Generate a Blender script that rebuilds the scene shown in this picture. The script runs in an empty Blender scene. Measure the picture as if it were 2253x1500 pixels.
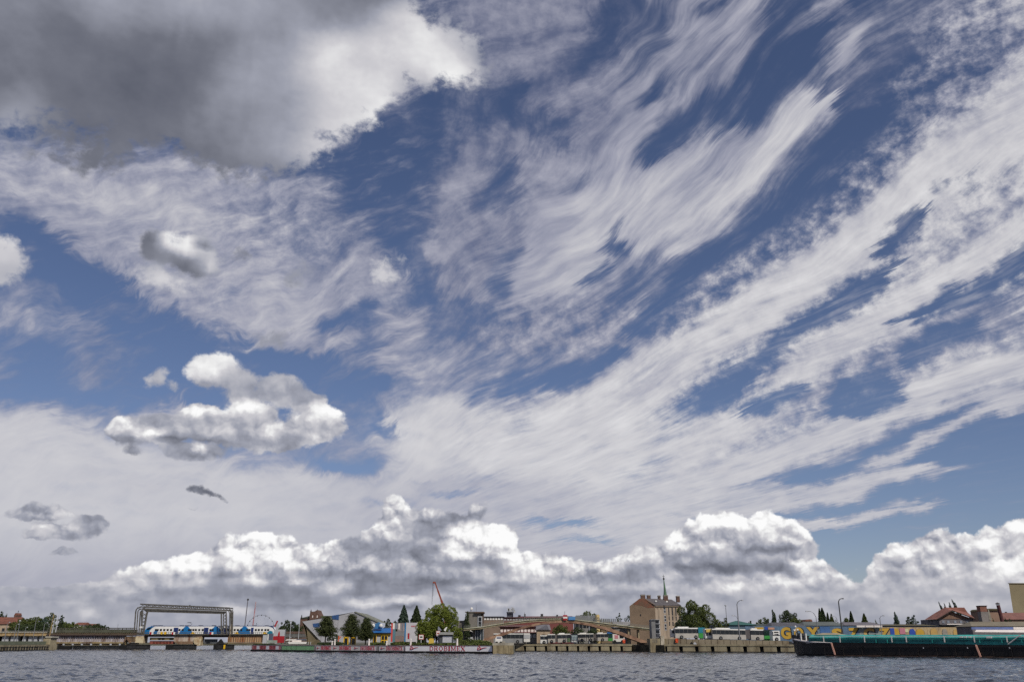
import bpy, bmesh, math, random
import numpy as np
from mathutils import Vector, Matrix, noise as mnoise
random.seed(7)
rng = np.random.default_rng(11)
scene = bpy.context.scene
COL = scene.collection

# ------------------------------------------------------------------ camera
FPX, CX, CY, HOR = 1900.0, 1126.5, 750.0, 1412.0
PITCH = math.atan((HOR - CY) / FPX)
EYE = 2.1
cam_d = bpy.data.cameras.new('camera')
cam_d.sensor_width = 36.0
cam_d.lens = 36.0 * FPX / 2253.0
cam_d.clip_start = 0.5
cam_d.clip_end = 30000
cam = bpy.data.objects.new('camera', cam_d)
COL.objects.link(cam)
cam.location = (0, 0, EYE)
cam.rotation_euler = (math.pi / 2 + PITCH, 0, 0)
scene.camera = cam
scene.view_settings.view_transform = 'Standard'
scene.view_settings.look = 'None'
scene.view_settings.exposure = 0.0
scene.view_settings.gamma = 1.0
scene.view_settings.use_curve_mapping = False
scene.render.engine = 'CYCLES'
cy = scene.cycles
cy.use_adaptive_sampling = True
cy.adaptive_threshold = 0.015
cy.adaptive_min_samples = 16
cy.max_bounces = 5
cy.diffuse_bounces = 2
cy.glossy_bounces = 2
cy.transmission_bounces = 2
cy.volume_bounces = 0
cy.transparent_max_bounces = 6
cy.caustics_reflective = False
cy.caustics_refractive = False
cy.use_denoising = False

SUN_AZ = math.radians(146)      # clockwise from the view direction (+Y), i.e. right and slightly behind
SUN_EL = math.radians(44)
sun_d = bpy.data.lights.new('sun', 'SUN')
sun_d.energy = 3.2
sun_d.angle = math.radians(0.6)
sun_d.color = (1.0, 0.93, 0.82)
sun = bpy.data.objects.new('sun', sun_d)
COL.objects.link(sun)
sv = Vector((math.sin(SUN_AZ) * math.cos(SUN_EL), math.cos(SUN_AZ) * math.cos(SUN_EL), math.sin(SUN_EL)))
sun.rotation_euler = sv.to_track_quat('Z', 'Y').to_euler()

# ------------------------------------------------------------------ world: Nishita sky + procedural cloud layers
world = bpy.data.worlds.new('World')
scene.world = world
world.use_nodes = True
world.cycles.sampling_method = 'MANUAL'
world.cycles.sample_map_resolution = 256
NT = world.node_tree
NT.nodes.clear()
LK = NT.links

class N:
    """tiny expression helper: a float socket (or constant) with operators"""
    def __init__(s, sock): s.s = sock
def _m(op, *args, clamp=False):
    n = NT.nodes.new('ShaderNodeMath'); n.operation = op; n.use_clamp = clamp
    for i, a in enumerate(args):
        if isinstance(a, N): LK.new(a.s, n.inputs[i])
        else: n.inputs[i].default_value = float(a)
    return N(n.outputs[0])
N.__add__ = lambda a, b: _m('ADD', a, b); N.__radd__ = N.__add__
N.__sub__ = lambda a, b: _m('SUBTRACT', a, b); N.__rsub__ = lambda a, b: _m('SUBTRACT', b, a)
N.__mul__ = lambda a, b: _m('MULTIPLY', a, b); N.__rmul__ = N.__mul__
N.__truediv__ = lambda a, b: _m('DIVIDE', a, b)
def sat(x): return _m('ADD', x, 0.0, clamp=True)
def sstep(x, lo, hi):
    n = NT.nodes.new('ShaderNodeMapRange'); n.interpolation_type = 'SMOOTHSTEP'; n.clamp = True
    LK.new(x.s, n.inputs[0])
    for i, v in ((1, lo), (2, hi)):
        if isinstance(v, N): LK.new(v.s, n.inputs[i])
        else: n.inputs[i].default_value = v
    n.inputs[3].default_value = 0; n.inputs[4].default_value = 1
    return N(n.outputs[0])
def lerp(a, b, t): return _m('MULTIPLY_ADD', t, (b - a) if (isinstance(a, N) or isinstance(b, N)) else b - a, a)
def vec(x, y, z=0.0):
    n = NT.nodes.new('ShaderNodeCombineXYZ')
    for i, v in enumerate((x, y, z)):
        if isinstance(v, N): LK.new(v.s, n.inputs[i])
        else: n.inputs[i].default_value = v
    return n.outputs[0]
def fbm(v, scale, detail=4, rough=0.5, lac=2.0, dist=0.0, w=None):
    n = NT.nodes.new('ShaderNodeTexNoise')
    if w is not None:
        n.noise_dimensions = '3D'
    n.noise_dimensions = '2D' if w is None else '3D'
    LK.new(v, n.inputs['Vector'])
    n.inputs['Scale'].default_value = scale; n.inputs['Detail'].default_value = detail
    n.inputs['Roughness'].default_value = rough; n.inputs['Lacunarity'].default_value = lac
    n.inputs['Distortion'].default_value = dist
    return N(n.outputs['Fac'])
def voro(v, scale, detail=2, rough=0.5, smooth=0.3):
    n = NT.nodes.new('ShaderNodeTexVoronoi'); n.voronoi_dimensions = '2D'; n.feature = 'SMOOTH_F1'
    n.normalize = True
    LK.new(v, n.inputs['Vector'])
    n.inputs['Scale'].default_value = scale; n.inputs['Detail'].default_value = detail
    n.inputs['Roughness'].default_value = rough; n.inputs['Smoothness'].default_value = smooth
    return N(n.outputs['Distance'])

tc = NT.nodes.new('ShaderNodeTexCoord')
sx = NT.nodes.new('ShaderNodeSeparateXYZ'); LK.new(tc.outputs['Generated'], sx.inputs[0])
dx, dy, dz = N(sx.outputs[0]), N(sx.outputs[1]), N(sx.outputs[2])
az = _m('ARCTAN2', dx, dy)                                   # azimuth, 0 = +Y
hl = _m('SQRT', dx * dx + dy * dy + 1e-6)
bt = dz / hl                                                 # tangent of elevation

# ---- where the clouds stand: maps over (azimuth, tan elevation), drawn as cloud outlines
A0, A1, B0, B1 = -0.82, 0.82, -0.03, 1.0
GA, GB = 190, 170
ga = np.linspace(A0, A1, GA); gb = B0 + (B1 - B0) * np.linspace(0, 1, GB) ** 1.45   # finer rows low down
AA, BB = np.meshgrid(ga, gb)
fw = math.cos(PITCH) * np.cos(AA) + math.sin(PITCH) * BB
up = -math.sin(PITCH) * np.cos(AA) + math.cos(PITCH) * BB
PX = CX + FPX * np.sin(AA) / fw
PY = CY - FPX * up / fw
def smooth01(t):
    t = np.clip(t, 0, 1); return t * t * (3 - 2 * t)
def ell(cx, cy, rx, ry, ang=0, soft=0.6):
    c, s = math.cos(math.radians(ang)), math.sin(math.radians(ang))
    u = (PX - cx) * c - (PY - cy) * s; v = (PX - cx) * s + (PY - cy) * c     # ang: counter-clockwise, as seen
    r = np.sqrt((u / rx) ** 2 + (v / ry) ** 2)
    return smooth01((1 + soft / 2 - r) / soft)
def line(pts, rad, soft=0.8):
    d = np.full(PX.shape, 9.0)
    if not isinstance(rad, (list, tuple)): rad = [rad] * len(pts)
    for (p, q, r0, r1) in zip(pts[:-1], pts[1:], rad[:-1], rad[1:]):
        vx, vy = q[0] - p[0], q[1] - p[1]; L = vx * vx + vy * vy
        t = np.clip(((PX - p[0]) * vx + (PY - p[1]) * vy) / L, 0, 1)
        dd = np.hypot(PX - p[0] - t * vx, PY - p[1] - t * vy) / (r0 + (r1 - r0) * t)
        d = np.minimum(d, dd)
    return smooth01((1 + soft / 2 - d) / soft)
def poly(pts, feather=40):
    inside = np.zeros(PX.shape, bool); d = np.full(PX.shape, 1e9)
    n = len(pts)
    for i in range(n):
        x0, y0 = pts[i]; x1, y1 = pts[(i + 1) % n]
        if y0 != y1:
            cond = ((y0 > PY) != (y1 > PY)) & (PX < (x1 - x0) * (PY - y0) / (y1 - y0) + x0)
            inside ^= cond
        vx, vy = x1 - x0, y1 - y0
        t = np.clip(((PX - x0) * vx + (PY - y0) * vy) / (vx * vx + vy * vy + 1e-9), 0, 1)
        d = np.minimum(d, np.hypot(PX - x0 - t * vx, PY - y0 - t * vy))
    sd = np.where(inside, d, -d)
    return smooth01(sd / feather + 0.5), sd
def put(M, val, w): M += (val - M) * w
# C cirrus cover, S cirrus brightness, M how curdled it is, K cumulus body, T cumulus tone
C = np.full(PX.shape, 0.42); S = np.full(PX.shape, 0.66); M = np.full(PX.shape, 0.25)
K = np.full(PX.shape, -1.0); T = np.full(PX.shape, 0.62)
def c(val, w, s=None, m=None):
    put(C, val, w)
    if s is not None: put(S, s, w)
    if m is not None: put(M, m, w)
# top middle veil
c(.78, poly([(880, -200), (1700, -200), (1660, 60), (1560, 250), (1420, 420), (1300, 650), (1150, 760), (980, 720), (930, 560), (940, 420), (1000, 230), (1080, 200), (1000, 60)], 120)[0], .60, .35)
c(.72, poly([(1350, -200), (1750, -200), (1700, 100), (1600, 260), (1500, 330), (1380, 330)], 120)[0], .64, .1)
c(.8, ell(1180, 70, 130, 90), .62)
c(.78, ell(1150, 150, 90, 70), .62)
# blue middle
c(.10, poly([(660, 380), (800, 290), (960, 180), (1000, 230), (975, 340), (925, 430), (930, 520), (860, 560), (790, 520), (720, 440)], 70)[0])
c(.30, ell(800, 480, 110, 50, 0, 1.0), .6, .1)
c(.3, ell(900, 260, 45, 35), .6)
c(.12, ell(905, 640, 55, 90, 10, 1.0))
c(.28, ell(960, 740, 130, 60, 0, .9), .6)
# left cirrus
c(.84, poly([(-300, 330), (150, 350), (400, 330), (560, 390), (700, 400), (760, 470), (880, 640), (820, 720), (650, 815), (520, 770), (400, 705), (280, 640), (170, 545), (50, 455), (-300, 440)], 80)[0], .69, .35)
c(.62, ell(640, 500, 150, 70, -10, 1.0), .68, .45)
c(.45, ell(520, 640, 60, 10, 20, 1), .68)
c(.9, ell(330, 460, 170, 50, 0, 1), .74, .2)
c(.9, ell(640, 700, 90, 80, 0, 1), .70, .1)
c(.22, ell(790, 690, 60, 26, 10, .9))
c(.72, ell(870, 740, 60, 60, 0, .9), .66, .1)
c(.45, ell(800, 760, 40, 40, 0, .9))
c(.62, ell(1010, 800, 160, 50, 0, 1), .68)
# fan of cirrus in the middle
c(.93, line([(1120, 700), (1190, 560), (1290, 430), (1400, 310), (1480, 200)], [40, 60, 60, 45, 25], 1.2), .70, .1)
c(.95, line([(1190, 650), (1330, 520), (1480, 430), (1620, 340), (1740, 265), (1870, 215)], [35, 80, 95, 90, 50, 12], .9), .76, .1)
c(.9, line([(1300, 400), (1420, 230), (1500, 120), (1560, -20)], [30, 36, 24, 14], 1.2), .68, .05)
c(.85, line([(1500, 120), (1590, 60), (1660, -30)], [18, 18, 10], 1.2), .68, .05)
c(.8, line([(1480, 560), (1580, 500), (1700, 460)], [20, 30, 14], 1.2), .72, .1)
for (x, y, rx, ry, a, v) in [(1110, 400, 26, 48, 20, .14), (1118, 235, 22, 50, 0, .2), (1215, 262, 30, 20, 0, .22), (1180, 290, 24, 28, 0, .3), (1075, 440, 40, 24, 0, .3), (1330, 80, 26, 50, -20, .15), (1290, 130, 16, 40, -30, .22),
    (1460, 310, 50, 22, 30, .14), (1450, 200, 40, 10, 50, .2), (1350, 550, 26, 22, 0, .28), (1300, 605, 26, 12, 20, .3), (1440, 80, 40, 60, -30, .25), (1380, 20, 50, 20, 0, .25), (1560, 20, 26, 16, 0, .3),
    (1060, 250, 20, 40, 0, .25), (1000, 280, 18, 60, 0, .3), (1100, 610, 26, 40, 0, .3), (1240, 330, 16, 20, 0, .3), (1530, 250, 60, 30, 30, .22), (1640, 230, 70, 40, 30, .2), (1270, 390, 30, 12, 40, .45)]:
    c(v * .7 + .15, ell(x, y, rx * 1.25, ry * 1.25, a, 1.2))
c(.64, ell(1230, 720, 200, 55, 0, 1), .64, .75)
c(.4, ell(1040, 690, 80, 30, 0, 1), .62)
# blue channel between fan and right band
c(.12, line([(1380, 735), (1480, 660), (1580, 580), (1700, 490), (1800, 410), (1880, 330), (1930, 240), (1900, 190)], [14, 40, 46, 60, 60, 50, 40, 20], .8))
c(.2, line([(1660, 175), (1740, 110), (1740, -60)], [36, 56, 60], 1.0))
c(.06, ell(1920, 220, 50, 50, 0, 1))
c(.42, line([(1820, 210), (1960, 160), (2100, 60)], [20, 70, 90], 1.0), .6, .3)
c(.25, ell(2010, 150, 50, 90, -20, 1.1), .6, .3)
c(.80, ell(1840, 118, 38, 62, -22, .9), .70, .05)
c(.6, ell(1830, 30, 34, 34, 0, .9), .66, .4)
c(.55, ell(1856, 378, 20, 14, 0, .9), .66, .4)
c(.3, ell(1850, 450, 40, 50, 0, 1), .66, .8)
# right bands
R = poly([(1080, 900), (1240, 870), (1380, 800), (1480, 700), (1620, 585), (1740, 500), (1850, 430), (1930, 330), (2010, 270), (2060, 170), (2120, 60), (2180, -60), (2700, -60), (2700, 700), (2253, 840), (2000, 930), (1850, 990), (1700, 1060), (1500, 1150), (1150, 1180), (1000, 1100)], 60)[0]
c(.80, R, .78, 1.0)
c(.55, ell(2120, 110, 120, 110, 0, 1), .68, 1)
c(.38, ell(2020, 200, 70, 50, 20, 1), .68, 1)
c(.42, line([(1460, 720), (1640, 590), (1800, 490), (1900, 380), (1990, 290)], [26, 34, 34, 40, 40], 1.2), .72, 1)
c(1.0, line([(1050, 990), (1250, 950), (1430, 830), (1640, 700), (1830, 580), (2000, 430), (2300, 230)], [80, 90, 62, 48, 42, 56, 90], 1.0), .82, .4)
c(1.0, line([(1500, 1010), (1640, 920), (1850, 760), (2060, 640), (2300, 500)], [40, 36, 34, 44, 50], 1.0), .80, .5)
c(.98, line([(1400, 1120), (1650, 1030), (1850, 950), (2050, 860), (2300, 780)], [50, 36, 30, 28, 26], 1.0), .80, .1)
c(.55, ell(2170, 700, 100, 46, 20, 1), .66, .5)
c(.6, line([(1800, 880), (1960, 790), (2120, 730)], [40, 40, 40], 1.1), .70, .9)
for pts, rad, v in [([(1375, 975), (1450, 925), (1490, 900)], [8, 18, 14], .3), ([(1465, 955), (1520, 905), (1590, 860), (1640, 840)], [20, 22, 26, 16], .10), ([(1600, 840), (1700, 760), (1770, 710)], [22, 24, 20], .30),
    ([(1750, 715), (1830, 675), (1900, 630), (1960, 590)], [14, 24, 22, 12], .02), ([(1640, 905), (1700, 880), (1750, 855)], [14, 20, 12], .12), ([(1985, 515), (2015, 490), (2045, 478)], [16, 24, 12], .0),
    ([(1960, 540), (2000, 500)], [18, 20], .3), ([(1990, 700), (2070, 665), (2160, 640), (2230, 590), (2280, 560)], [10, 20, 18, 20, 24], .06), ([(1830, 895), (1870, 870), (1930, 850)], [16, 28, 30], .18),
    ([(2010, 790), (2080, 740), (2150, 720)], [20, 26, 20], .28), ([(1840, 905), (1900, 900)], [12, 12], .1), ([(2120, 400), (2190, 385)], [12, 14], .55), ([(2060, 420), (2110, 400)], [10, 10], .6)]:
    c(v * .6 if v < .4 else v, line(pts, [r_ * 1.3 for r_ in rad], 1.1), None, .9)
# bottom right blue
c(.02, poly([(1500, 1130), (1640, 1085), (1760, 1050), (1860, 1010), (1960, 975), (2100, 900), (2253, 845), (2700, 700), (2700, 1420), (1700, 1420), (1500, 1250), (1450, 1180)], 36)[0], .7, .1)
c(.10, poly([(2000, 980), (2700, 860), (2700, 1420), (1900, 1420), (1900, 1100)], 200)[0])
c(.95, line([(1880, 1035), (1960, 1010), (2040, 965), (2130, 925), (2253, 875), (2400, 820)], [7, 13, 15, 11, 16, 22], 1.1), .76, .05)
c(.9, line([(2050, 905), (2150, 880), (2260, 850)], [5, 10, 16], 1.1), .76, .05)
c(.95, line([(1560, 1130), (1740, 1105), (1860, 1078), (1960, 1050), (2050, 1028)], [26, 26, 26, 17, 7], .9), .78, .05)
c(.9, line([(1500, 1120), (1620, 1095), (1740, 1068)], [20, 14, 6], .9), .78, .05)
c(.55, line([(1980, 1065), (2060, 1045), (2130, 1030)], [5, 7, 4], 1.2), .74, .05)
c(.9, line([(1730, 1155), (1830, 1148), (1950, 1125), (2060, 1105)], [14, 15, 12, 6], .9), .78, .05)
c(.5, line([(1680, 1055), (1780, 1030), (1900, 1000)], [5, 8, 5], 1.2), .74, .05)
# dark slot above the central plate
c(.10, line([(1120, 850), (1210, 835), (1280, 815), (1350, 780)], [14, 26, 18, 10], 1.1))
# central and left plates
c(1.0, ell(960, 960, 130, 100, 0, .8), .83, .0)
c(1.0, ell(1270, 1010, 260, 100, 15, .8), .83, .0)
c(1.0, poly([(-300, 905), (60, 900), (220, 935), (420, 985), (640, 1030), (820, 1060), (900, 1000), (1250, 1080), (1550, 1120), (1500, 1250), (1500, 1420), (-300, 1420)], 70)[0], .80, .0)
c(.95, ell(330, 920, 90, 36, 0, 1), .76, .05)
c(.97, ell(1000, 1120, 300, 70, 0, .9), .74, .0)
for (x, y, rx, ry, a, v) in [(1240, 1150, 80, 12, 0, .35), (1300, 1190, 70, 9, 4, .4), (1000, 1085, 40, 7, 0, .55), (820, 1105, 36, 6, 5, .3), (750, 1025, 85, 20, -4, .05), (690, 1010, 60, 12, 0, .3), (850, 945, 20, 28, 0, .15), (800, 930, 40, 36, 0, .35),
    (1150, 920, 60, 18, 40, .8), (1420, 1030, 60, 12, 20, .7)]:
    c(v, ell(x, y, rx, ry, a, 1.0))
put(S, .70, poly([(-300, 1210), (1400, 1210), (1400, 1500), (-300, 1500)], 160)[0])
# left blue
c(.03, line([(-60, 470), (60, 510), (160, 600), (290, 700), (420, 745), (540, 780), (640, 825), (790, 855), (830, 850)], [20, 26, 46, 50, 36, 18, 26, 40, 22], .8))
c(.16, ell(60, 780, 80, 80, 0, 1.0))
c(.06, ell(300, 820, 150, 46, 0, .9))
c(.08, line([(40, 868), (200, 870), (300, 880)], [18, 22, 14], 1.1))
c(.60, ell(30, 690, 36, 50, 0, 1), .74, .1)
c(.3, ell(90, 690, 40, 70, 0, 1), .66, .1)
c(.55, ell(225, 740, 55, 36, -15, 1), .66, .1)
c(.5, ell(240, 810, 80, 40, 0, 1), .64, .1)
c(.5, line([(100, 640), (160, 690), (210, 720)], [5, 8, 12], 1.2), .68)
c(.02, ell(680, 800, 60, 26, -20, 1)); c(.02, ell(790, 852, 62, 30, 0, .9)); c(.02, ell(450, 880, 70, 30, 0, .9))

# ---- cumulus
def k(outline, feather, tone=None, amp=1.0, lo=-1.0):
    w, sd = poly(outline, feather)
    x_ = np.clip(sd / feather, -1, 1); np.maximum(K, np.where(x_ > 0, x_ * amp, x_), out=K)
    if tone is not None: put(T, tone, smooth01(sd / feather + 1.0))
def ke(cx, cy_, rx, ry, a, tone, feather=None, amp=1.0):
    c_, s_ = math.cos(math.radians(a)), math.sin(math.radians(a))
    u = (PX - cx) * c_ - (PY - cy_) * s_; v = (PX - cx) * s_ + (PY - cy_) * c_
    r = np.sqrt((u / rx) ** 2 + (v / ry) ** 2); m = min(rx, ry) if feather is None else feather
    sd = (1 - r) * min(rx, ry)
    x_ = np.clip(sd / m, -1, 1); np.maximum(K, np.where(x_ > 0, x_ * amp, x_), out=K)
    put(T, tone, smooth01(sd / m * 1.2 + .9))
def t(val, x, y, rx, ry, a=0, soft=1.1): put(T, val, ell(x, y, rx, ry, a, soft))
k([(-600, -600), (925, -600), (925, 10), (960, 35), (1010, 50), (1050, 75), (1075, 110), (1075, 150), (1085, 205), (1040, 205), (990, 190), (920, 200), (875, 225), (835, 265), (790, 295), (750, 320), (715, 350), (690, 365), (650, 378), (600, 392), (500, 400),
   (430, 370), (370, 330), (310, 345), (250, 385), (200, 395), (130, 350), (80, 330), (30, 280), (-600, 260)], 60, .46)
put(T, .62, ell(400, -20, 330, 90, 0, 1.2)); put(T, .47, ell(90, 60, 120, 80, 0, 1.2)); put(T, .40, ell(300, 180, 240, 80, -10, 1.2)); put(T, .43, ell(520, 110, 90, 50, 0, 1.2))
t(.52, 560, 250, 100, 110); t(.47, 560, 330, 100, 60); t(.60, 30, 250, 60, 80); t(.42, 200, 330, 130, 60); t(.5, 730, 40, 80, 60); t(.6, 650, 120, 50, 140)
t(.62, 640, 230, 90, 150, 20, 1.7); t(.72, 700, 240, 60, 110, 20, 1.5); t(.88, 745, 130, 70, 66); t(.84, 800, 190, 90, 90); t(.90, 880, 70, 70, 60); t(.70, 850, 55, 26, 26); t(.93, 990, 160, 80, 40, -10); t(.88, 930, 110, 80, 60); t(.84, 900, 40, 40, 40); t(.82, 720, 315, 60, 40, 30); t(.70, 1040, 90, 40, 26)
t(.86, 830, 250, 60, 36, 30); t(.74, 790, 120, 20, 60)
put(K, .1, ell(720, 290, 40, 12, -25, 1.9)); put(K, .2, ell(120, 300, 160, 70, 0, 1.0) * .8)
# second cloud (left middle)
ke(350, 545, 48, 46, 0, .44, 30); ke(430, 565, 66, 54, -30, .62, 30); ke(365, 615, 92, 28, -8, .74, 40, .7)
t(.84, 395, 530, 52, 26, -20); t(.44, 325, 545, 24, 40); t(.45, 420, 592, 80, 22, -22); t(.74, 470, 575, 20, 36, -30); t(.80, 370, 622, 70, 14, -6); t(.5, 455, 540, 22, 8, -20)
ke(528, 557, 28, 18, -20, .5, 22, .5); ke(660, 600, 36, 30, 0, .56, 34, .35); ke(600, 745, 60, 24, 10, .60, 40, .5)
ke(845, 596, 38, 30, 0, .78, 34, .45); ke(880, 575, 20, 14, 0, .72, 22, .3)
ke(10, 570, 56, 60, 0, .78, 36, .7); t(.7, 10, 610, 40, 30)
# third
ke(348, 838, 30, 20, 20, .68, 26, .5); ke(360, 822, 16, 18, 0, .7, 18, .5); ke(385, 850, 40, 12, 0, .64, 20, .4); ke(465, 815, 70, 42, 5, .80, 22); ke(520, 835, 50, 32, -10, .70, 20); ke(610, 855, 60, 40, -10, .66, 22); ke(680, 890, 50, 30, -20, .64, 20); ke(540, 870, 50, 26, 0, .62, 24)
t(.92, 470, 795, 50, 24); t(.88, 440, 820, 40, 20); t(.60, 450, 850, 50, 14); t(.72, 620, 835, 40, 16)
# fourth
ke(275, 945, 42, 32, 0, .70, 18); ke(360, 945, 76, 38, 0, .64, 18); ke(450, 930, 80, 42, 0, .66, 18); ke(550, 915, 66, 40, 0, .72, 18); ke(580, 960, 110, 36, 0, .68, 20); ke(690, 940, 72, 40, 0, .74, 20); ke(720, 905, 34, 16, -10, .9, 14)
ke(430, 992, 64, 22, 0, .55, 16); ke(290, 990, 26, 12, -20, .58, 16, .5); ke(640, 975, 30, 18, 20, .56, 16)
t(.95, 540, 895, 48, 14); t(.92, 430, 903, 40, 10); t(.9, 275, 930, 30, 18); t(.85, 330, 955, 30, 12); t(.60, 410, 930, 60, 10, 5); t(.45, 440, 968, 100, 9, -4); t(.50, 270, 968, 40, 9, -8); t(.48, 440, 1000, 50, 9); t(.76, 440, 985, 30, 9); t(.80, 600, 945, 30, 14, 30)
t(.96, 715, 902, 26, 9); t(.9, 690, 918, 24, 12); t(.52, 640, 985, 26, 10, 20); t(.60, 560, 975, 60, 12)
# fractus
ke(435, 1077, 30, 9, -10, .44, 14, .6); ke(468, 1090, 24, 8, -20, .46, 14, .5); ke(335, 1064, 12, 4, 10, .5, 12, .2); ke(357, 1061, 9, 4, 10, .5, 12, .2); ke(430, 1113, 9, 4, 10, .5, 10, .3); ke(142, 1213, 26, 8, 0, .56, 14, .5)
ke(80, 1128, 72, 20, 0, .70, 16, .8); ke(130, 1168, 90, 18, 0, .68, 16, .8); ke(210, 1150, 32, 18, 0, .54, 18, .6); t(.54, 90, 1145, 70, 7); t(.56, 120, 1180, 80, 7); t(.5, 225, 1160, 20, 12)
# range along the horizon
k([(-600, 1290), (60, 1268), (170, 1268), (235, 1250), (330, 1238), (400, 1225), (455, 1212), (480, 1185), (540, 1178), (595, 1165), (640, 1178), (675, 1205), (740, 1190), (780, 1185), (830, 1150), (845, 1095), (870, 1090), (900, 1118), (960, 1120), (1020, 1130), (1050, 1105), (1075, 1110), (1060, 1148),
   (1110, 1152), (1140, 1175), (1150, 1212), (1230, 1222), (1330, 1238), (1380, 1212), (1420, 1195), (1460, 1190), (1485, 1152), (1540, 1136), (1600, 1124), (1650, 1138), (1690, 1128), (1745, 1150), (1785, 1178), (1800, 1200), (1790, 1225), (1820, 1235), (1850, 1262), (1900, 1275),
   (1915, 1232), (1960, 1200), (2010, 1190), (2080, 1162), (2110, 1182), (2190, 1158), (2240, 1148), (2700, 1140), (2700, 1600), (-600, 1600)], 26, .62)
put(T, .73, poly([(220, 1235), (620, 1170), (1100, 1170), (1300, 1225), (1480, 1170), (1800, 1190), (2400, 1170), (2400, 1292), (1300, 1300), (220, 1285)], 40)[0])
t(.64, 1000, 1362, 2500, 60, 0, .6)
for v, x, y, rx, ry in [(0.84, 260, 1256, 60, 14), (0.90, 400, 1240, 60, 18), (0.97, 545, 1195, 60, 24), (1.00, 600, 1184, 60, 20), (0.86, 600, 1225, 80, 28), (0.86, 690, 1215, 40, 20), (0.84, 720, 1240, 60, 26), (0.80, 560, 1250, 40, 40), (0.70, 300, 1280, 80, 14), (0.74, 620, 1265, 60, 20),
    (0.96, 745, 1198, 26, 10), (0.84, 862, 1105, 20, 18), (0.92, 890, 1125, 26, 16), (0.78, 840, 1165, 50, 26), (0.56, 950, 1160, 60, 34), (0.54, 1010, 1150, 50, 26), (0.56, 780, 1190, 30, 16), (0.86, 1058, 1112, 22, 10), (0.80, 930, 1125, 40, 12),
    (0.52, 880, 1212, 120, 18), (0.94, 1010, 1190, 34, 30), (1.00, 1085, 1180, 50, 30), (0.88, 1060, 1215, 60, 24), (0.96, 1130, 1205, 22, 26), (0.54, 990, 1240, 60, 12), (0.56, 1080, 1240, 40, 12), (0.82, 1180, 1250, 50, 34), (0.80, 1240, 1275, 60, 30), (0.78, 1310, 1260, 50, 24), (0.84, 1160, 1285, 16, 10),
    (0.82, 1380, 1240, 40, 24), (0.74, 1430, 1215, 40, 26), (0.57, 1430, 1255, 50, 12), (0.84, 1510, 1170, 40, 24), (1.00, 1595, 1142, 70, 16), (0.98, 1700, 1148, 44, 18), (0.90, 1760, 1180, 34, 24), (0.76, 1520, 1205, 50, 20), (0.68, 1620, 1175, 70, 18), (0.80, 1620, 1205, 60, 14), (0.74, 1700, 1190, 50, 20),
    (0.56, 1600, 1222, 110, 12), (0.52, 1720, 1205, 80, 8), (0.45, 1620, 1250, 170, 16), (0.52, 1500, 1270, 160, 14), (0.92, 1775, 1240, 30, 16), (0.88, 1790, 1255, 20, 10), (0.84, 1700, 1278, 70, 13), (0.84, 1820, 1272, 60, 12), (0.56, 1790, 1220, 20, 6),
    (0.84, 1970, 1215, 40, 20), (0.86, 2010, 1200, 30, 14), (0.88, 2080, 1178, 26, 12), (0.80, 2120, 1195, 60, 16), (0.86, 2210, 1165, 60, 14), (0.56, 1955, 1235, 30, 10), (0.68, 2120, 1225, 80, 14), (0.86, 1925, 1260, 22, 22), (0.64, 2000, 1270, 80, 12), (0.80, 2060, 1252, 60, 9), (0.88, 2210, 1235, 60, 18), (0.80, 2120, 1280, 60, 8),
    (0.53, 490, 1272, 50, 12), (0.57, 760, 1262, 110, 10), (0.52, 650, 1300, 220, 14), (0.52, 900, 1285, 160, 18), (0.53, 1060, 1290, 100, 10), (0.53, 780, 1330, 260, 10), (0.78, 900, 1318, 40, 7), (0.57, 1400, 1310, 150, 12), (0.70, 190, 1275, 60, 9), (0.70, 60, 1280, 60, 9), (0.72, 1300, 1300, 60, 8), (0.70, 1950, 1310, 80, 7), (0.74, 1750, 1310, 60, 7)]:
    t(v, x, y, rx * 1.15, ry * 1.15)
_r = np.random.default_rng(4)
for _ in range(60):
    put(T, _r.uniform(.68, .84), ell(_r.uniform(150, 2250), _r.uniform(1262, 1352), _r.uniform(14, 46), _r.uniform(5, 13), _r.uniform(-8, 8), 1.3) * .8)
put(K, -.5, ell(40, 1262, 190, 34, 0, .8)); put(K, -.3, ell(1880, 1262, 24, 22, 0, 1.0))
def blur(A, n):
    for _ in range(n):
        A = (np.roll(A, 1, 1) + 2 * A + np.roll(A, -1, 1)) / 4
        B_ = A.copy(); B_[1:-1] = (A[:-2] + 2 * A[1:-1] + A[2:]) / 4; A = B_
    return A
hi = smooth01((BB - .49) / .08)
T = T + (blur(T, 5) - T) * hi; K = K + (blur(K, 2) - K) * hi
# outside the part of the sky in view the cover goes on evenly
edge = smooth01((np.abs(AA) - .70) / .12) ; edge = np.maximum(edge, smooth01((BB - .9) / .1)); low = smooth01((BB - .08) / .1)
put(C, .55, edge); put(M, .4, edge); put(S, .7, edge); put(K, -.6, edge * low); put(T, .7, edge)


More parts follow.
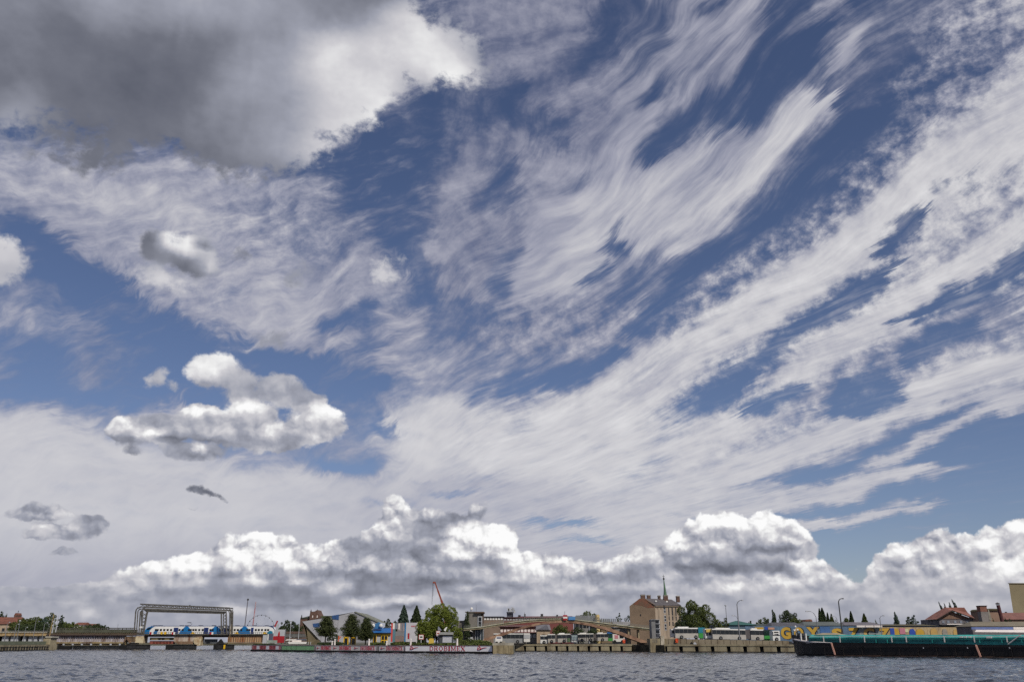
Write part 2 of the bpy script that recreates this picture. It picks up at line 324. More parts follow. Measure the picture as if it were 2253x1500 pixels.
def chart(maps, rank, az, bt, high=1.0):
    """sum of products u_k(azimuth) * v_k(elevation): reproduces the maps above inside the shader"""
    means = [float(m.mean()) for m in maps]
    big = np.concatenate([m - mu for m, mu in zip(maps, means)], axis=0)      # (nch*GB, GA)
    W_ = np.tile(np.where(gb > .44, high, 1.0), len(maps))[:, None]           # smooth high clouds are fitted more closely
    U, S, Vt = np.linalg.svd(big * W_, full_matrices=False)
    U = U / W_
    an = _m('ADD', (az - A0) * (1 / (A1 - A0)), 0.0, clamp=True)
    bn0 = _m('ADD', (bt - B0) * (1 / (B1 - B0)), 0.0, clamp=True)
    bn = _m('POWER', bn0, 1 / 1.45)
    bv = vec(bn, bn, bn)
    def curve(cm, ys):
        xs = np.linspace(0, 1, len(ys))
        pts = cm.points
        pts[0].location = (0, float(ys[0])); pts[1].location = (1, float(ys[-1]))
        for x, y in zip(xs[1:-1], ys[1:-1]): pts.new(float(x), float(y))
        for p in pts: p.handle_type = 'AUTO_CLAMPED'
    acc = vec(*(means + [0, 0, 0])[:3])
    for k in range(rank):
        u = Vt[k]; su = np.abs(u).max(); u = 0.5 + 0.5 * u / su
        vs = U[:, k] * S[k] * su
        sv_ = np.abs(vs).max(); vs = 0.5 + 0.5 * vs / sv_
        fc = NT.nodes.new('ShaderNodeFloatCurve')
        fc.mapping.use_clip = True
        curve(fc.mapping.curves[0], u); fc.mapping.update(); LK.new(an.s, fc.inputs['Value'])
        vc = NT.nodes.new('ShaderNodeRGBCurve'); 
        for c in range(len(maps)): curve(vc.mapping.curves[c], vs[c * GB:(c + 1) * GB])
        for c in range(len(maps), 3): vc.mapping.curves[c].points[0].location = (0, .5); vc.mapping.curves[c].points[1].location = (1, .5)
        vc.mapping.update(); LK.new(bv, vc.inputs['Color'])
        uu = _m('MULTIPLY_ADD', N(fc.outputs[0]), 4 * sv_, -2 * sv_)          # (2u-1)*(2v-1)*sv
        sb = NT.nodes.new('ShaderNodeVectorMath'); sb.operation = 'SUBTRACT'
        LK.new(vc.outputs[0], sb.inputs[0]); sb.inputs[1].default_value = (.5, .5, .5)
        sc = NT.nodes.new('ShaderNodeVectorMath'); sc.operation = 'SCALE'
        LK.new(sb.outputs[0], sc.inputs[0]); LK.new(uu.s, sc.inputs['Scale'])
        ad = NT.nodes.new('ShaderNodeVectorMath'); ad.operation = 'ADD'
        LK.new(acc, ad.inputs[0]); LK.new(sc.outputs[0], ad.inputs[1]); acc = ad.outputs[0]
    rec = (U[:, :rank] * S[:rank]) @ Vt[:rank]
    print('chart rank', rank, 'rms', float(np.sqrt(((rec - big) ** 2).mean())), 'max', float(np.abs(rec - big).max()))
    sp = NT.nodes.new('ShaderNodeSeparateXYZ'); LK.new(acc, sp.inputs[0])
    return [N(o) for o in sp.outputs][:len(maps)]
# cirrus fibres run along one wind direction on a high flat layer; the fan shape comes from perspective
den = bt + 0.035
hx = dx / hl; hy = dy / hl
px_ = hx / den; py_ = hy / den
wa = math.radians(-24.0)
al = px_ * math.sin(wa) + py_ * math.cos(wa)
ac = px_ * math.cos(wa) - py_ * math.sin(wa)
wob = fbm(vec(az, bt), 3.0, 2, .5)
wob2 = fbm(vec(az + 7.3, bt), 13.0, 2, .5)
acw = ac + (wob - .5) * 0.34 + (wob2 - .5) * .03
f1 = fbm(vec(al * 0.9, acw * 4.2), 1.6, 6, .58)             # broad bundles
f2 = fbm(vec(al * 2.2 + 3.0, acw * 15.0), 2.0, 5, .6)         # fine hairs
wl = sstep(az, -0.13, -0.04)                                # left of the view the fibres cross the other way
cr, sr = math.cos(math.radians(28)), math.sin(math.radians(28))
la = az * cr + bt * sr; lc = bt * cr - az * sr
lw = fbm(vec(az, bt), 9.0, 3, .5)
g1 = fbm(vec(la * 5.0, lc * 13.0 + lw * 1.6), 1.2, 6, .58)
g2 = fbm(vec(la * 18.0 + 3, lc * 60.0 + lw * 3.0), 1.2, 4, .6)
s1 = lerp(g1, f1, wl); s2 = lerp(g2, f2, wl)
wx = fbm(vec(az + (s1 - .5) * .05, bt), 15.0, 5, .6); wy = fbm(vec(az + 9.0, bt + (s1 - .5) * .05), 15.0, 5, .6)
vr = _m('SQRT', (az + .42) * (az + .42) + bt * bt + .0004)
sl = fbm(vec(al * .8 + 5, acw * 11.0), 1.5, 5, .68)            # ends of the fibres run out unevenly
gl = fbm(vec(la * 6.0 + 5, lc * 20.0 + lw * 2.0), 1.2, 5, .68)
lowq = sstep(bt, .12, .34)
run = lerp((gl - .5) * (.02 + lowq * .09), (sl - .5) * (sstep(bt, .05, .55) * .11 + .02), wl)
ux = lerp(cr, (az + .42) / vr, wl); uy = lerp(sr, bt / vr, wl)
Cn, Sn, Mn = chart([C, S, M], 34, az + (wx - .5) * .036 + run * ux, bt + (wy - .5) * .034 + run * uy)
m1 = fbm(vec(az + (s1 - .5) * .02, bt), 44.0, 6, .62)             # curdled small cells
m2 = voro(vec(az + (m1 - .5) * .02, bt * 1.2), 62.0, 2, .6, .6)
streak = (s1 - .5) * 1.7 + (s2 - .5) * 1.25
curd = (m1 - .5) * 2.0 + (.42 - m2) * .7 + (s1 - .5) * .9
tex = lerp(streak, curd, Mn)
mid = 1.0 - (Cn * 2.0 - 1.0) * (Cn * 2.0 - 1.0)
cov = Cn + tex * (0.05 + .11 * lowq + mid * .74)
veil = sstep((s1 - .5) * .9 + (s2 - .5) * .7 + (wx - .5) * .6, -.06, .34) * sstep(bt, .16, .34) * .42
ca = _m('MAXIMUM', sstep(cov, .03, 1.13), veil)
ctone = Sn - .055 + ((s2 - .5) * .13 + (s1 - .5) * .26) * (.3 + .7 * lowq) + (cov - .7) * .10 * (1 - Mn * .2) + (m1 - .5) * Mn * .30

# cumulus: billows whose relief is read from the side the sun stands on
near = sstep(bt, 0.13, 0.36)
wq = fbm(vec(az, bt), 55.0, 4, .55)
wr = fbm(vec(az + 3.1, bt), 55.0, 4, .55)
qx = az + (wq - .5) * .010; qy = bt + (wr - .5) * .010
e0 = fbm(vec(az + 5, bt), 9.0, 4, .5)
Kn, Tn = chart([K, T], 56, qx + (e0 - .5) * .012, qy, 5.0)
def billow(ox, oy):
    v = vec(qx + ox, (qy + oy) * 1.12)
    return (1.0 - voro(v, 27.0, 3.4, .52, .18)) 
b0 = billow(0, 0)
b1 = billow(0.0032, 0.0062)
e1 = fbm(vec(az + 2 + (wr - .5) * .01, bt), 46.0, 6, .60)
dens = Kn + (b0 - .62) * lerp(1.3, .5, near) + (e1 - .5) * lerp(.8, 1.5, near) + (e0 - .5) * .3
ka = sstep(dens, -0.08, lerp(.26, .6, near)) * sstep(Kn, -.72, -.35)
rel = b0 - b1
hzn = fbm(vec(az * 7.0, bt * 34.0), 1.0, 4, .55)
fadehz = sstep(bt, 0.025, 0.095) * .85 + .15
ramp_ = lerp(.25, 1.0, sstep(Tn, .50, .85))
ktone = Tn + (rel * lerp(1.35, .05, near) * ramp_ + (b0 - .58) * lerp(.34, .0, near) + (e1 - .5) * lerp(.07, .03, near) + (hzn - .5) * (1.0 - sstep(bt, .05, .11)) * .34 + (e0 - .5) * lerp(.14, .28, near)) * fadehz

def tint(tone, cols):
    r = NT.nodes.new('ShaderNodeValToRGB'); LK.new(tone.s, r.inputs[0])
    el = r.color_ramp.elements
    def lin(c): return tuple(((v / 255 + .055) / 1.055) ** 2.4 if v > 10 else v / 255 / 12.92 for v in c) + (1,)
    el[0].position, el[0].color = cols[0][0], lin(cols[0][1])
    el[1].position, el[1].color = cols[-1][0], lin(cols[-1][1])
    for p, cc in cols[1:-1]:
        e = el.new(p); e.color = lin(cc)
    return r.outputs[0]
ccol = tint(sat(ctone), [(.3, (76, 84, 114)), (.5, (118, 122, 146)), (.66, (166, 167, 182)), (.8, (206, 205, 209)), (.95, (234, 233, 234))])
kcol = tint(sat(ktone), [(.3, (80, 84, 98)), (.45, (112, 115, 127)), (.62, (156, 159, 172)), (.8, (204, 203, 208)), (.92, (238, 238, 238)), (1.0, (252, 252, 252))])
sky = NT.nodes.new('ShaderNodeTexSky'); sky.sky_type = 'NISHITA'; sky.sun_disc = False
sky.sun_elevation = SUN_EL; sky.sun_rotation = SUN_AZ
sky.altitude = 300; sky.air_density = 1.0; sky.dust_density = 0.4; sky.ozone_density = 2.5
hs = NT.nodes.new('ShaderNodeMixRGB'); hs.blend_type = 'MULTIPLY'; hs.inputs[0].default_value = 1
LK.new(sky.outputs[0], hs.inputs[1]); hs.inputs[2].default_value = (.64, .60, .68, 1)
bg = NT.nodes.new('ShaderNodeBackground'); LK.new(hs.outputs[0], bg.inputs[0]); bg.inputs[1].default_value = 0.10
bgc = NT.nodes.new('ShaderNodeBackground'); LK.new(ccol, bgc.inputs[0]); bgc.inputs[1].default_value = 1.0
bgk = NT.nodes.new('ShaderNodeBackground'); LK.new(kcol, bgk.inputs[0]); bgk.inputs[1].default_value = 1.0
mx = NT.nodes.new('ShaderNodeMixShader'); LK.new((ca * .97).s, mx.inputs[0]); LK.new(bg.outputs[0], mx.inputs[1]); LK.new(bgc.outputs[0], mx.inputs[2])
mk = NT.nodes.new('ShaderNodeMixShader'); LK.new(ka.s, mk.inputs[0]); LK.new(mx.outputs[0], mk.inputs[1]); LK.new(bgk.outputs[0], mk.inputs[2])
wo = NT.nodes.new('ShaderNodeOutputWorld'); LK.new(mk.outputs[0], wo.inputs[0])


# ================================================================== helpers
def tanel(py):
    upx = CY - py
    return (FPX * math.sin(PITCH) + upx * math.cos(PITCH)) / (FPX * math.cos(PITCH) - upx * math.sin(PITCH))
def hx(px, D, py=1412.0): return (px - CX) / (FPX * math.cos(PITCH) - (CY - py) * math.sin(PITCH)) * D
def hz(py, D): return EYE + tanel(py) * D
def srgb(r, g, b):
    return tuple(((v / 255 + .055) / 1.055) ** 2.4 if v > 10 else v / 255 / 12.92 for v in (r, g, b))
MATS = {}
def mat(name, rgb=(128, 128, 128), rough=.8, var=.25, scale=1.0, metal=0.0, dark=None, bump=0.0, stretch=(1, 1, 1), spec=None, streaks=False):
    """diffuse paint / stone with procedural grain; 'dark' is the colour of dirt, rust or moss patches"""
    if name in MATS: return MATS[name]
    m = bpy.data.materials.new(name); m.use_nodes = True; MATS[name] = m
    nt = m.node_tree; b = nt.nodes['Principled BSDF']
    col = srgb(*rgb)
    b.inputs['Roughness'].default_value = rough; b.inputs['Metallic'].default_value = metal
    if spec is not None: b.inputs['Specular IOR Level'].default_value = spec
    t = nt.nodes.new('ShaderNodeNewGeometry'); mp = nt.nodes.new('ShaderNodeMapping'); mp.inputs['Scale'].default_value = stretch
    nt.links.new(t.outputs['Position'], mp.inputs[0])
    n = nt.nodes.new('ShaderNodeTexNoise'); n.inputs['Scale'].default_value = scale; n.inputs['Detail'].default_value = 6
    n.inputs['Roughness'].default_value = .65
    nt.links.new(mp.outputs[0], n.inputs['Vector'])
    r = nt.nodes.new('ShaderNodeValToRGB'); nt.links.new(n.outputs['Fac'], r.inputs[0])
    e = r.color_ramp.elements
    dk = srgb(*dark) if dark else tuple(c_ * (1 - var) for c_ in col)
    e[0].position = .36; e[0].color = dk + (1,)
    e[1].position = .62 if not dark else .56; e[1].color = tuple(min(1, c_ * (1 + var * .35)) for c_ in col) + (1,)
    nt.links.new(r.outputs[0], b.inputs['Base Color'])
    if bump:
        bp = nt.nodes.new('ShaderNodeBump'); bp.inputs['Strength'].default_value = bump; bp.inputs['Distance'].default_value = .05
        nt.links.new(n.outputs['Fac'], bp.inputs['Height']); nt.links.new(bp.outputs[0], b.inputs['Normal'])
    return m

class MB:
    def __init__(s): s.v = []; s.f = []
    def add(s, vs, fs):
        o = len(s.v); s.v += [tuple(v) for v in vs]; s.f += [tuple(o + i for i in f) for f in fs]; return s
    def box(s, x0, x1, y0, y1, z0, z1):
        return s.add([(x0, y0, z0), (x1, y0, z0), (x1, y1, z0), (x0, y1, z0), (x0, y0, z1), (x1, y0, z1), (x1, y1, z1), (x0, y1, z1)],
                     [(0, 3, 2, 1), (4, 5, 6, 7), (0, 1, 5, 4), (1, 2, 6, 5), (2, 3, 7, 6), (3, 0, 4, 7)])
    def prism(s, prof, y0, y1):
        """profile in x,z extruded along y"""
        n = len(prof)
        vs = [(x, y0, z) for x, z in prof] + [(x, y1, z) for x, z in prof]
        fs = [tuple(range(n - 1, -1, -1)), tuple(range(n, 2 * n))] + [(i, (i + 1) % n, n + (i + 1) % n, n + i) for i in range(n)]
        return s.add(vs, fs)
    def prismx(s, prof, x0, x1):
        n = len(prof)
        vs = [(x0, y, z) for y, z in prof] + [(x1, y, z) for y, z in prof]
        fs = [tuple(range(n)), tuple(range(2 * n - 1, n - 1, -1))] + [(i, n + i, n + (i + 1) % n, (i + 1) % n) for i in range(n)]
        return s.add(vs, fs)
    def prismz(s, prof, z0, z1):
        n = len(prof)
        vs = [(x, y, z0) for x, y in prof] + [(x, y, z1) for x, y in prof]
        fs = [tuple(range(n - 1, -1, -1)), tuple(range(n, 2 * n))] + [(i, (i + 1) % n, n + (i + 1) % n, n + i) for i in range(n)]
        return s.add(vs, fs)
    def tube(s, pts, r, seg=6):
        """tapered tube through points; r number or list"""
        pts = [Vector(p) for p in pts]
        rs = r if isinstance(r, (list, tuple)) else [r] * len(pts)
        o = len(s.v); vs = []; fs = []
        for i, p in enumerate(pts):
            d = (pts[min(i + 1, len(pts) - 1)] - pts[max(i - 1, 0)]).normalized()
            a = d.orthogonal().normalized(); b = d.cross(a)
            for k in range(seg):
                t_ = 2 * math.pi * k / seg
                vs.append(p + a * (rs[i] * math.cos(t_)) + b * (rs[i] * math.sin(t_)))
        for i in range(len(pts) - 1):
            for k in range(seg):
                fs.append((i * seg + k, i * seg + (k + 1) % seg, (i + 1) * seg + (k + 1) % seg, (i + 1) * seg + k))
        fs.append(tuple(range(seg - 1, -1, -1))); fs.append(tuple((len(pts) - 1) * seg + k for k in range(seg)))
        return s.add(vs, fs)
    def bar(s, p, q, w, h=None):
        """square bar between two points"""
        h = w if h is None else h
        p, q = Vector(p), Vector(q); d = (q - p).normalized()
        upv = Vector((0, 0, 1)) if abs(d.z) < .95 else Vector((0, 1, 0))
        a = d.cross(upv).normalized() * (w / 2); b = a.cross(d).normalized() * (h / 2)
        vs = [p - a - b, p + a - b, p + a + b, p - a + b, q - a - b, q + a - b, q + a + b, q - a + b]
        return s.add(vs, [(0, 3, 2, 1), (4, 5, 6, 7), (0, 1, 5, 4), (1, 2, 6, 5), (2, 3, 7, 6), (3, 0, 4, 7)])
    def disc(s, c, r, th, axis='y', seg=12):
        c = Vector(c); d = {'x': Vector((1, 0, 0)), 'y': Vector((0, 1, 0)), 'z': Vector((0, 0, 1))}[axis] * (th / 2)
        return s.tube([c - d, c + d], r, seg)
    def ball(s, c, rx, ry, rz, seg=10, rings=6, z0=-1.0):
        vs = []; fs = []
        for i in range(rings + 1):
            t_ = math.asin(z0) + (math.pi / 2 - math.asin(z0)) * i / rings
            for k in range(seg):
                a = 2 * math.pi * k / seg
                vs.append((c[0] + rx * math.cos(t_) * math.cos(a), c[1] + ry * math.cos(t_) * math.sin(a), c[2] + rz * math.sin(t_)))
        for i in range(rings):
            for k in range(seg):
                fs.append((i * seg + k, i * seg + (k + 1) % seg, (i + 1) * seg + (k + 1) % seg, (i + 1) * seg + k))
        return s.add(vs, fs)
    def mesh(s, name, m):
        me = bpy.data.meshes.new(name); me.from_pydata(s.v, [], s.f); me.update()
        if m is not None: me.materials.append(m)
        return me
    def build(s, name, m, parent=None, loc=None, rotz=0, smooth=False, label=None):
        me = s.mesh(name, m)
        if smooth: me.polygons.foreach_set('use_smooth', [True] * len(me.polygons))
        o = bpy.data.objects.new(name, me); COL.objects.link(o)
        if parent is not None: o.parent = parent
        if loc is not None: o.location = loc
        o.rotation_euler = (0, 0, rotz)
        if label: o['label'] = label
        return o
def link_mesh(name, me, parent, loc=(0, 0, 0), rotz=0):
    o = bpy.data.objects.new(name, me); COL.objects.link(o); o.parent = parent; o.location = loc; o.rotation_euler = (0, 0, rotz); return o
def tag(o, label, cat, group=None):
    o['label'] = label; o['category'] = cat
    if group: o['group'] = group
    return o
def thing(name, label, cat, loc, rotz=0, group=None):
    o = bpy.data.objects.new(name, None); COL.objects.link(o); o.empty_display_size = .5
    o.location = loc; o.rotation_euler = (0, 0, rotz)
    return tag(o, label, cat, group)
class TH:
    """a thing that stands at distance D with its base at height z0; X() and Z() turn sighted positions into its own metres"""
    def __init__(s, name, label, cat, px, D, z0=1.5, group=None, rotz=0, py=1396.0):
        s.px, s.D, s.z0, s.py = px, D, z0, py
        s.x0 = hx(px, D, py)
        s.o = thing(name, label, cat, (s.x0, D, z0), rotz, group)
    def X(s, px, dD=0, py=None): return hx(px, s.D + dD, s.py if py is None else py) - s.x0
    def Z(s, py, dD=0): return hz(py, s.D + dD) - s.z0
def copy_tree(o, parent=None):
    c_ = o.copy(); COL.objects.link(c_); c_.parent = parent
    for ch in list(o.children): copy_tree(ch, c_)
    return c_
def struct(o): o['kind'] = 'structure'; return o

def text_mesh(txt, m, size, bold=0.0, width=None, height=None, ext=.01):
    """letters cut as thin raised shapes; returned mesh lies in x,z facing -y"""
    cu = bpy.data.curves.new('letters', 'FONT'); cu.body = txt; cu.size = size; cu.extrude = ext; cu.offset = bold
    cu.align_x = 'LEFT'; cu.align_y = 'BOTTOM_BASELINE'; cu.resolution_u = 3
    ob = bpy.data.objects.new('letters', cu); COL.objects.link(ob)
    dg = bpy.context.evaluated_depsgraph_get(); dg.update()
    me = bpy.data.meshes.new_from_object(ob.evaluated_get(dg)); 
    bpy.data.objects.remove(ob); bpy.data.curves.remove(cu)
    co = np.empty(len(me.vertices) * 3); me.vertices.foreach_get('co', co); co = co.reshape(-1, 3)
    mn, mxx = co.min(0), co.max(0)
    sx_ = width / (mxx[0] - mn[0]) if width else 1; sy_ = height / (mxx[1] - mn[1]) if height else sx_
    out = np.stack([(co[:, 0] - mn[0]) * sx_, -co[:, 2], (co[:, 1] - mn[1]) * sy_], 1)
    me.vertices.foreach_set('co', out.ravel()); me.update()
    me.materials.clear(); me.materials.append(m)
    return me

# ---- foliage
def leaf_mat(name, rgb, alt):
    if name in MATS: return MATS[name]
    m = bpy.data.materials.new(name); m.use_nodes = True; MATS[name] = m
    nt = m.node_tree; b = nt.nodes['Principled BSDF']
    b.inputs['Roughness'].default_value = .75; b.inputs['Specular IOR Level'].default_value = .25
    g = nt.nodes.new('ShaderNodeNewGeometry'); r = nt.nodes.new('ShaderNodeValToRGB')
    nt.links.new(g.outputs['Random Per Island'], r.inputs[0])
    e = r.color_ramp.elements; e[0].color = srgb(*rgb) + (1,); e[1].color = srgb(*alt) + (1,)
    nt.links.new(r.outputs[0], b.inputs['Base Color'])
    return m
LEAF = {
    'green': leaf_mat('foliage_green', (56, 66, 36), (96, 106, 52)),
    'dark': leaf_mat('foliage_dark', (40, 52, 36), (70, 82, 48)),
    'yellow': leaf_mat('foliage_yellow_green', (80, 92, 34), (118, 128, 50)),
    'blue': leaf_mat('foliage_blue_green', (50, 66, 58), (84, 100, 84)),
    'needle': leaf_mat('needles', (34, 46, 28), (78, 84, 46)),
}
BARK = mat('bark', (70, 60, 50), .9, .4, 3.0)
def leaves(cent, sizes, lr):
    """one small bent leaf spray per centre, as one mesh"""
    n = len(cent)
    a = lr.normal(size=(n, 3)); a /= np.linalg.norm(a, axis=1)[:, None]
    b = lr.normal(size=(n, 3)); b -= a * (a * b).sum(1)[:, None]; b /= np.linalg.norm(b, axis=1)[:, None]
    s_ = sizes[:, None]
    v = np.stack([cent - a * s_, cent + b * s_ * .62, cent + a * s_, cent - b * s_ * .62 + np.cross(a, b) * s_ * .25], 1).reshape(-1, 3)
    return v, n
def mesh_quads(name, v, n, m):
    me = bpy.data.meshes.new(name)
    me.vertices.add(n * 4); me.vertices.foreach_set('co', v.ravel().astype(np.float32))
    me.loops.add(n * 4); me.loops.foreach_set('vertex_index', np.arange(n * 4, dtype=np.int32))
    me.polygons.add(n); me.polygons.foreach_set('loop_start', np.arange(0, n * 4, 4, dtype=np.int32)); me.polygons.foreach_set('loop_total', np.full(n, 4, np.int32))
    me.update(); me.validate(); me.materials.append(m); return me
def crown_points(lobes, per, lr):
    pts = []
    for (cx, cy_, cz, rx, ry, rz) in lobes:
        k = int(per * max(rx * rz, .2))
        d = lr.normal(size=(k, 3)); d /= np.linalg.norm(d, axis=1)[:, None]
        r = lr.uniform(.55, 1.0, size=(k, 1)) ** .6
        bump = 1 + .16 * np.sin(d[:, :1] * 7 + cx) * np.cos(d[:, 2:] * 6 + cz)
        pts.append(np.array([cx, cy_, cz]) + d * r * bump * np.array([rx, ry, rz]))
    return np.concatenate(pts)
SEED = [100]
def tree(px, D, ytop, wpx, label, kind='round', leaf='green', z0=1.5, ybase=None, group=None, dens=1.0, name=None, lean=0.0, cat='tree', low=.22):
    """kind: round / oval / spruce / pine / poplar / bush / ragged"""
    SEED[0] += 1; lr = np.random.default_rng(SEED[0]); rr = random.Random(SEED[0])
    names = {'round': 'broadleaf_tree', 'oval': 'broadleaf_tree', 'spruce': 'spruce_tree', 'pine': 'pine_tree', 'poplar': 'poplar_tree', 'bush': 'bush', 'ragged': 'broadleaf_tree'}
    T_ = TH(name or names[kind], label, cat, px, D, z0, group, py=min(1405, (ytop * .6 + 1400 * .4)))
    H = T_.Z(ytop); Wd = hx(px + wpx / 2, D) - hx(px - wpx / 2, D); R = Wd / 2
    leafsz = max(.13, D / 2012 * 1.15)
    trunk = MB(); lob = []
    zb = 0 if ybase is None else T_.Z(ybase)
    lz = zb + (H - zb) * low
    if kind in ('round', 'oval', 'ragged'):
        trunk.tube([(0, 0, 0), (.1, 0, H * .3), (-.1, 0, H * .7)], [H * .03 + .08, H * .022 + .05, H * .01])
        for k in range(5):
            a = rr.uniform(0, 6.28); trunk.tube([(0, 0, H * .3), (math.cos(a) * R * .5, math.sin(a) * R * .5, H * rr.uniform(.5, .75))], [H * .014 + .03, .03], 5)
        n = {'round': 16, 'oval': 13, 'ragged': 12}[kind]; cz = (H + lz) / 2; hz_ = (H - lz) / 2
        lob.append((0, 0, cz, R * .62, R * .6, hz_ * .72))
        for k in range(n):
            a = 6.2832 * (k * .618 % 1); u = -0.9 + 1.85 * (k + .5) / n; w = math.sqrt(max(0, 1 - u * u))
            q = rr.uniform(.20, .42) if kind != 'ragged' else rr.uniform(.14, .32)
            o_ = rr.uniform(.84, 1.12) - q
            lob.append((math.cos(a) * R * w * o_ * 1.05, math.sin(a) * R * w * o_, cz + u * hz_ * (1 - q * .85), R * q, R * q, min(R, hz_) * q * 1.0))
        pts = crown_points(lob, 95 * dens / leafsz ** 1.2 * .32, lr)
    elif kind == 'bush':
        trunk.tube([(0, 0, 0), (0, 0, H * .6)], [.08, .03])
        for k in range(7):
            u = (k + .5) / 7 * 2 - 1
            lob.append((u * R * .8, rr.uniform(-.3, .3) * R, H * rr.uniform(.3, .5), R * .34, R * .34, H * (.5 - .15 * abs(u)) * rr.uniform(.8, 1.1)))
        pts = crown_points(lob, 60 * dens / leafsz ** 1.2 * .5, lr)
        pts[:, 2] = np.clip(pts[:, 2], 0.05, None)
    elif kind == 'spruce':
        trunk.tube([(0, 0, 0), (0, 0, H * .96)], [H * .022 + .05, .03])
        m_ = int(420 * dens * (H - lz) * R / leafsz ** 2 * .045)
        f = lr.uniform(0, 1, m_) ** 1.35; a = lr.uniform(0, 6.2832, m_); nb = rr.randint(5, 8); ph = rr.uniform(0, 6)
        jag = .5 + .5 * np.sin(f * 52 + np.sin(a * nb + ph) * 2.2 + a * 2)
        rad = R * ((1 - f) ** .82 * 1.02 + .02) * (.66 + .34 * jag) * (1 + .12 * np.sin(a * nb + f * 9 + ph)) * lr.uniform(.25, 1, m_) ** .45
        pts = np.stack([np.cos(a) * rad, np.sin(a) * rad, lz + (H - lz) * f - rad * .18], 1)
        for k in range(6):
            z = lz + (H - lz) * k / 7; aa = rr.uniform(0, 6.28); trunk.tube([(0, 0, z), (math.cos(aa) * R * .6 * (1 - k / 7), math.sin(aa) * R * .6 * (1 - k / 7), z - .2)], [.06, .02], 4)
    elif kind == 'pine':
        trunk.tube([(0, 0, 0), (0, 0, H * .96)], [H * .022 + .05, .03])
        lay = 13 if kind == 'spruce' else 9; P_ = []
        for k in range(lay):
            f = k / (lay - 1); z = lz + (H - lz) * f
            rad = 1.12 * R * ((1 - f) ** (.8 if kind == 'spruce' else .6)) * (.82 + .3 * ((k * 7) % 3) / 2) + .1
            nb = 9 if kind == 'spruce' else 7
            for j in range(nb):
                a = 6.2832 * (j / nb + k * .37) + rr.uniform(-.2, .2); rl = rad * rr.uniform(.72, 1.1)
                m_ = int(max(12, (40 if kind == 'spruce' else 34) * dens * rl / 2.0 / leafsz * .5))
                t_ = lr.uniform(0, 1, m_) ** .7
                droop = (-.22 if kind == 'spruce' else .10)
                th = (.35 if kind == 'spruce' else .9) * (H - lz) / lay * .9
                x = math.cos(a) * rl * t_ + lr.normal(0, .13 * R, m_); y = math.sin(a) * rl * t_ + lr.normal(0, .13 * R, m_)
                P_.append(np.stack([x, y, z + droop * rl * t_ + lr.normal(0, th * .5, m_)], 1))
                if k % 3 == 0 and j % 2 == 0: trunk.tube([(0, 0, z), (math.cos(a) * rl * .7, math.sin(a) * rl * .7, z + droop * rl * .7)], [.05, .02], 4)
        pts = np.concatenate(P_); pts[:, 2] = np.minimum(pts[:, 2], H)
    elif kind == 'poplar':
        trunk.tube([(0, 0, 0), (lean * H, 0, H * .9)], [H * .02 + .06, .03])
        for k in range(12):
            f = (k + .5) / 12; w = math.sin(math.pi * min(1, f * .93 + .07)) ** .6 * (1.1 - .45 * f)
            lob.append((rr.uniform(-.2, .2) * R, rr.uniform(-.2, .2) * R, lz + (H - lz) * f * .94, R * w * .8, R * w * .8, (H - lz) * .09))
        pts = crown_points(lob, 90 * dens / leafsz ** 1.2 * .5, lr)
        pts[:, 0] += lean * pts[:, 2]
    sz = leafsz * lr.uniform(.7, 1.25, len(pts))
    v, n = leaves(pts, sz, lr)
    me = mesh_quads('crown', v, n, LEAF[leaf])
    link_mesh('crown' if kind != 'bush' else 'foliage', me, T_.o)
    trunk.build('trunk' if kind != 'bush' else 'stem', BARK, T_.o)
    return T_

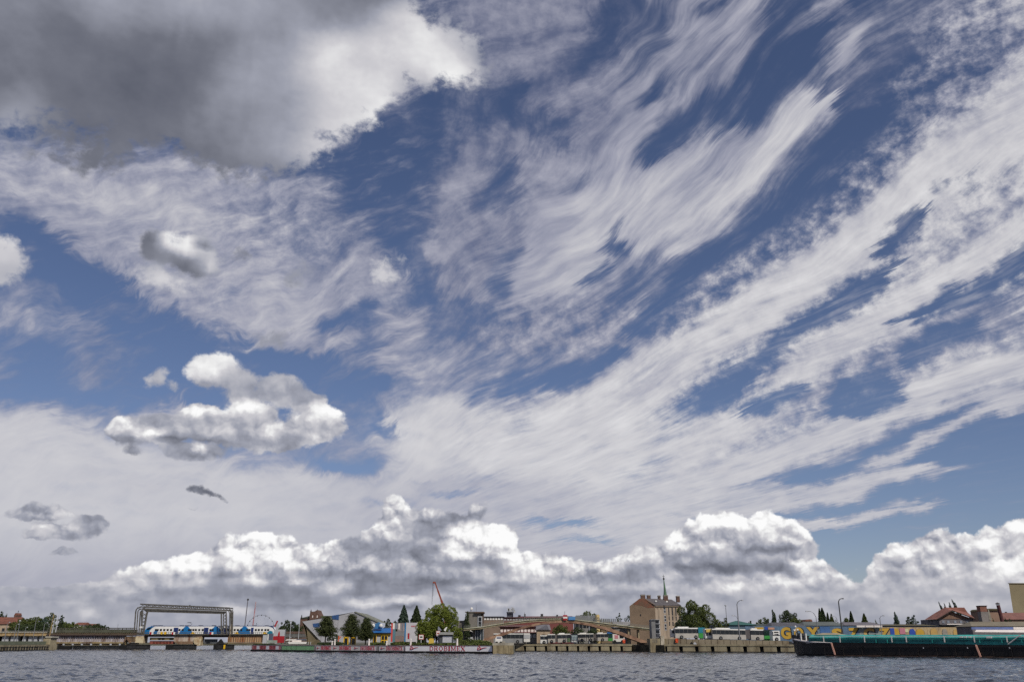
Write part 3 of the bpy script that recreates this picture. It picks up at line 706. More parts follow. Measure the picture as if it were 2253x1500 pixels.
# ================================================================== water and land
def wave(x, y, d):
    h = np.zeros_like(x)
    lr = np.random.default_rng(5)
    for (L, A, n) in ((6.0, .030, 6), (2.8, .036, 8), (1.4, .026, 9), (.75, .013, 8)):
        for k in range(n):
            th = math.radians(200) + lr.normal(0, .55); kk = 2 * math.pi / (L * lr.uniform(.75, 1.3)); ph = lr.uniform(0, 6.28)
            h += A / math.sqrt(n) * 1.6 * (1 - np.abs(np.sin(.5 * (kk * (x * math.cos(th) + y * math.sin(th)) + ph + .6 * np.sin(y * .05 * k + x * .07)))) * 2 + .27)
    return h
def make_water():
    an = np.concatenate([np.linspace(-180, -42, 14)[:-1], np.linspace(-42, 42, 620), np.linspace(42, 180, 14)[1:-1]]) * math.pi / 180
    di = np.concatenate([np.geomspace(3, 34, 16)[:-1], np.geomspace(34, 330, 420)[:-1], np.geomspace(330, 12000, 30)])
    A_, D_ = np.meshgrid(an, di)
    jitter = np.random.default_rng(3).uniform(-.3, .3, D_.shape) * np.gradient(di)[:, None] * (D_ < 330)
    D_ = D_ + jitter
    X_ = np.sin(A_) * D_; Y_ = np.cos(A_) * D_
    Z_ = wave(X_, Y_, D_) * np.clip((430 - D_) / 120, 0, 1) * (np.abs(A_) < .74)
    na, nd = len(an), len(di)
    v = np.stack([X_, Y_, Z_], -1).reshape(-1, 3); v = np.concatenate([v, [[0, 0, 0]]])
    i, j = np.meshgrid(np.arange(nd - 1), np.arange(na), indexing='ij'); j2 = (j + 1) % na
    f = np.stack([i * na + j, i * na + j2, (i + 1) * na + j2, (i + 1) * na + j], -1).reshape(-1, 4)
    me = bpy.data.meshes.new('water'); nv, nf = len(v), len(f)
    tri = np.array([[nd * na, (k + 1) % na, k] for k in range(na)])
    me.vertices.add(nv); me.vertices.foreach_set('co', v.ravel().astype(np.float32))
    me.loops.add(nf * 4 + na * 3); me.loops.foreach_set('vertex_index', np.concatenate([f[:, ::-1].ravel(), tri[:, ::-1].ravel()]).astype(np.int32))
    me.polygons.add(nf + na)
    me.polygons.foreach_set('loop_start', np.concatenate([np.arange(nf) * 4, nf * 4 + np.arange(na) * 3]).astype(np.int32))
    me.polygons.foreach_set('loop_total', np.concatenate([np.full(nf, 4), np.full(na, 3)]).astype(np.int32))
    me.polygons.foreach_set('use_smooth', np.ones(nf + na, bool)); me.update(); me.validate()
    m = bpy.data.materials.new('water_surface'); m.use_nodes = True; nt = m.node_tree; b = nt.nodes['Principled BSDF']
    b.inputs['Base Color'].default_value = (.030, .036, .048, 1); b.inputs['Roughness'].default_value = .12; b.inputs['IOR'].default_value = 1.33; b.inputs['Specular IOR Level'].default_value = .29
    g = nt.nodes.new('ShaderNodeNewGeometry')
    mp = nt.nodes.new('ShaderNodeMapping'); mp.inputs['Scale'].default_value = (.8, .5, 1)
    nt.links.new(g.outputs['Position'], mp.inputs[0])
    n1 = nt.nodes.new('ShaderNodeTexNoise'); n1.inputs['Scale'].default_value = .9; n1.inputs['Detail'].default_value = 2.5; n1.inputs['Roughness'].default_value = .55
    nt.links.new(mp.outputs[0], n1.inputs['Vector'])
    bp = nt.nodes.new('ShaderNodeBump'); bp.inputs['Strength'].default_value = 1.0; bp.inputs['Distance'].default_value = .45
    nt.links.new(n1.outputs['Fac'], bp.inputs['Height']); nt.links.new(bp.outputs[0], b.inputs['Normal'])
    me.materials.append(m)
    o = bpy.data.objects.new('water', me); COL.objects.link(o); struct(o)
make_water()

def land(name, pts, z, m, z0=-1.5, far=None):
    b = MB(); b.prismz([(hx(p, D), D) for p, D in pts] + (far or []), z0, z)
    return struct(b.build(name, m))
GRD = mat('bank_ground', (92, 90, 76), .95, .35, .15)
GZ = 1.5
land('left_bank', [(-900, 120), (-300, 186), (-60, 207.5), (106, 259.5), (118, 275), (165, 340), (285, 520), (300, 640), (620, 660)], GZ, GRD,
     far=[(-200, 9000), (-9000, 9000), (-9000, 100), (-900, 100)])
land('ground', [(556, 226.4), (696, 206.4), (892, 187.4), (1084, 175.6), (1131, 177.6), (1133, 222.8), (1390, 215.8), (1745, 193.8), (2000, 181), (2400, 166), (3200, 142)], GZ, GRD,
     far=[(900, 100), (9000, 100), (9000, 9000), (-195, 9000), (hx(622, 660), 662), (hx(585, 420), 420)])
CONC = mat('weathered_concrete', (150, 140, 114), .9, .3, .6, dark=(112, 100, 78), stretch=(1, 1, .35), bump=.3)
CONCG = mat('grey_concrete', (160, 156, 144), .9, .3, .5, dark=(118, 112, 100), stretch=(1, 1, .4))
BLACK = mat('tarred_timber_and_slot_shade', (16, 15, 14), .8, .4, 1.0)
WHITE = mat('white_paint', (225, 223, 218), .5, .12, .8)
GREY = mat('grey_paint', (120, 122, 126), .6, .2, .8)
LGREY = mat('light_grey_paint', (176, 178, 182), .6, .12, .8)
DGREY = mat('dark_grey_steel', (66, 66, 66), .6, .3, 2.0)
STEEL = mat('grimy_bridge_steel', (92, 90, 84), .65, .3, 1.5, dark=(62, 56, 48))
RUST = mat('rusty_steel', (122, 98, 76), .8, .4, .9, dark=(74, 50, 38), stretch=(1, 1, .4))
GLASS = mat('dark_window_glass', (26, 30, 36), .15, .3, .7)
RED = mat('red_paint', (165, 28, 38), .5, .15, .8)
BLUE = mat('blue_paint', (36, 100, 165), .5, .12, .8)
NAVY = mat('navy_paint', (30, 52, 110), .5, .12, .8)
YELLOW = mat('yellow_paint', (225, 180, 30), .5, .12, .8)
ORANGE = mat('orange_paint', (215, 88, 32), .5, .12, .8)
BRICK = mat('red_brick', (100, 76, 66), .9, .3, 2.0, dark=(76, 58, 50))
ROOFRED = mat('red_tile_roof', (116, 72, 58), .85, .25, .8, dark=(92, 58, 48))
ROOFGREY = mat('slate_roof', (84, 84, 90), .8, .25, 1.2)
PLASTER = mat('stained_plaster', (168, 150, 128), .9, .25, .5, dark=(132, 112, 92), stretch=(1, 1, .4))
TEAL = mat('teal_hatch_paint', (38, 140, 134), .45, .3, .35, dark=(24, 104, 104), stretch=(1, 1, 2))
GREENBUS = mat('green_bus_paint', (66, 150, 72), .35, .1, .6)
HULL = mat('black_hull_paint', (30, 25, 24), .5, .3, 1.2, dark=(9, 9, 11), stretch=(1, 1, .35))
TYRE = mat('tyre_rubber', (22, 22, 22), .8, .3, 2)

# ------------------------------------------------------------------ quays
def quay(name, label, pa, Da, pb, Db, ztop, npile, slot=True, cap=.45, mt=CONC, piece='quay_block', z1=.05, post=False):
    """concrete quay face from one sighted end to the other: cap beam, separate face blocks with dark slots between"""
    ax, ay, bx_, by_ = hx(pa, Da), Da, hx(pb, Db), Db
    L = math.hypot(bx_ - ax, by_ - ay); rot = math.atan2(by_ - ay, bx_ - ax)
    q = thing(name, label, 'quay', (ax, ay, 0), rot)
    MB().box(0, L, -.55, .6, ztop - cap, ztop + .02).build('cap_beam', mt, q)
    MB().box(0, L, .30, .5, -1, ztop - cap).build('dark_backing', BLACK, q)  # backing coloured black to give the shade inside the slots
    MB().box(0, L, -.62, -.45, -.3, .22).build('fender_beam', BLACK, q)
    w = L / npile
    me = MB().box(0, w * .76, -.45, .3, -.8, ztop - cap - .001).mesh(piece, mt)
    for k in range(npile):
        link_mesh(piece, me, q, (k * w + w * .2, rng.uniform(-.04, .04), 0))
    if post:
        pm = MB().box(-.02, w * .26, -.60, -.28, -.8, ztop - cap + .1).mesh('slot_shade_strip', BLACK)  # black strips added on the face, standing for the shaded slots
        for k in range(npile): link_mesh('slot_shade_strip', pm, q, (k * w - w * .04, 0, 0))
    return q, L
quay('quay_wall', 'pale concrete promenade quay with dark slots left of the railway bridge', -60, 206, 106, 258, 1.4, 26, cap=.4, post=True)
quay('quay_wall', 'long concrete quay face in front of the row of parked buses', 1131, 222, 1390, 215, 1.65, 11, cap=.35)
quay('quay_wall', 'concrete quay face with dark slots between the lift tower and the black barge', 1462, 205, 1747, 193, 1.65, 8, cap=.35)
b = MB(); b.prismz([(0, 0), (hx(1462, 205) - hx(1392, 215), -10), (hx(1462, 205) - hx(1392, 215), 4), (0, 6)], -1, 1.52)
tag(b.build('quay_wall', mat('mossy_stone', (78, 70, 52), .95, .5, .8, dark=(36, 34, 24)), loc=(hx(1392, 215), 215, 0)), 'low dark mossy stone quay below the foot of the footbridge arch', 'quay')
# concrete block at the end of the spit
CONCD = mat('stained_block_concrete', (140, 128, 100), .9, .3, .8, dark=(104, 92, 68), stretch=(1, 1, .5), bump=.3)
bk = TH('quay_head', 'square stained concrete quay head at the right end of the banner wall', 'quay', 1084, 174.5, 0)
for i in range(4):
    x0 = bk.X(1085) + i * 1.0 * (bk.X(1130) - bk.X(1085)) / 4; x1 = x0 + (bk.X(1130) - bk.X(1085)) / 4 - .04
    MB().box(x0, x1, -.9, 2.0, -1, 1.55).build('concrete_block', CONCD, bk.o)
MB().box(bk.X(1084), bk.X(1130.5), -.6, 2.4, 1.56, 2.0).build('cap_slab', CONCG, bk.o)
MB().box(bk.X(1104), bk.X(1111), 3, 5.2, 2.0, 2.3).build('step_block', CONCG, bk.o)

# ------------------------------------------------------------------ the banner wall of the spit
LET_RED = mat('banner_red_print', (176, 24, 44), .6, .1, 1)
LET_PALE = mat('banner_faded_red_print', (190, 78, 88), .6, .12, 1)
PINK = mat('banner_pink_cloth', (210, 140, 138), .7, .15, 1)
BGREEN = mat('banner_green_cloth', (148, 196, 140), .7, .2, 1.2)
BWHITE = mat('banner_white_cloth', (244, 241, 242), .6, .07, .5)
BPALE = mat('banner_pale_cloth', (222, 214, 208), .6, .12, .5)
def spit_at(px):
    pts = [(556, 226), (696, 206), (892, 187), (1084, 175)]
    for (a, Da), (b_, Db) in zip(pts[:-1], pts[1:]):
        if px <= b_:
            xa, xb = hx(a, Da), hx(b_, Db)
            lo, hi = 0.0, 1.0
            for _ in range(30):
                t_ = (lo + hi) / 2; D = Da + (Db - Da) * t_; x = xa + (xb - xa) * t_
                if x > hx(px, D): hi = t_
                else: lo = t_
            return x, D
    return hx(1084, 175), 175
sp = thing('quay_wall', 'low quay wall along the spit, dark below its row of banners', 'quay', (hx(556, 226), 226, 0))
x0_, y0_ = hx(556, 226), 226
for a, b_ in [(556, 696), (696, 892), (892, 1084)]:
    (xa, ya), (xb, yb) = spit_at(a), spit_at(b_)
    ang = math.atan2(yb - ya, xb - xa); L = math.hypot(xb - xa, yb - ya)
    MB().box(0, L, -.15, .8, .30, 1.5).build('cap_beam', CONCG, sp, (xa - x0_, ya - y0_, 0), ang)
    MB().box(0, L, -.42, .3, -1, .42).build('fender_beam', BLACK, sp, (xa - x0_, ya - y0_, 0), ang)
LETTERS = {}
SLAB = {  # strokes on a unit square: heavy stems with slab serifs
    'D': [((.14, 0), (.14, 1), 1), ((0, .04), (.5, .04), .4), ((0, .96), (.5, .96), .4), ((.5, .96), (.86, .72), .7), ((.86, .75), (.86, .25), 1), ((.86, .28), (.5, .04), .7)],
    'R': [((.16, 0), (.16, 1), 1), ((0, .04), (.36, .04), .4), ((0, .96), (.55, .96), .4), ((.55, .96), (.82, .82), .6), ((.82, .86), (.82, .62), .9), ((.82, .64), (.5, .5), .6), ((.2, .5), (.55, .5), .4), ((.5, .5), (.86, .02), 1), ((.78, .04), (1, .04), .4)],
    'O': [((.13, .28), (.13, .72), 1), ((.13, .7), (.4, .96), .7), ((.36, .96), (.64, .96), .5), ((.6, .96), (.87, .7), .7), ((.87, .72), (.87, .28), 1), ((.87, .3), (.6, .04), .7), ((.36, .04), (.64, .04), .5), ((.4, .04), (.13, .3), .7)],
    'B': [((.16, 0), (.16, 1), 1), ((0, .04), (.6, .04), .4), ((0, .96), (.58, .96), .4), ((.56, .96), (.8, .8), .6), ((.8, .84), (.8, .64), .9), ((.8, .66), (.5, .52), .6), ((.2, .52), (.6, .52), .4), ((.56, .52), (.86, .36), .6), ((.86, .4), (.86, .18), .9), ((.86, .2), (.56, .04), .6)],
    'I': [((.5, 0), (.5, 1), 1.9), ((.02, .04), (.98, .04), .4), ((.02, .96), (.98, .96), .4)],
    'M': [((.14, 0), (.14, 1), .6), ((0, .04), (.3, .04), .4), ((.0, .96), (.26, .96), .4), ((.2, 1), (.5, .1), .85), ((.5, .1), (.8, 1), .6), ((.84, 0), (.84, 1), .95), ((.7, .04), (1, .04), .4), ((.76, .96), (1, .96), .4)],
    'E': [((.18, 0), (.18, 1), 1), ((0, .04), (.9, .04), .4), ((0, .96), (.88, .96), .4), ((.2, .5), (.62, .5), .4), ((.9, .02), (.9, .26), .5), ((.88, .98), (.88, .76), .5), ((.62, .38), (.62, .62), .4)],
    'X': [((.08, 1), (.9, 0), 1.1), ((.9, 1), (.1, 0), .6), ((0, .96), (.34, .96), .4), ((.68, .96), (1, .96), .4), ((0, .04), (.32, .04), .4), ((.64, .04), (1, .04), .4)]}
def slab_letter(ch, m, w, h, t):
    b_ = MB()
    for (p, q, k) in SLAB[ch]:
        th = t * k * h * .8
        b_.bar((p[0] * w, 0, p[1] * h), (q[0] * w, 0, q[1] * h), .02 + .002 * k, th) if abs(p[0] - q[0]) > 1e-6 and abs(p[1] - q[1]) < 1e-6 else b_.add(*stroke(p[0] * w, p[1] * h, q[0] * w, q[1] * h, th, .01 + .001 * k))
    return b_.mesh('letter', m)
def stroke(x0, z0, x1, z1, th, d):
    L = math.hypot(x1 - x0, z1 - z0); nx, nz = -(z1 - z0) / L * th / 2, (x1 - x0) / L * th / 2
    q = [(x0 + nx, z0 + nz), (x1 + nx, z1 + nz), (x1 - nx, z1 - nz), (x0 - nx, z0 - nz)]
    return [(x, -d, z) for x, z in q] + [(x, d, z) for x, z in q], [(0, 1, 2, 3), (7, 6, 5, 4), (0, 4, 5, 1), (1, 5, 6, 2), (2, 6, 7, 3), (3, 7, 4, 0)]
def logo(parent, mtl, x, z, s, y=-.02):
    b = MB()
    b.tube([(x, y, z), (x + s * .08, y, z + s * .5), (x + s * .32, y, z + s * .75), (x + s * .6, y, z + s * .45), (x + s * .62, y, z + s * .1), (x, y, z)], s * .06, 5)
    b.tube([(x + s * .15, y, z + s * .2), (x + s * .5, y, z + s * .5)], s * .05, 5)
    b.tube([(x + s * .55, y, z + s * .1), (x + s * 1.1, y, z + s * .3), (x + s * 1.4, y, z + s * .36), (x + s * 2.0, y, z + s * .4)], [s * .12, s * .07, s * .06, s * .03], 5)
    b.build('emblem', mtl, parent)
def banner(pa, pb, label, mt_, words=(), z0=.42, z1=1.36, letm=LET_PALE, frame=True):
    (xa, ya), (xb, yb) = spit_at(pa), spit_at(pb)
    ang = math.atan2(yb - ya, xb - xa); L = math.hypot(xb - xa, yb - ya)
    t_ = thing('banner', label, 'banner', (xa, ya - .22, 0), ang, 'advertising banners along the spit')
    MB().box(0, L, -.03, .03, z0, z1).build('cloth', mt_, t_)
    if frame:
        fr = MB(); fr.box(-.05, L + .05, -.06, .04, z1, z1 + .07); fr.box(-.05, 0, -.06, .04, z0, z1); fr.box(L, L + .05, -.06, .04, z0, z1)
        fr.build('frame', mat('banner_frame', (110, 84, 104), .6), t_)
    S_ = L / (pb - pa)
    for (w, wa, wb, kind) in words:
        xx = (wa - pa) * S_; ww = (wb - wa) * S_
        if kind == 'logo': logo(t_, letm, xx, z0 + .3, ww / 2.0, -.05)
        elif kind == 'box':
            MB().box(xx, xx + ww, -.045, -.031, z0 + .08, z1 - .08).build('printed_panel', mt_ if w == '' else BWHITE, t_)
        else:
            wd = [{'I': .5, 'M': 1.3, 'O': 1.12, 'E': .88}.get(ch, 1.0) for ch in w]; tot = sum(wd); x_c = xx
            for ch, q in zip(w, wd):
                lw_ = ww * q / tot; key = (ch, round(lw_, 2), kind, letm.name, round(z1 - z0, 2))
                if key not in LETTERS: LETTERS[key] = slab_letter(ch, letm, lw_ * .86, (z1 - z0) * .82, .27 if kind == 'bold' else .23)
                link_mesh('letter', LETTERS[key], t_, (x_c + lw_ * .07, -.045, z0 + (z1 - z0) * .11)); x_c += lw_
    return t_
banner(893, 1083, 'wide clean white banner with large dark red DROBIMEX lettering and two emblems', BWHITE,
       [('DROBIMEX', 948, 1027, 'bold'), ('', 904, 922, 'logo'), ('', 1053, 1072, 'logo')], z0=.40, z1=1.40, letm=LET_RED)
banner(835, 890, 'short pale banner with one faded red DROBIMEX just left of the wide white banner', BPALE, [('DROBIMEX', 851, 887, 'n'), ('', 839, 848, 'logo')])
banner(697, 830, 'pale banner repeating faded red DROBIMEX three times', BPALE,
       [('DROBIMEX', 708, 731, 'n'), ('DROBIMEX', 750, 776, 'n'), ('DROBIMEX', 796, 826, 'n'), ('', 699, 706, 'logo'), ('', 737, 745, 'logo'), ('', 783, 791, 'logo')])
gb = banner(622, 693, 'pale green banner of four plain panels between the pink and the white ones', BGREEN, [])
for k in range(1, 4): 
    MB().box(.02, .10, -.05, -.03, .42, 1.36).build('seam', mat('seam_dark_green', (74, 110, 76)), gb, ((622, 693)[0] * 0 + k * 2.05, 0, 0))
banner(557, 619, 'long pink banner at the left tip of the spit with small white squares', PINK,
       [('P', 567, 573, 'box'), ('P', 588, 594, 'box'), ('P', 609, 615, 'box'), ('DROB', 575, 587, 'n'), ('DROB', 596, 608, 'n'), ('DR', 559, 566, 'n')], letm=mat('banner_brick_print', (150, 50, 60)))

# ================================================================== left bank: viaduct, trees, houses
OCHRE = mat('ochre_concrete', (160, 138, 100), .9, .3, .6, dark=(112, 94, 66), stretch=(1, 1, .4))
# promenade parapet
pr = TH('parapet', 'grey green concrete parapet along the left promenade above the slotted quay', 'wall', -30, 226, 1.4)
for i in range(9):
    a = -40 + i * 16.5
    D_ = 212 + i * 5.6
    x0 = hx(a, D_) - hx(-30, 226); x1 = hx(a + 15.9, D_ + 5.4) - hx(-30, 226)
    q = MB(); q.prismz([(x0, D_ - 226), (x1, D_ + 5.4 - 226), (x1, D_ + 5.7 - 226), (x0, D_ - 226 + .3)], 0, .95)
    q.build('wall_panel', mat('promenade_green_grey', (112, 118, 98), .9, .2, .5), pr.o)
# quay end pier
pe = TH('bridge_pier', 'stone abutment pier at the left end of the plate girder bridge', 'pier', 110, 262, 0)
MB().box(pe.X(105), pe.X(118), -1.5, 3, -1, 1.55).build('footing', CONC, pe.o)
MB().box(pe.X(106.5), pe.X(117), -1, 2.5, 1.55, pe.Z(1402)).build('shaft', CONC, pe.o)
MB().box(pe.X(93), pe.X(106), 1, 4, 1.5, pe.Z(1404)).build('side_block', CONC, pe.o)
MB().box(pe.X(105), pe.X(120), -1.2, 2.7, pe.Z(1402), pe.Z(1399)).build('cap_stone', CONCG, pe.o)
# approach viaduct, left
vd = TH('viaduct', 'ochre concrete road viaduct on pale columns at the far left', 'viaduct', 50, 300, 1.5)
MB().box(vd.X(-60), vd.X(104), 0, 9, vd.Z(1397), vd.Z(1391)).build('deck', OCHRE, vd.o)
MB().box(vd.X(-60), vd.X(104), -.4, 0, vd.Z(1398), vd.Z(1395.5)).build('edge_beam', OCHRE, vd.o)
MB().box(vd.X(-60), vd.X(104), -.2, -.05, vd.Z(1391), vd.Z(1388.5)).build('parapet', CONCG, vd.o)
me = MB().box(-.55, .55, .5, 2, 0, vd.Z(1397)).mesh('column', LGREY)
for px in (-14, 8, 14.5, 27, 36, 53, 66, 78, 90): link_mesh('column', me, vd.o, (vd.X(px), 0, 0))
MB().box(vd.X(-60), vd.X(100), 8, 8.6, 0, vd.Z(1398)).build('dark_backing', mat('painted_shade_backing', (40, 38, 34), .95, .3, .5), vd.o)  # dark sheet behind the columns, shade under the deck put into its colour
for k, px in enumerate(range(-50, 104, 6)):
    MB().box(vd.X(px), vd.X(px) + .09, -.3, -.2, vd.Z(1391), vd.Z(1386.5)).build('rail_post', GREY, vd.o)
MB().box(vd.X(-56), vd.X(104), -.3, -.2, vd.Z(1387), vd.Z(1386.5)).build('handrail', GREY, vd.o)

def lamp(px, D, ytop, label, arm=0, z0=1.5, group=None, col=GREY, armz=1415, two=False, h_thick=.11, head=True, bend=True):
    t_ = TH('street_lamp', label, 'street lamp', px, D, z0, group, py=(ytop + 1400) / 2)
    H = t_.Z(ytop)
    a = hx(px + arm, D) - hx(px, D)
    if bend and arm:
        pts = [(0, 0, 0), (0, 0, H * .5), (0, 0, H - abs(a) * .75), (a * .25, 0, H - abs(a) * .28), (a * .6, 0, H - .05), (a, 0, H)]
        r = [h_thick * 1.3, h_thick, h_thick * .8, h_thick * .7, h_thick * .6, h_thick * .6]
    else: pts = [(0, 0, 0), (0, 0, H)]; r = [h_thick * 1.2, h_thick * .7]
    MB().tube(pts, r).build('post', col, t_.o)
    if head:
        if arm: MB().box(min(a, a * 1.35), max(a, a * 1.35), -.16, .16, H - .12, H + .10).build('lamp_head', LGREY if col is not DGREY else DGREY, t_.o)
        else: MB().ball((0, 0, H + .1), .3, .3, .2).build('lamp_head', LGREY, t_.o)
    return t_
for px, yt, D_, arm, lb in [(34, 1372, 240, 4, 'pale short lamp post at the far left beside the red roof'), (41, 1366, 250, 0, 'thin pale post second from the left by the viaduct'), (55, 1379, 245, 3, 'short pale lamp post in front of the left trees'),
    (77, 1357, 262, 0, 'slender grey post before the middle of the left tree mass'), (96, 1369, 275, 5, 'white headed lamp among the dark left trees'), (14, 1368, 236, 4, 'leftmost pale lamp post with a white head')]:
    lamp(px, D_, yt, lb, arm, col=GREY, h_thick=.085)
for px, yt, yb, lb in [(109.5, 1350, 1399, 'tall ochre mast standing on the bridge abutment'), (113.5, 1358, 1392, 'short white mast between two taller ones on the abutment'), (121, 1354, 1390, 'white railway signal mast with lamps near the abutment')]:
    t_ = TH('mast', lb, 'mast', px, 264, hz(yb, 264))
    MB().tube([(0, 0, 0), (t_.X(px + 1.5), 0, t_.Z(yt))], [.16, .09]).build('pole', LGREY if px > 112 else OCHRE, t_.o)
    if px > 112:
        for z in (.45, .7):
            MB().box(-.15, .2, -.3, -.1, t_.Z(yt) * z, t_.Z(yt) * z + .4).build('signal_box', LGREY, t_.o)

# far-left houses and trees
def gable_house(px0, px1, D, y_eave, y_ridge, label, wall=PLASTER, roof=ROOFRED, z0=1.5, depth=9, cat='house', name='house', ridge=None, win=0, wr=None, hip=.0, ybase=None):
    t_ = TH(name, label, cat, (px0 + px1) / 2, D, z0, py=(y_eave + y_ridge) / 2 + 3)
    x0, x1 = t_.X(px0), t_.X(px1); e, r = t_.Z(y_eave), t_.Z(y_ridge)
    MB().box(x0, x1, 0, depth, 0, e).build('wall', wall, t_.o)
    b = MB(); h_ = (x1 - x0) * hip
    b.add([(x0 - .3, -.4, e), (x1 + .3, -.4, e), (x1 + .3, depth + .4, e), (x0 - .3, depth + .4, e), (x0 + h_, depth / 2, r), (x1 - h_, depth / 2, r)],
          [(0, 1, 5, 4), (2, 3, 4, 5), (0, 4, 3), (1, 2, 5), (0, 3, 2, 1)])
    b.build('roof', roof, t_.o)
    if win:
        wme = MB().box(-.5, .5, -.06, .05, 0, 1.3).mesh('window', GLASS)
        rows = wr or [.3]
        for zr in rows:
            for k in range(win):
                link_mesh('window', wme, t_.o, (x0 + (x1 - x0) * (k + .5) / win, 0, e * zr))
    return t_
gable_house(-60, 34, 330, 1372, 1356, 'long house with a red tiled roof at the far left edge', wr=[.6], win=6)
ch = TH('church', 'distant brick church gable with a small cross above the far left roofs', 'church', 33, 420, 1.5, py=1352)
MB().box(ch.X(31), ch.X(35.5), 0, 5, 0, ch.Z(1352.5)).build('wall', BRICK, ch.o)
MB().prism([(ch.X(30.8), ch.Z(1352.5)), (ch.X(35.8), ch.Z(1352.5)), (ch.X(33.4), ch.Z(1347.5))], 0, 5).build('roof', ROOFRED, ch.o)
MB().tube([(ch.X(33.7), 2, ch.Z(1347)), (ch.X(33.7), 2, ch.Z(1342))], .12).bar((ch.X(33), 2, ch.Z(1344)), (ch.X(34.6), 2, ch.Z(1344)), .2).build('cross', DGREY, ch.o)
GL = 'trees behind the viaduct on the left bank'
for a in [(2, 350, 1336, 16, 'dark green tree cut by the left edge of the picture', 'oval', 'dark'), (12, 352, 1343, 9, 'small dark tree just right of the leftmost crown', 'oval', 'dark'),
          (30, 315, 1362, 26, 'low grey green tree in front of the red roof at the far left', 'round', 'green'), (48, 322, 1353, 26, 'second low tree right of the small church gable', 'round', 'green'),
          (65, 330, 1352, 26, 'mid height tree in the middle of the left tree mass', 'round', 'green'), (80, 335, 1348, 26, 'round tree left of the highest crown of the left mass', 'round', 'green'),
          (112, 345, 1341, 32, 'highest crown of the tree mass on the left bank', 'ragged', 'green'), (96, 340, 1351, 26, 'tree just left of the highest crown on the left bank', 'round', 'blue'),
          (134, 350, 1346, 16, 'narrow dark ragged tree at the right end of the high left mass', 'ragged', 'dark'), (90, 318, 1366, 40, 'low dark foliage under the highest crown behind the masts', 'round', 'dark'), (55, 312, 1370, 40, 'low dark foliage above the viaduct columns', 'round', 'dark')]:
    tree(a[0], a[1], a[2], a[3], a[4], a[5], a[6], group=GL, low=.10, dens=1.3)
GL2 = 'lower trees beyond the plate girder bridge'
for a in [(140, 400, 1364, 34, 'low olive tree right of the high left tree mass', 'round', 'green'), (158, 410, 1364, 30, 'low olive tree with a flat top behind the bridge railing', 'round', 'green'),
          (178, 420, 1372, 26, 'low olive tree below the small distant red roofs', 'round', 'green'), (196, 425, 1370, 28, 'low dark tree right of the small red roofs', 'round', 'dark'),
          (214, 428, 1368, 30, 'rounded dark tree near the end of the low left trees', 'round', 'dark'), (229, 430, 1371, 24, 'last low dark tree before the gap to the portal', 'round', 'dark')]:
    tree(a[0], a[1], a[2], a[3], a[4], a[5], a[6], group=GL2, low=.06, dens=1.3)
gable_house(162, 184, 470, 1374, 1368, 'small distant house with a red roof above the low left trees', wall=WHITE)
gable_house(186, 205, 480, 1377, 1371, 'second small distant red roof right of the first among the low trees', wall=BRICK)
tree(268, 900, 1382, 20, 'tiny distant tree behind the white railed bridge', 'round', 'dark', low=.1)
# distant white railed bridge
fb = TH('footbridge', 'distant grey footbridge with open white railing left of the steel portal', 'bridge', 266, 520, 1.5)
MB().box(fb.X(238), fb.X(296), 0, 3, fb.Z(1390), fb.Z(1386.5)).build('deck', STEEL, fb.o)
MB().box(fb.X(238), fb.X(296), 0, .2, fb.Z(1381.5), fb.Z(1380)).build('handrail', DGREY, fb.o)
me = MB().box(-.14, .14, 0, .2, fb.Z(1386.5), fb.Z(1381.5)).mesh('rail_post', DGREY)
for k in range(20): link_mesh('rail_post', me, fb.o, (fb.X(240 + k * 2.9), 0, 0))
me = MB().box(-.5, .5, .5, 2, 0, fb.Z(1390)).mesh('column', CONCG)
for px in (245, 266, 288): link_mesh('column', me, fb.o, (fb.X(px), 0, 0))
lamp(258, 525, 1371, 'thin distant mast above the white railed footbridge', 0, head=False, h_thick=.12)

# ================================================================== railway bridge, portal and train
BD = 290
rb = TH('railway_bridge', 'long low railway bridge of riveted plate girders with rust stains', 'bridge', 300, BD, 0)
X, Z = rb.X, rb.Z
# left deck
MB().box(X(104), X(302), -.5, 5, Z(1397), Z(1391)).build('deck', mat('bridge_deck_brown', (88, 76, 60), .85, .3, .6), rb.o)
MB().box(X(104), X(302), -.8, -.5, Z(1398), Z(1396)).build('edge_beam', mat('bridge_edge_dark', (52, 34, 38), .8, .3, .8), rb.o)
SILVER = mat('silver_girder_paint', (168, 162, 166), .6, .25, .5, dark=(120, 104, 96), stretch=(1, 1, .3))
MB().box(X(118), X(276), 0, .4, Z(1411), Z(1398)).build('girder', SILVER, rb.o)
me = MB().box(-.07, .07, -.28, 0, Z(1411.2), Z(1398.2)).mesh('stiffener', SILVER)
for k in range(30): link_mesh('stiffener', me, rb.o, (X(121 + k * 5.2), 0, 0))
LEDGE = mat('stained_ledge', (140, 122, 84), .9, .4, .5, dark=(84, 60, 44), stretch=(.5, 1, 1))
MB().box(X(117), X(280), -.6, .8, Z(1414.5), Z(1411.4)).build('bottom_flange', LEDGE, rb.o)
MB().box(X(117), X(285), -.2, 1.4, Z(1418.5), Z(1415)).build('service_walk', LEDGE, rb.o)
me = MB().box(-.28, .28, -.3, .1, Z(1418.5), Z(1414.5)).mesh('bracket', LGREY)
for px in (123, 127, 145, 165, 185, 205, 226, 248, 268): link_mesh('bracket', me, rb.o, (X(px), -.25, 0))
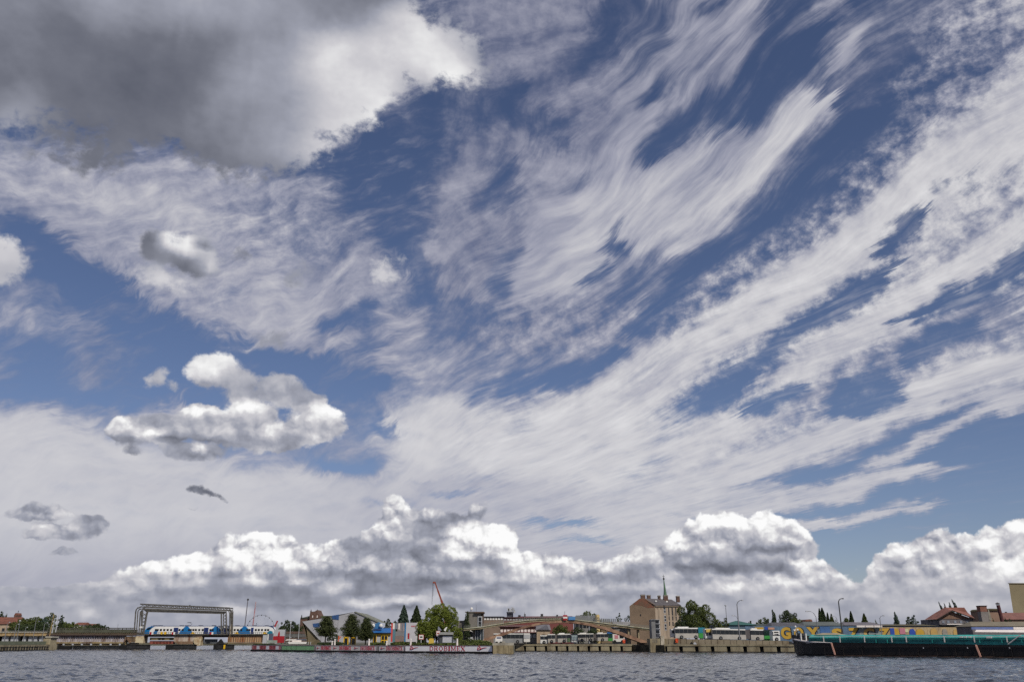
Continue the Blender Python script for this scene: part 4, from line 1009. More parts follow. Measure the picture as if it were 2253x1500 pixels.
# left railing
for zz in (1381.5, 1385, 1389): MB().box(X(104), X(300), -.75, -.68, Z(zz), Z(zz) + .12).build('handrail', STEEL, rb.o)
me = MB().box(-.06, .06, -.76, -.66, Z(1391), Z(1381.2)).mesh('rail_post', STEEL)
for k in range(46): link_mesh('rail_post', me, rb.o, (X(106 + k * 4.2), 0, 0))
MB().box(X(106), X(300), .5, .7, Z(1391.5), Z(1384)).build('cable_trough', mat('trough_green', (82, 88, 66), .9, .4, .4), rb.o)
# timber guide wall below
MB().box(X(116), X(163), -1.5, 0, -.6, Z(1420.5)).build('timber_guide_wall', BLACK, rb.o)
gw = MB().box(-.16, .16, -.2, .2, -.6, Z(1420)).mesh('pile', mat('pale_pile', (150, 142, 126), .9, .3, 1))
for k in range(44): link_mesh('pile', gw, rb.o, (X(164 + k * 2.5), 1.0, 0))
MB().box(X(163), X(276), 1.2, 1.6, Z(1421), Z(1420)).build('pile_cap', LEDGE, rb.o)
# centre and right deck
MB().box(X(302), X(592), -.5, 5, Z(1397), Z(1393.5)).build('deck', mat('bridge_deck_brown'), rb.o)
RSTN = mat('rust_streaked_girder', (176, 164, 150), .7, .3, .55, dark=(112, 74, 50), stretch=(1.6, 1, .25))
MB().box(X(384), X(445), 0, .4, Z(1410), Z(1397)).build('girder', RSTN, rb.o)
MB().box(X(318), X(384), 0, .4, Z(1400), Z(1397)).build('girder', mat('dark_red_girder', (74, 52, 48), .8, .3, .6), rb.o)
MB().box(X(330), X(384), .3, .7, Z(1407.5), Z(1401.5)).build('girder', mat('olive_girder', (120, 112, 84), .85, .35, .5), rb.o)
rl = MB().box(-.9, .9, 0, .5, Z(1416), Z(1409)).mesh('red_panel', mat('red_lead_panel', (140, 76, 64), .85, .3, 1))
for k in range(7): link_mesh('brace_panel', rl, rb.o, (X(336 + k * 7), .6, 0))
MB().box(X(445), X(502), .2, .6, Z(1401), Z(1397)).build('girder', mat('dark_red_girder'), rb.o)
MB().box(X(448), X(476), 1.2, 1.8, Z(1415), Z(1405)).build('far_girder', mat('far_blue_grey_steel', (76, 80, 84), .7, .2, .6), rb.o)
MB().box(X(502), X(580), 0, .4, Z(1412), Z(1397)).build('girder', mat('ochre_rust_girder', (170, 142, 110), .75, .3, .5, dark=(146, 86, 40), stretch=(1.4, 1, .3)), rb.o)
me = MB().box(-.06, .06, -.2, 0, Z(1412), Z(1397.3)).mesh('stiffener', RUST)
for k in range(15): link_mesh('stiffener', me, rb.o, (X(505 + k * 5.1), 0, 0))
MB().box(X(500), X(590), -.3, .9, Z(1414.5), Z(1412.4)).build('bottom_flange', LEDGE, rb.o)
MB().box(X(580), X(592), -.6, 1.5, Z(1415), Z(1395)).build('end_panel', LGREY, rb.o)
MB().box(X(590.5), X(592.5), -.9, -.6, Z(1415), Z(1394)).build('end_post', WHITE, rb.o)
MB().prism([(X(430), Z(1402)), (X(446), Z(1400)), (X(445), Z(1419)), (X(437), Z(1420)), (X(430), Z(1412))], -1, 2).build('haunch', mat('cream_girder_end', (196, 184, 152), .8, .25, .6, dark=(150, 112, 76)), rb.o)
MB().prism([(X(384), Z(1410)), (X(430), Z(1410)), (X(430), Z(1416)), (X(396), Z(1416))], -.6, 2).build('bearing_block', RUST, rb.o)
MB().box(X(302), X(592), -.75, -.65, Z(1390.2), Z(1390.2) + .1).build('handrail', STEEL, rb.o)
me = MB().box(-.05, .05, -.75, -.65, Z(1393.5), Z(1390)).mesh('rail_post', STEEL)
for k in range(68): link_mesh('rail_post', me, rb.o, (X(304 + k * 4.25), 0, 0))
MB().box(X(302), X(592), -.62, -.52, Z(1396), Z(1393.4)).build('walkway_edge', STEEL, rb.o)
# bascule bits left of the opening
MB().box(X(277), X(300), -.5, 3, Z(1412), Z(1399)).build('machinery_housing', mat('machinery_brown', (112, 96, 72), .85, .4, .6, dark=(66, 48, 38)), rb.o)
MB().bar((X(283), -1, Z(1401)), (X(292), -1, Z(1413)), .5).bar((X(283), -1, Z(1401)), (X(278), -1, Z(1411)), .5).build('brace', RUST, rb.o)
MB().box(X(300), X(318), -.3, 3, Z(1414), Z(1398)).build('pier_head', mat('cream_girder_end'), rb.o)
MB().box(X(290), X(310), -1.2, -.6, Z(1417), Z(1413)).build('bearing', BLACK, rb.o)

def dolphin(px0, px1, yt, label, D=285, yel=False):
    t_ = TH('mooring_dolphin', label, 'pier', (px0 + px1) / 2, D, 0, 'black timbered piers in the water under the bridge')
    x0, x1, zt = t_.X(px0), t_.X(px1), t_.Z(yt)
    n = max(3, int((x1 - x0) / 1.0)); w = (x1 - x0) / n
    me = MB().box(.03, w - .03, -1.6, 1.2, -1, zt * .96).mesh('timber', mat('timber_facing', (44, 44, 46), .85, .35, .8))
    for k in range(n): link_mesh('timber', me, t_.o, (x0 + k * w, rng.uniform(-.06, .06), 0))
    MB().box(x0 - .15, x1 + .15, -1.8, 1.5, zt * .96, zt).build('cap', mat('dolphin_cap', (74, 72, 68), .9, .3, 1), t_.o)
    MB().box(x0 - .2, x0 + (x1 - x0) * .22, -1.9, 1.3, -1, zt * .97).build('fender', BLACK, t_.o)
    MB().box(x0, x1, -1.72, -1.62, -.5, .35).build('tide_band', BLACK, t_.o)
    if yel: MB().box(x0 + .1, x0 + .65, -2.0, -1.9, .2, zt).build('yellow_marker', YELLOW, t_.o)
    return t_
dolphin(275, 331, 1417.5, 'wide black timbered pier below the left leg of the portal')
dolphin(374, 433, 1417, 'wide black timbered pier below the middle of the train')
dolphin(478, 500, 1415.5, 'narrow black pier just left of the yellow marker strip')
dolphin(498, 516, 1417.5, 'short black pier with a yellow marker strip on its left corner', yel=True)
dl = TH('navigation_fender', 'black triangular steel fender frame on the narrow pier under the bridge', 'fender', 488, 286, hz(1416, 286))
MB().prism([(dl.X(478), dl.Z(1416)), (dl.X(495), dl.Z(1416)), (dl.X(487), dl.Z(1405))], -.5, .8).build('frame', BLACK, dl.o)
for (px, sy, kind, lb) in [(333, 1393, RED, 'red and white signal board on the railing below the train nose'), (381, 1393, RED, 'second red and white signal board on the railing'), (465, 1393, RED, 'red and white board on the railing below the train middle')]:
    t_ = TH('signal_board', lb, 'sign', px, BD - 1.1, hz(sy + 2, BD - 1.1))
    MB().box(-.55, .0, -.05, .05, 0, .75).build('board', RED, t_.o); MB().box(.0, .55, -.05, .05, 0, .75).build('board', WHITE, t_.o)
for px, lb in [(355, 'left one of two yellow diamond signs on the bridge railing'), (363, 'right one of two yellow diamond signs on the bridge railing')]:
    t_ = TH('diamond_sign', lb, 'sign', px, BD - 1.2, hz(1395.5, BD - 1.2), 'yellow diamond signs on the bridge')
    MB().prism([(-.5, .5), (0, 0), (.5, .5), (0, 1)], -.04, .04).build('plate', YELLOW, t_.o)

# steel portal of the bridge
po = TH('steel_portal', 'dark steel portal frame with a latticed top beam standing over the railway bridge', 'portal', 405, BD, hz(1396, BD), py=1396)
Z = po.Z
X = lambda px, y=1340: po.X(px, py=y)
def slope(px, a=1328.0, b_=1336.5): return a + (px - 307) / (505 - 307) * (b_ - a)
for yo, d0 in ((0, 0.0), (0, 3.4)):
    MB().bar((X(307), d0, Z(slope(307))), (X(505), d0, Z(slope(505))), .34).build('top_chord', STEEL, po.o)
    MB().bar((X(307), d0, Z(slope(307) + 6.3)), (X(505), d0, Z(slope(505) + 5.5)), .30).build('lower_chord', STEEL, po.o)
xs = [307 + 198 * i / 15 for i in range(16)]
for i in range(15):
    a, b_ = xs[i], xs[i + 1]
    for d0 in (0, 3.4):
        MB().bar((X(a), d0, Z(slope(a))), (X(b_), d0, Z(slope(b_) + 6)), .13).build('diagonal', STEEL, po.o)
        MB().bar((X(b_), d0, Z(slope(b_))), (X(b_), d0, Z(slope(b_) + 6)), .15).build('post', STEEL, po.o)
        MB().bar((X(a), d0, Z(slope(a) + 6)), (X(b_), d0, Z(slope(b_))), .09).build('diagonal', STEEL, po.o)
for i in range(0, 16, 3): MB().bar((X(xs[i]), 0, Z(slope(xs[i]))), (X(xs[i]), 3.4, Z(slope(xs[i]))), .2).build('cross_beam', STEEL, po.o)
MB().add([(X(311), -.2, Z(1337)), (X(499), -.2, Z(1344)), (X(493), -.2, Z(1350)), (X(323), -.2, Z(1345.5)), (X(311), .5, Z(1337)), (X(499), .5, Z(1344)), (X(493), .5, Z(1350)), (X(323), .5, Z(1345.5))],
         [(0, 3, 2, 1), (4, 5, 6, 7), (0, 1, 5, 4), (1, 2, 6, 5), (2, 3, 7, 6), (3, 0, 4, 7)]).build('cross_girder', STEEL, po.o)
for y_a, y_b in ((1341.5, 1346),): MB().bar((X(312), -.28, Z(y_a)), (X(497), -.28, Z(y_b)), .10).build('flange', DGREY, po.o)
def leg(pts, w, name='leg'):
    MB().tube([(X(a, y), d, Z(y)) for a, y, d in pts], w, 6).build(name, STEEL, po.o)
leg([(309, 1335.5, 0), (303, 1336.5, 0), (300, 1340, 0), (298.6, 1346, 0), (295, 1396, 0)], .22)
leg([(311, 1339, 0), (306, 1340, 0), (303.6, 1344, 0), (300, 1396, 0)], .18)
leg([(309, 1335.5, 3.2), (305, 1338, 3.2), (302.5, 1344, 3.2), (303.5, 1396, 3.2)], .2)
leg([(313, 1342, 0), (309, 1345, 0), (305.5, 1396, 0)], .22)
leg([(325, 1343, 0), (322.5, 1352, 0), (315, 1396, 0)], .32)
leg([(314, 1343, 0), (310, 1396, 0)], .24)
for k in range(6):
    ya, yb = 1347 + k * 8, 1347 + (k + 1) * 8
    l = lambda y: 313.6 - (y - 1343) * .075; r_ = lambda y: 324.4 - (y - 1343) * .17
    MB().bar((X(l(ya), ya), 0, Z(ya)), (X(r_(yb), yb), 0, Z(yb)), .14).bar((X(r_(ya), ya), 0, Z(ya)), (X(l(yb), yb), 0, Z(yb)), .14).build('lattice', STEEL, po.o)
leg([(487, 1348, 0), (487, 1396, 0)], .24); leg([(491.5, 1348, 0), (491.5, 1396, 0)], .16)
leg([(497.5, 1346, 0), (498.5, 1396, 0)], .24)
leg([(503, 1342, 0), (505.5, 1350, 0), (505, 1396, 0)], .18)
leg([(505, 1341, 0), (509, 1343, 0), (510.5, 1350, 0), (509, 1396, 0)], .2)
leg([(512.5, 1344, 0), (511, 1396, 0)], .20, 'end_post')
leg([(501, 1343, 3.2), (502, 1396, 3.2)], .22)
for k in range(5):
    ya, yb = 1350 + k * 7, 1350 + (k + 1) * 7
    MB().bar((X(492, ya), 0, Z(ya)), (X(498, yb), 0, Z(yb)), .10).bar((X(498, ya), 0, Z(ya)), (X(492, yb), 0, Z(yb)), .10).build('lattice', STEEL, po.o)
MB().box(X(415), X(417.5), -.1, .3, Z(slope(416) - .3), Z(slope(416) - 2.6)).build('navigation_light', DGREY, po.o)
MB().box(X(308, 1379), X(314, 1379), -.3, .3, Z(1381), Z(1377)).build('notice_plate', WHITE, po.o)
lamp(507, BD - 2, 1373, 'thin ochre pole in front of the train below the right portal leg', 0, z0=hz(1412, BD - 2), col=OCHRE, head=False, h_thick=.13)

# train
TD = BD + 2.5
tr = TH('train', 'blue and white electric passenger train crossing the bridge, with yellow wedges along its skirt', 'train', 461, TD, hz(1394, TD), py=1385)
X, Z = tr.X, tr.Z
TWHITE = mat('train_white', (232, 232, 230), .3, .06, .6); TBLUE = mat('train_blue', (22, 112, 176), .3, .12, .6); TNAVY = mat('train_navy_roof', (40, 62, 110), .5, .2, .5)
def car(pa, pb, nose=0):
    """one car body between two sighted ends; nose -1 left end, +1 right end, 0 none"""
    yt, yb = 1377, 1393.6; yb += 0
    prof = [(X(pa), Z(yb)), (X(pb), Z(yb)), (X(pb), Z(yt)), (X(pa), Z(yt))]
    if nose == -1: prof = [(X(pa), Z(yb)), (X(pb), Z(yb)), (X(pb), Z(yt)), (X(pa + 13), Z(yt)), (X(pa + 6), Z(yt + 3)), (X(pa + 1.5), Z(yt + 9)), (X(pa), Z(yt + 12))]
    if nose == 1: prof = [(X(pa), Z(yb)), (X(pb - 2), Z(yb)), (X(pb), Z(yt + 12)), (X(pb - 1), Z(yt + 8)), (X(pb - 5), Z(yt + 2.5)), (X(pb - 10), Z(yt)), (X(pa), Z(yt))]
    MB().prism(prof, 0, 2.9).build('car_body', TWHITE, tr.o)
car(317.5, 409, -1); car(410.5, 474); car(475.5, 537); car(538.5, 604, 1)
for a in (409.2, 474.2, 537.2): MB().box(X(a), X(a + 1.2), .2, 2.7, Z(1393), Z(1377.5)).build('bellows', TNAVY, tr.o)
for a, b_ in [(330, 385), (388, 412), (413, 470), (478, 536), (541, 598)]:
    MB().box(X(a), X(b_), .3, 2.6, Z(1377), Z(1375.6)).build('roof', TNAVY, tr.o)
for a in (334, 345, 392, 404, 434, 463, 489, 515, 553, 580): MB().box(X(a), X(a + 7), .7, 2.2, Z(1375.7), Z(1374.6)).build('roof_box', DGREY, tr.o)
def patch(pts, m, d=-.02, n='livery'): MB().prism([(X(a), Z(y)) for a, y in pts], d, 0.0).build(n, m, tr.o)
patch([(318, 1393.4), (318, 1389), (320, 1384), (324.5, 1379.5), (331, 1377.2), (340, 1377.2), (334, 1380.5), (330, 1386), (329, 1393.4)], TBLUE)
patch([(335, 1393.4), (338, 1389), (344, 1386), (348, 1387), (346, 1393.4)], TBLUE)
for c_ in (409.8, 474.6, 537.6):
    patch([(c_ - 16, 1393.4), (c_ - 12, 1386), (c_ - 5, 1379.5), (c_ - 3, 1377.2), (c_ + 3, 1377.2), (c_ + 6, 1380), (c_ + 12, 1386), (c_ + 14, 1393.4)], TBLUE)
patch([(588, 1393.4), (590, 1389), (594, 1386.5), (600, 1388), (601, 1393.4)], mat('train_teal', (26, 120, 150), .3, .1, .6))
patch([(590, 1377.2), (599, 1379.8), (603, 1384.4), (604.6, 1384), (601, 1378.6), (598, 1377.2)], TNAVY)
for a in (425, 522, 583): patch([(a - 5.5, 1393.5), (a, 1388.5), (a + 5.5, 1393.5)], YELLOW, -.04)
patch([(322.3, 1385), (324, 1381.5), (328, 1379.7), (335, 1379.5), (328, 1384.6)], GLASS, -.03, 'cab_window')
wme = MB().prism([(-.32, 0), (.32, 0), (.32, .6), (-.32, .6)], -.06, .0).mesh('window', GLASS)
zw = Z(1387)
for px in (343, 347, 354, 361.5, 369, 376.5, 395, 402, 416, 420, 425.5, 431, 438.5, 446, 463, 468, 484.5, 489, 502.5, 509, 516.5, 523.5, 531, 544, 549, 563, 569.5, 576.5, 584, 590): link_mesh('window', wme, tr.o, (X(px), 0, zw))
dme = MB().box(-.42, .42, -.05, .0, Z(1393), Z(1379.8)).mesh('door', NAVY)
for px in (385, 389.2, 451.5, 455.8, 493, 497, 555): link_mesh('door', dme, tr.o, (X(px), 0, 0))
pg = MB(); pg.tube([(X(414), 1.4, Z(1375.5)), (X(418), 1.4, Z(1371.5)), (X(412), 1.4, Z(1368.8))], .07); pg.bar((X(408.5), .8, Z(1368.6)), (X(414), 2, Z(1368.2)), .14)
pg.build('pantograph', DGREY, tr.o)
for a in (328, 350, 402, 418, 466, 482, 530, 546, 575, 594): MB().disc((X(a), .2, Z(1394)), .42, .2).build('wheel', TYRE, tr.o)

# distant chimneys and ferris wheel
t_ = TH('chimney', 'tall thin grey chimney far beyond the right end of the train', 'chimney', 541, 1400, 1.5, py=1345)
MB().tube([(0, 0, 0), (t_.X(543), 0, t_.Z(1316))], [1.0, .7]).build('shaft', mat('far_grey_steel', (110, 108, 116), .9, .1, .1), t_.o); MB().box(t_.X(543) - 1.2, t_.X(543) + 1.2, -1, 1, t_.Z(1320), t_.Z(1316.5)).build('top_platform', DGREY, t_.o)
t_ = TH('chimney', 'tall thin red and white chimney right of the grey one', 'chimney', 558, 1400, 1.5, py=1345)
zt = t_.Z(1323); n = 7
for k in range(n):
    MB().tube([(t_.X(558 + 3 * k / n), 0, zt * k / n), (t_.X(558 + 3 * (k + 1) / n), 0, zt * (k + 1) / n)], [1.25 - .06 * k, 1.2 - .06 * k]).build('band', mat('far_pink', (168, 118, 124), .9, .1, .1) if k % 2 else mat('far_pinkish_white', (176, 150, 156), .9, .1, .1), t_.o)
fwk = TH('ferris_wheel', 'faint distant ferris wheel behind the right end of the train', 'ferris wheel', 574, 1300, 1.5, py=1370)
R_ = fwk.Z(1352) - fwk.Z(1384); cz = fwk.Z(1384)
MB().tube([(R_ * math.cos(a * math.pi / 20), 0, cz + R_ * math.sin(a * math.pi / 20)) for a in range(41)], .22, 5).build('rim', GREY, fwk.o)
for k in range(20):
    a = k * math.pi / 10
    MB().bar((0, 0, cz), (R_ * math.cos(a), 0, cz + R_ * math.sin(a)), .12).build('spoke', LGREY, fwk.o)
    MB().ball((R_ * math.cos(a), 0, cz + R_ * math.sin(a) - .3), .8, .8, .8, 6, 4).build('gondola', DGREY, fwk.o)
MB().bar((-R_ * .4, 0, 0), (0, 0, cz), .8).bar((R_ * .4, 0, 0), (0, 0, cz), .8).build('support', GREY, fwk.o)
lamp(563, 600, 1370, 'short dark mast rising behind the train roof', 0, head=True, h_thick=.15, col=DGREY)

# ================================================================== middle: spit, angular hall, trees
bb = TH('billboard', 'square billboard with a red pin shape on grey above a red lower half', 'billboard', 614, 252, 1.5)
MB().box(bb.X(602), bb.X(627), -.1, .2, bb.Z(1413), bb.Z(1398.5)).build('lower_panel', RED, bb.o)
MB().box(bb.X(602), bb.X(627.5), -.1, .2, bb.Z(1398.3), bb.Z(1384)).build('upper_panel', LGREY, bb.o)
MB().prism([(bb.X(611.6), bb.Z(1398.3)), (bb.X(616), bb.Z(1398.3)), (bb.X(615.8), bb.Z(1392.5)), (bb.X(614.4), bb.Z(1388)), (bb.X(613.4), bb.Z(1388)), (bb.X(611.9), bb.Z(1392.5))], -.16, -.1).build('printed_bottle_shape', RED, bb.o)
MB().box(bb.X(627), bb.X(628), -.2, .3, bb.Z(1414), bb.Z(1382.5)).build('post', GREY, bb.o)
MB().box(bb.X(591), bb.X(613), -1.2, -.8, bb.Z(1413), bb.Z(1407.5)).build('low_barrier', mat('barrier_grey_green', (146, 158, 148), .8, .2, .6), bb.o)
t_ = TH('information_screen', 'slate blue panel at the right end of the railway bridge', 'panel', 596, 262, 1.5)
MB().box(t_.X(592), t_.X(600.5), 0, .3, t_.Z(1412), t_.Z(1393)).build('panel', mat('slate_blue_panel', (82, 86, 104), .6, .1, .6), t_.o); MB().box(t_.X(600.5), t_.X(601.2), 0, .3, 0, t_.Z(1392)).build('post', GREY, t_.o)
t_ = TH('crane', 'small red and white distant jib between train and billboard', 'crane', 605, 500, 1.5)
MB().bar((t_.X(603), 0, t_.Z(1378)), (t_.X(608), 0, t_.Z(1365)), .7).build('jib', RED, t_.o); MB().box(t_.X(606), t_.X(611), 0, .5, 0, t_.Z(1371)).build('tower', LGREY, t_.o)
GT = 'dark trees behind the billboard'
for a in [(630, 380, 1357, 26, 'dark tree top left of the gothic gables', 'ragged', 'dark'), (644, 385, 1361, 26, 'dark tree below the left gable spire', 'ragged', 'dark'), (655, 378, 1370, 30, 'low dark tree in front of the gabled church', 'round', 'dark'), (622, 375, 1372, 26, 'low dark tree right behind the square billboard', 'round', 'dark')]:
    tree(a[0], a[1], a[2], a[3], a[4], a[5], a[6], group=GT, low=.1)
lamp(639, 300, 1366, 'pale lamp post left of the angular grey hall', 0, col=LGREY)
lamp(658, 300, 1370, 'second pale lamp post next to the tip of the angular hall', 0, col=LGREY, head=False)
# distant wall and stacked terraces below the trees
tw = TH('terrace_wall', 'long brown distant terrace wall with parked things below the dark trees', 'wall', 650, 360, 1.5)
for i, (ya, yb) in enumerate([(1412, 1402), (1401, 1394), (1393, 1388)]):
    MB().box(tw.X(622), tw.X(690), i * 2.0, i * 2.0 + .5, tw.Z(ya), tw.Z(yb)).build('wall_band', mat('terrace_brown', (96, 78, 70), .9, .3, .4) if i != 1 else mat('terrace_grey', (104, 104, 102), .9, .3, .4), tw.o)
# white boats / marquee line
for i, (a, b_, yt, yb, lb) in enumerate([(628, 676, 1404.5, 1408, 'long white tensioned awning in front of the terrace wall'), (634, 676, 1411, 1415.5, 'low white boat hull moored behind the green banner')]):
    t_ = TH('awning' if i == 0 else 'motor_boat', lb, 'awning' if i == 0 else 'boat', (a + b_) / 2, 268 - i * 6, 1.5 if i == 0 else 1.5)
    z0, z1 = t_.Z(yb), t_.Z(yt)
    if i == 0:
        MB().prism([(t_.X(a), z0), (t_.X(b_), z0), (t_.X(b_ - 2), z1), (t_.X(a + 4), z1 - .1)], 0, 2.2).build('canopy', WHITE, t_.o)
        for px in (632, 645, 658, 672): MB().bar((t_.X(px), 1, 0), (t_.X(px), 1, z0), .1).build('pole', LGREY, t_.o)
    else:
        MB().prism([(t_.X(a + 3), z0), (t_.X(b_ - 1), z0), (t_.X(b_), z1), (t_.X(a), z1)], 0, 1.8).build('hull', WHITE, t_.o)
        MB().box(t_.X(643), t_.X(662), .4, 1.4, z1, z1 + .5).build('cabin', BPALE, t_.o)
        for px in (635, 644, 657, 669): MB().box(t_.X(px), t_.X(px) + .15, .2, .5, 0, z0).build('cradle_leg', OCHRE, t_.o)
# gothic building
gc = TH('gabled_church', 'dark brick gothic building with two small spires behind the trees', 'church', 697, 430, 1.5, py=1355)
X, Z = gc.X, gc.Z
MB().box(X(659), X(691), 2, 14, 0, Z(1359)).build('nave', BRICK, gc.o)
MB().add([(X(659), 1.6, Z(1359)), (X(684), 1.6, Z(1359)), (X(684), 14, Z(1359)), (X(659), 14, Z(1359)), (X(664), 8, Z(1356)), (X(684), 8, Z(1350))], [(0, 1, 5, 4), (2, 3, 4, 5), (0, 4, 3), (1, 2, 5), (0, 3, 2, 1)]).build('roof', mat('green_grey_roof', (70, 74, 60), .9, .2, .4), gc.o)
MB().prism([(X(684), 0), (X(704), 0), (X(704), Z(1355)), (X(699), Z(1347)), (X(696.5), Z(1341)), (X(692), Z(1344)), (X(682), Z(1345)), (X(681), Z(1353))], 0, 10).build('gable', BRICK, gc.o)
for px, yt in ((681.5, 1338.5), (695.5, 1338)):
    MB().add([(X(px - 1.3), 1, Z(1346)), (X(px + 1.3), 1, Z(1346)), (X(px + 1.3), 3, Z(1346)), (X(px - 1.3), 3, Z(1346)), (X(px), 2, Z(yt))], [(0, 1, 4), (1, 2, 4), (2, 3, 4), (3, 0, 4), (0, 3, 2, 1)]).build('spire', DGREY, gc.o)
MB().box(X(703), X(732), 3, 12, 0, Z(1353.5)).build('side_wing', mat('green_copper_wing', (84, 96, 72), .9, .2, .4), gc.o)
for px in (687, 697): MB().box(X(px), X(px + 2), -.1, .1, Z(1358), Z(1353)).build('window', BPALE, gc.o)
MB().tube([(X(660.5), 3, Z(1359)), (X(660.5), 3, Z(1351))], [.5, .1]).build('turret', DGREY, gc.o)
# angular hall
ha = TH('angular_hall', 'large modern grey metal hall with a pointed overhanging corner and blue windows', 'building', 745, 262, 1.5, py=1375)
X, Z = ha.X, ha.Z
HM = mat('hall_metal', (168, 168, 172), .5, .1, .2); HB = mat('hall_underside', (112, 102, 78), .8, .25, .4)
def slab(pts, m, n, y0=0, y1=.4): return MB().prism([(X(a), Z(y)) for a, y in pts], y0, y1).build(n, m, ha.o)
# front facets are separate panels with visible joints
slab([(664.5, 1366.5), (708, 1359.5), (708, 1409), (703, 1405)], HM, 'wall_panel')
slab([(708.5, 1359.4), (743, 1354), (743, 1412), (708.5, 1412)], HM, 'wall_panel')
slab([(743.5, 1353.8), (780, 1345.2), (780, 1412), (743.5, 1412)], HM, 'wall_panel')
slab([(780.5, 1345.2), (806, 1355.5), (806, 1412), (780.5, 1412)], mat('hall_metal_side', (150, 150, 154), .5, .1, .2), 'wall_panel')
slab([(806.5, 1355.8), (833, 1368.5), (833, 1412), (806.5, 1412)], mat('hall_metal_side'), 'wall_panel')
MB().add([(X(664.5), 0, Z(1366.5)), (X(780), 0, Z(1345)), (X(833), 0, Z(1368)), (X(833), 22, Z(1368)), (X(780), 22, Z(1345)), (X(672), 22, Z(1366.5))], [(0, 1, 4, 5), (1, 2, 3, 4)]).build('roof', mat('hall_roof_edge', (120, 122, 108), .6, .2, .3), ha.o)
MB().prism([(X(778.5), Z(1344.6)), (X(782), Z(1344.6)), (X(835), Z(1368.4)), (X(833), Z(1369.3)), (X(780), Z(1346.4))], -.25, 0).build('roof_trim', mat('hall_roof_edge'), ha.o)
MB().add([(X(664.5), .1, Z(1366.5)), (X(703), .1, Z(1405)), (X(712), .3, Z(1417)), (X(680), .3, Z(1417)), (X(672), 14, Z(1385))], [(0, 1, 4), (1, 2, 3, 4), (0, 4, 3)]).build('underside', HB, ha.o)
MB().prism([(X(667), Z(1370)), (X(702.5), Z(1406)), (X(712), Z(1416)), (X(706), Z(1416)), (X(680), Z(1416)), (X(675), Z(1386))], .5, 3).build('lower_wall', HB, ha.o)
for px in (681, 686, 706.5): MB().box(X(px), X(px + .9), -.4, .1, 0, Z(1411)).build('column', LGREY, ha.o)
HW = mat('hall_blue_glass', (52, 84, 132), .3, .12, .5)
for pts in ([(729, 1353.5), (736.4, 1352.2), (736.4, 1361.5), (729, 1361.5)], [(737, 1352), (744.5, 1351), (744.5, 1362.5), (737, 1362)], [(688, 1371), (695.5, 1370.2), (695.5, 1379), (690, 1378)], [(696, 1370.1), (703.5, 1369.5), (703.5, 1378), (696, 1379)]):
    slab(pts, HW, 'window', -.12, -.02)
# pines in front
GP = 'pines standing in front of the angular hall'
tree(718, 236, 1355, 46, 'left broad pine in front of the angular hall', 'pine', 'needle', group=GP, low=.34, dens=1.5)
tree(774, 236, 1350.5, 44, 'middle tall pine in front of the angular hall', 'pine', 'needle', group=GP, low=.30, dens=1.5)
tree(806, 240, 1359.5, 38, 'right shorter pine beside the blue roofed pavilion', 'pine', 'needle', group=GP, low=.22, dens=1.7)
tree(733, 245, 1392, 34, 'dark low pine boughs right of the left pine', 'ragged', 'dark', low=.2)
# yellow pavilion
pv = TH('pavilion', 'low pavilion with a bright blue roof and yellow framed windows', 'pavilion', 836, 246, 1.5, py=1385)
X, Z = pv.X, pv.Z
MB().box(X(814), X(862), 0, 6, 0, Z(1392)).build('wall', LGREY, pv.o)
MB().add([(X(813), -.6, Z(1391)), (X(862), -.6, Z(1391)), (X(861), 5, Z(1380.5)), (X(816), 5, Z(1380.5)), (X(813), 6.4, Z(1391)), (X(862), 6.4, Z(1391))], [(0, 1, 2, 3), (4, 3, 2, 5), (0, 3, 4), (1, 5, 2), (0, 4, 5, 1)]).build('roof', BLUE, pv.o)
MB().box(X(813), X(862), -.7, -.55, Z(1393.2), Z(1391)).build('gutter', GLASS, pv.o)
MB().prism([(X(822), Z(1382)), (X(838), Z(1382)), (X(838), Z(1372)), (X(830), Z(1367.5)), (X(822), Z(1372))], 1.5, 3).build('dormer', mat('pavilion_blue_gable', (56, 112, 160), .6, .15, .6), pv.o)
for px in (819.5, 836.5): MB().ball((X(px), 1, Z(1375.5)), .5, .5, .55, 12, 8, -1).build('dome', WHITE, pv.o)
def yframe(a, b_, ya, yb, n):
    MB().box(X(a), X(b_), -.25, -.05, Z(yb), Z(yb) + .14).build('window_frame', YELLOW, pv.o)
    for k in range(n + 1):
        px = a + (b_ - a) * k / n; MB().box(X(px) - .07, X(px) + .07, -.25, -.05, Z(ya), Z(yb)).build('window_frame', YELLOW, pv.o)
    for k in range(n):
        p0, p1 = a + (b_ - a) * k / n, a + (b_ - a) * (k + 1) / n
        MB().box(X(p0) + .1, X(p1) - .1, -.12, -.02, Z(ya), Z(yb) - .1).build('window_pane', GLASS, pv.o)
yframe(823, 829, 1416, 1398, 1); yframe(840, 853.5, 1416, 1398, 2)
MB().box(X(840), X(853.5), -.26, -.12, Z(1408.5), Z(1406.8)).build('transom', YELLOW, pv.o)
MB().box(X(816), X(860), -.3, -.02, Z(1396.8), Z(1393.6)).build('fascia', YELLOW, pv.o)
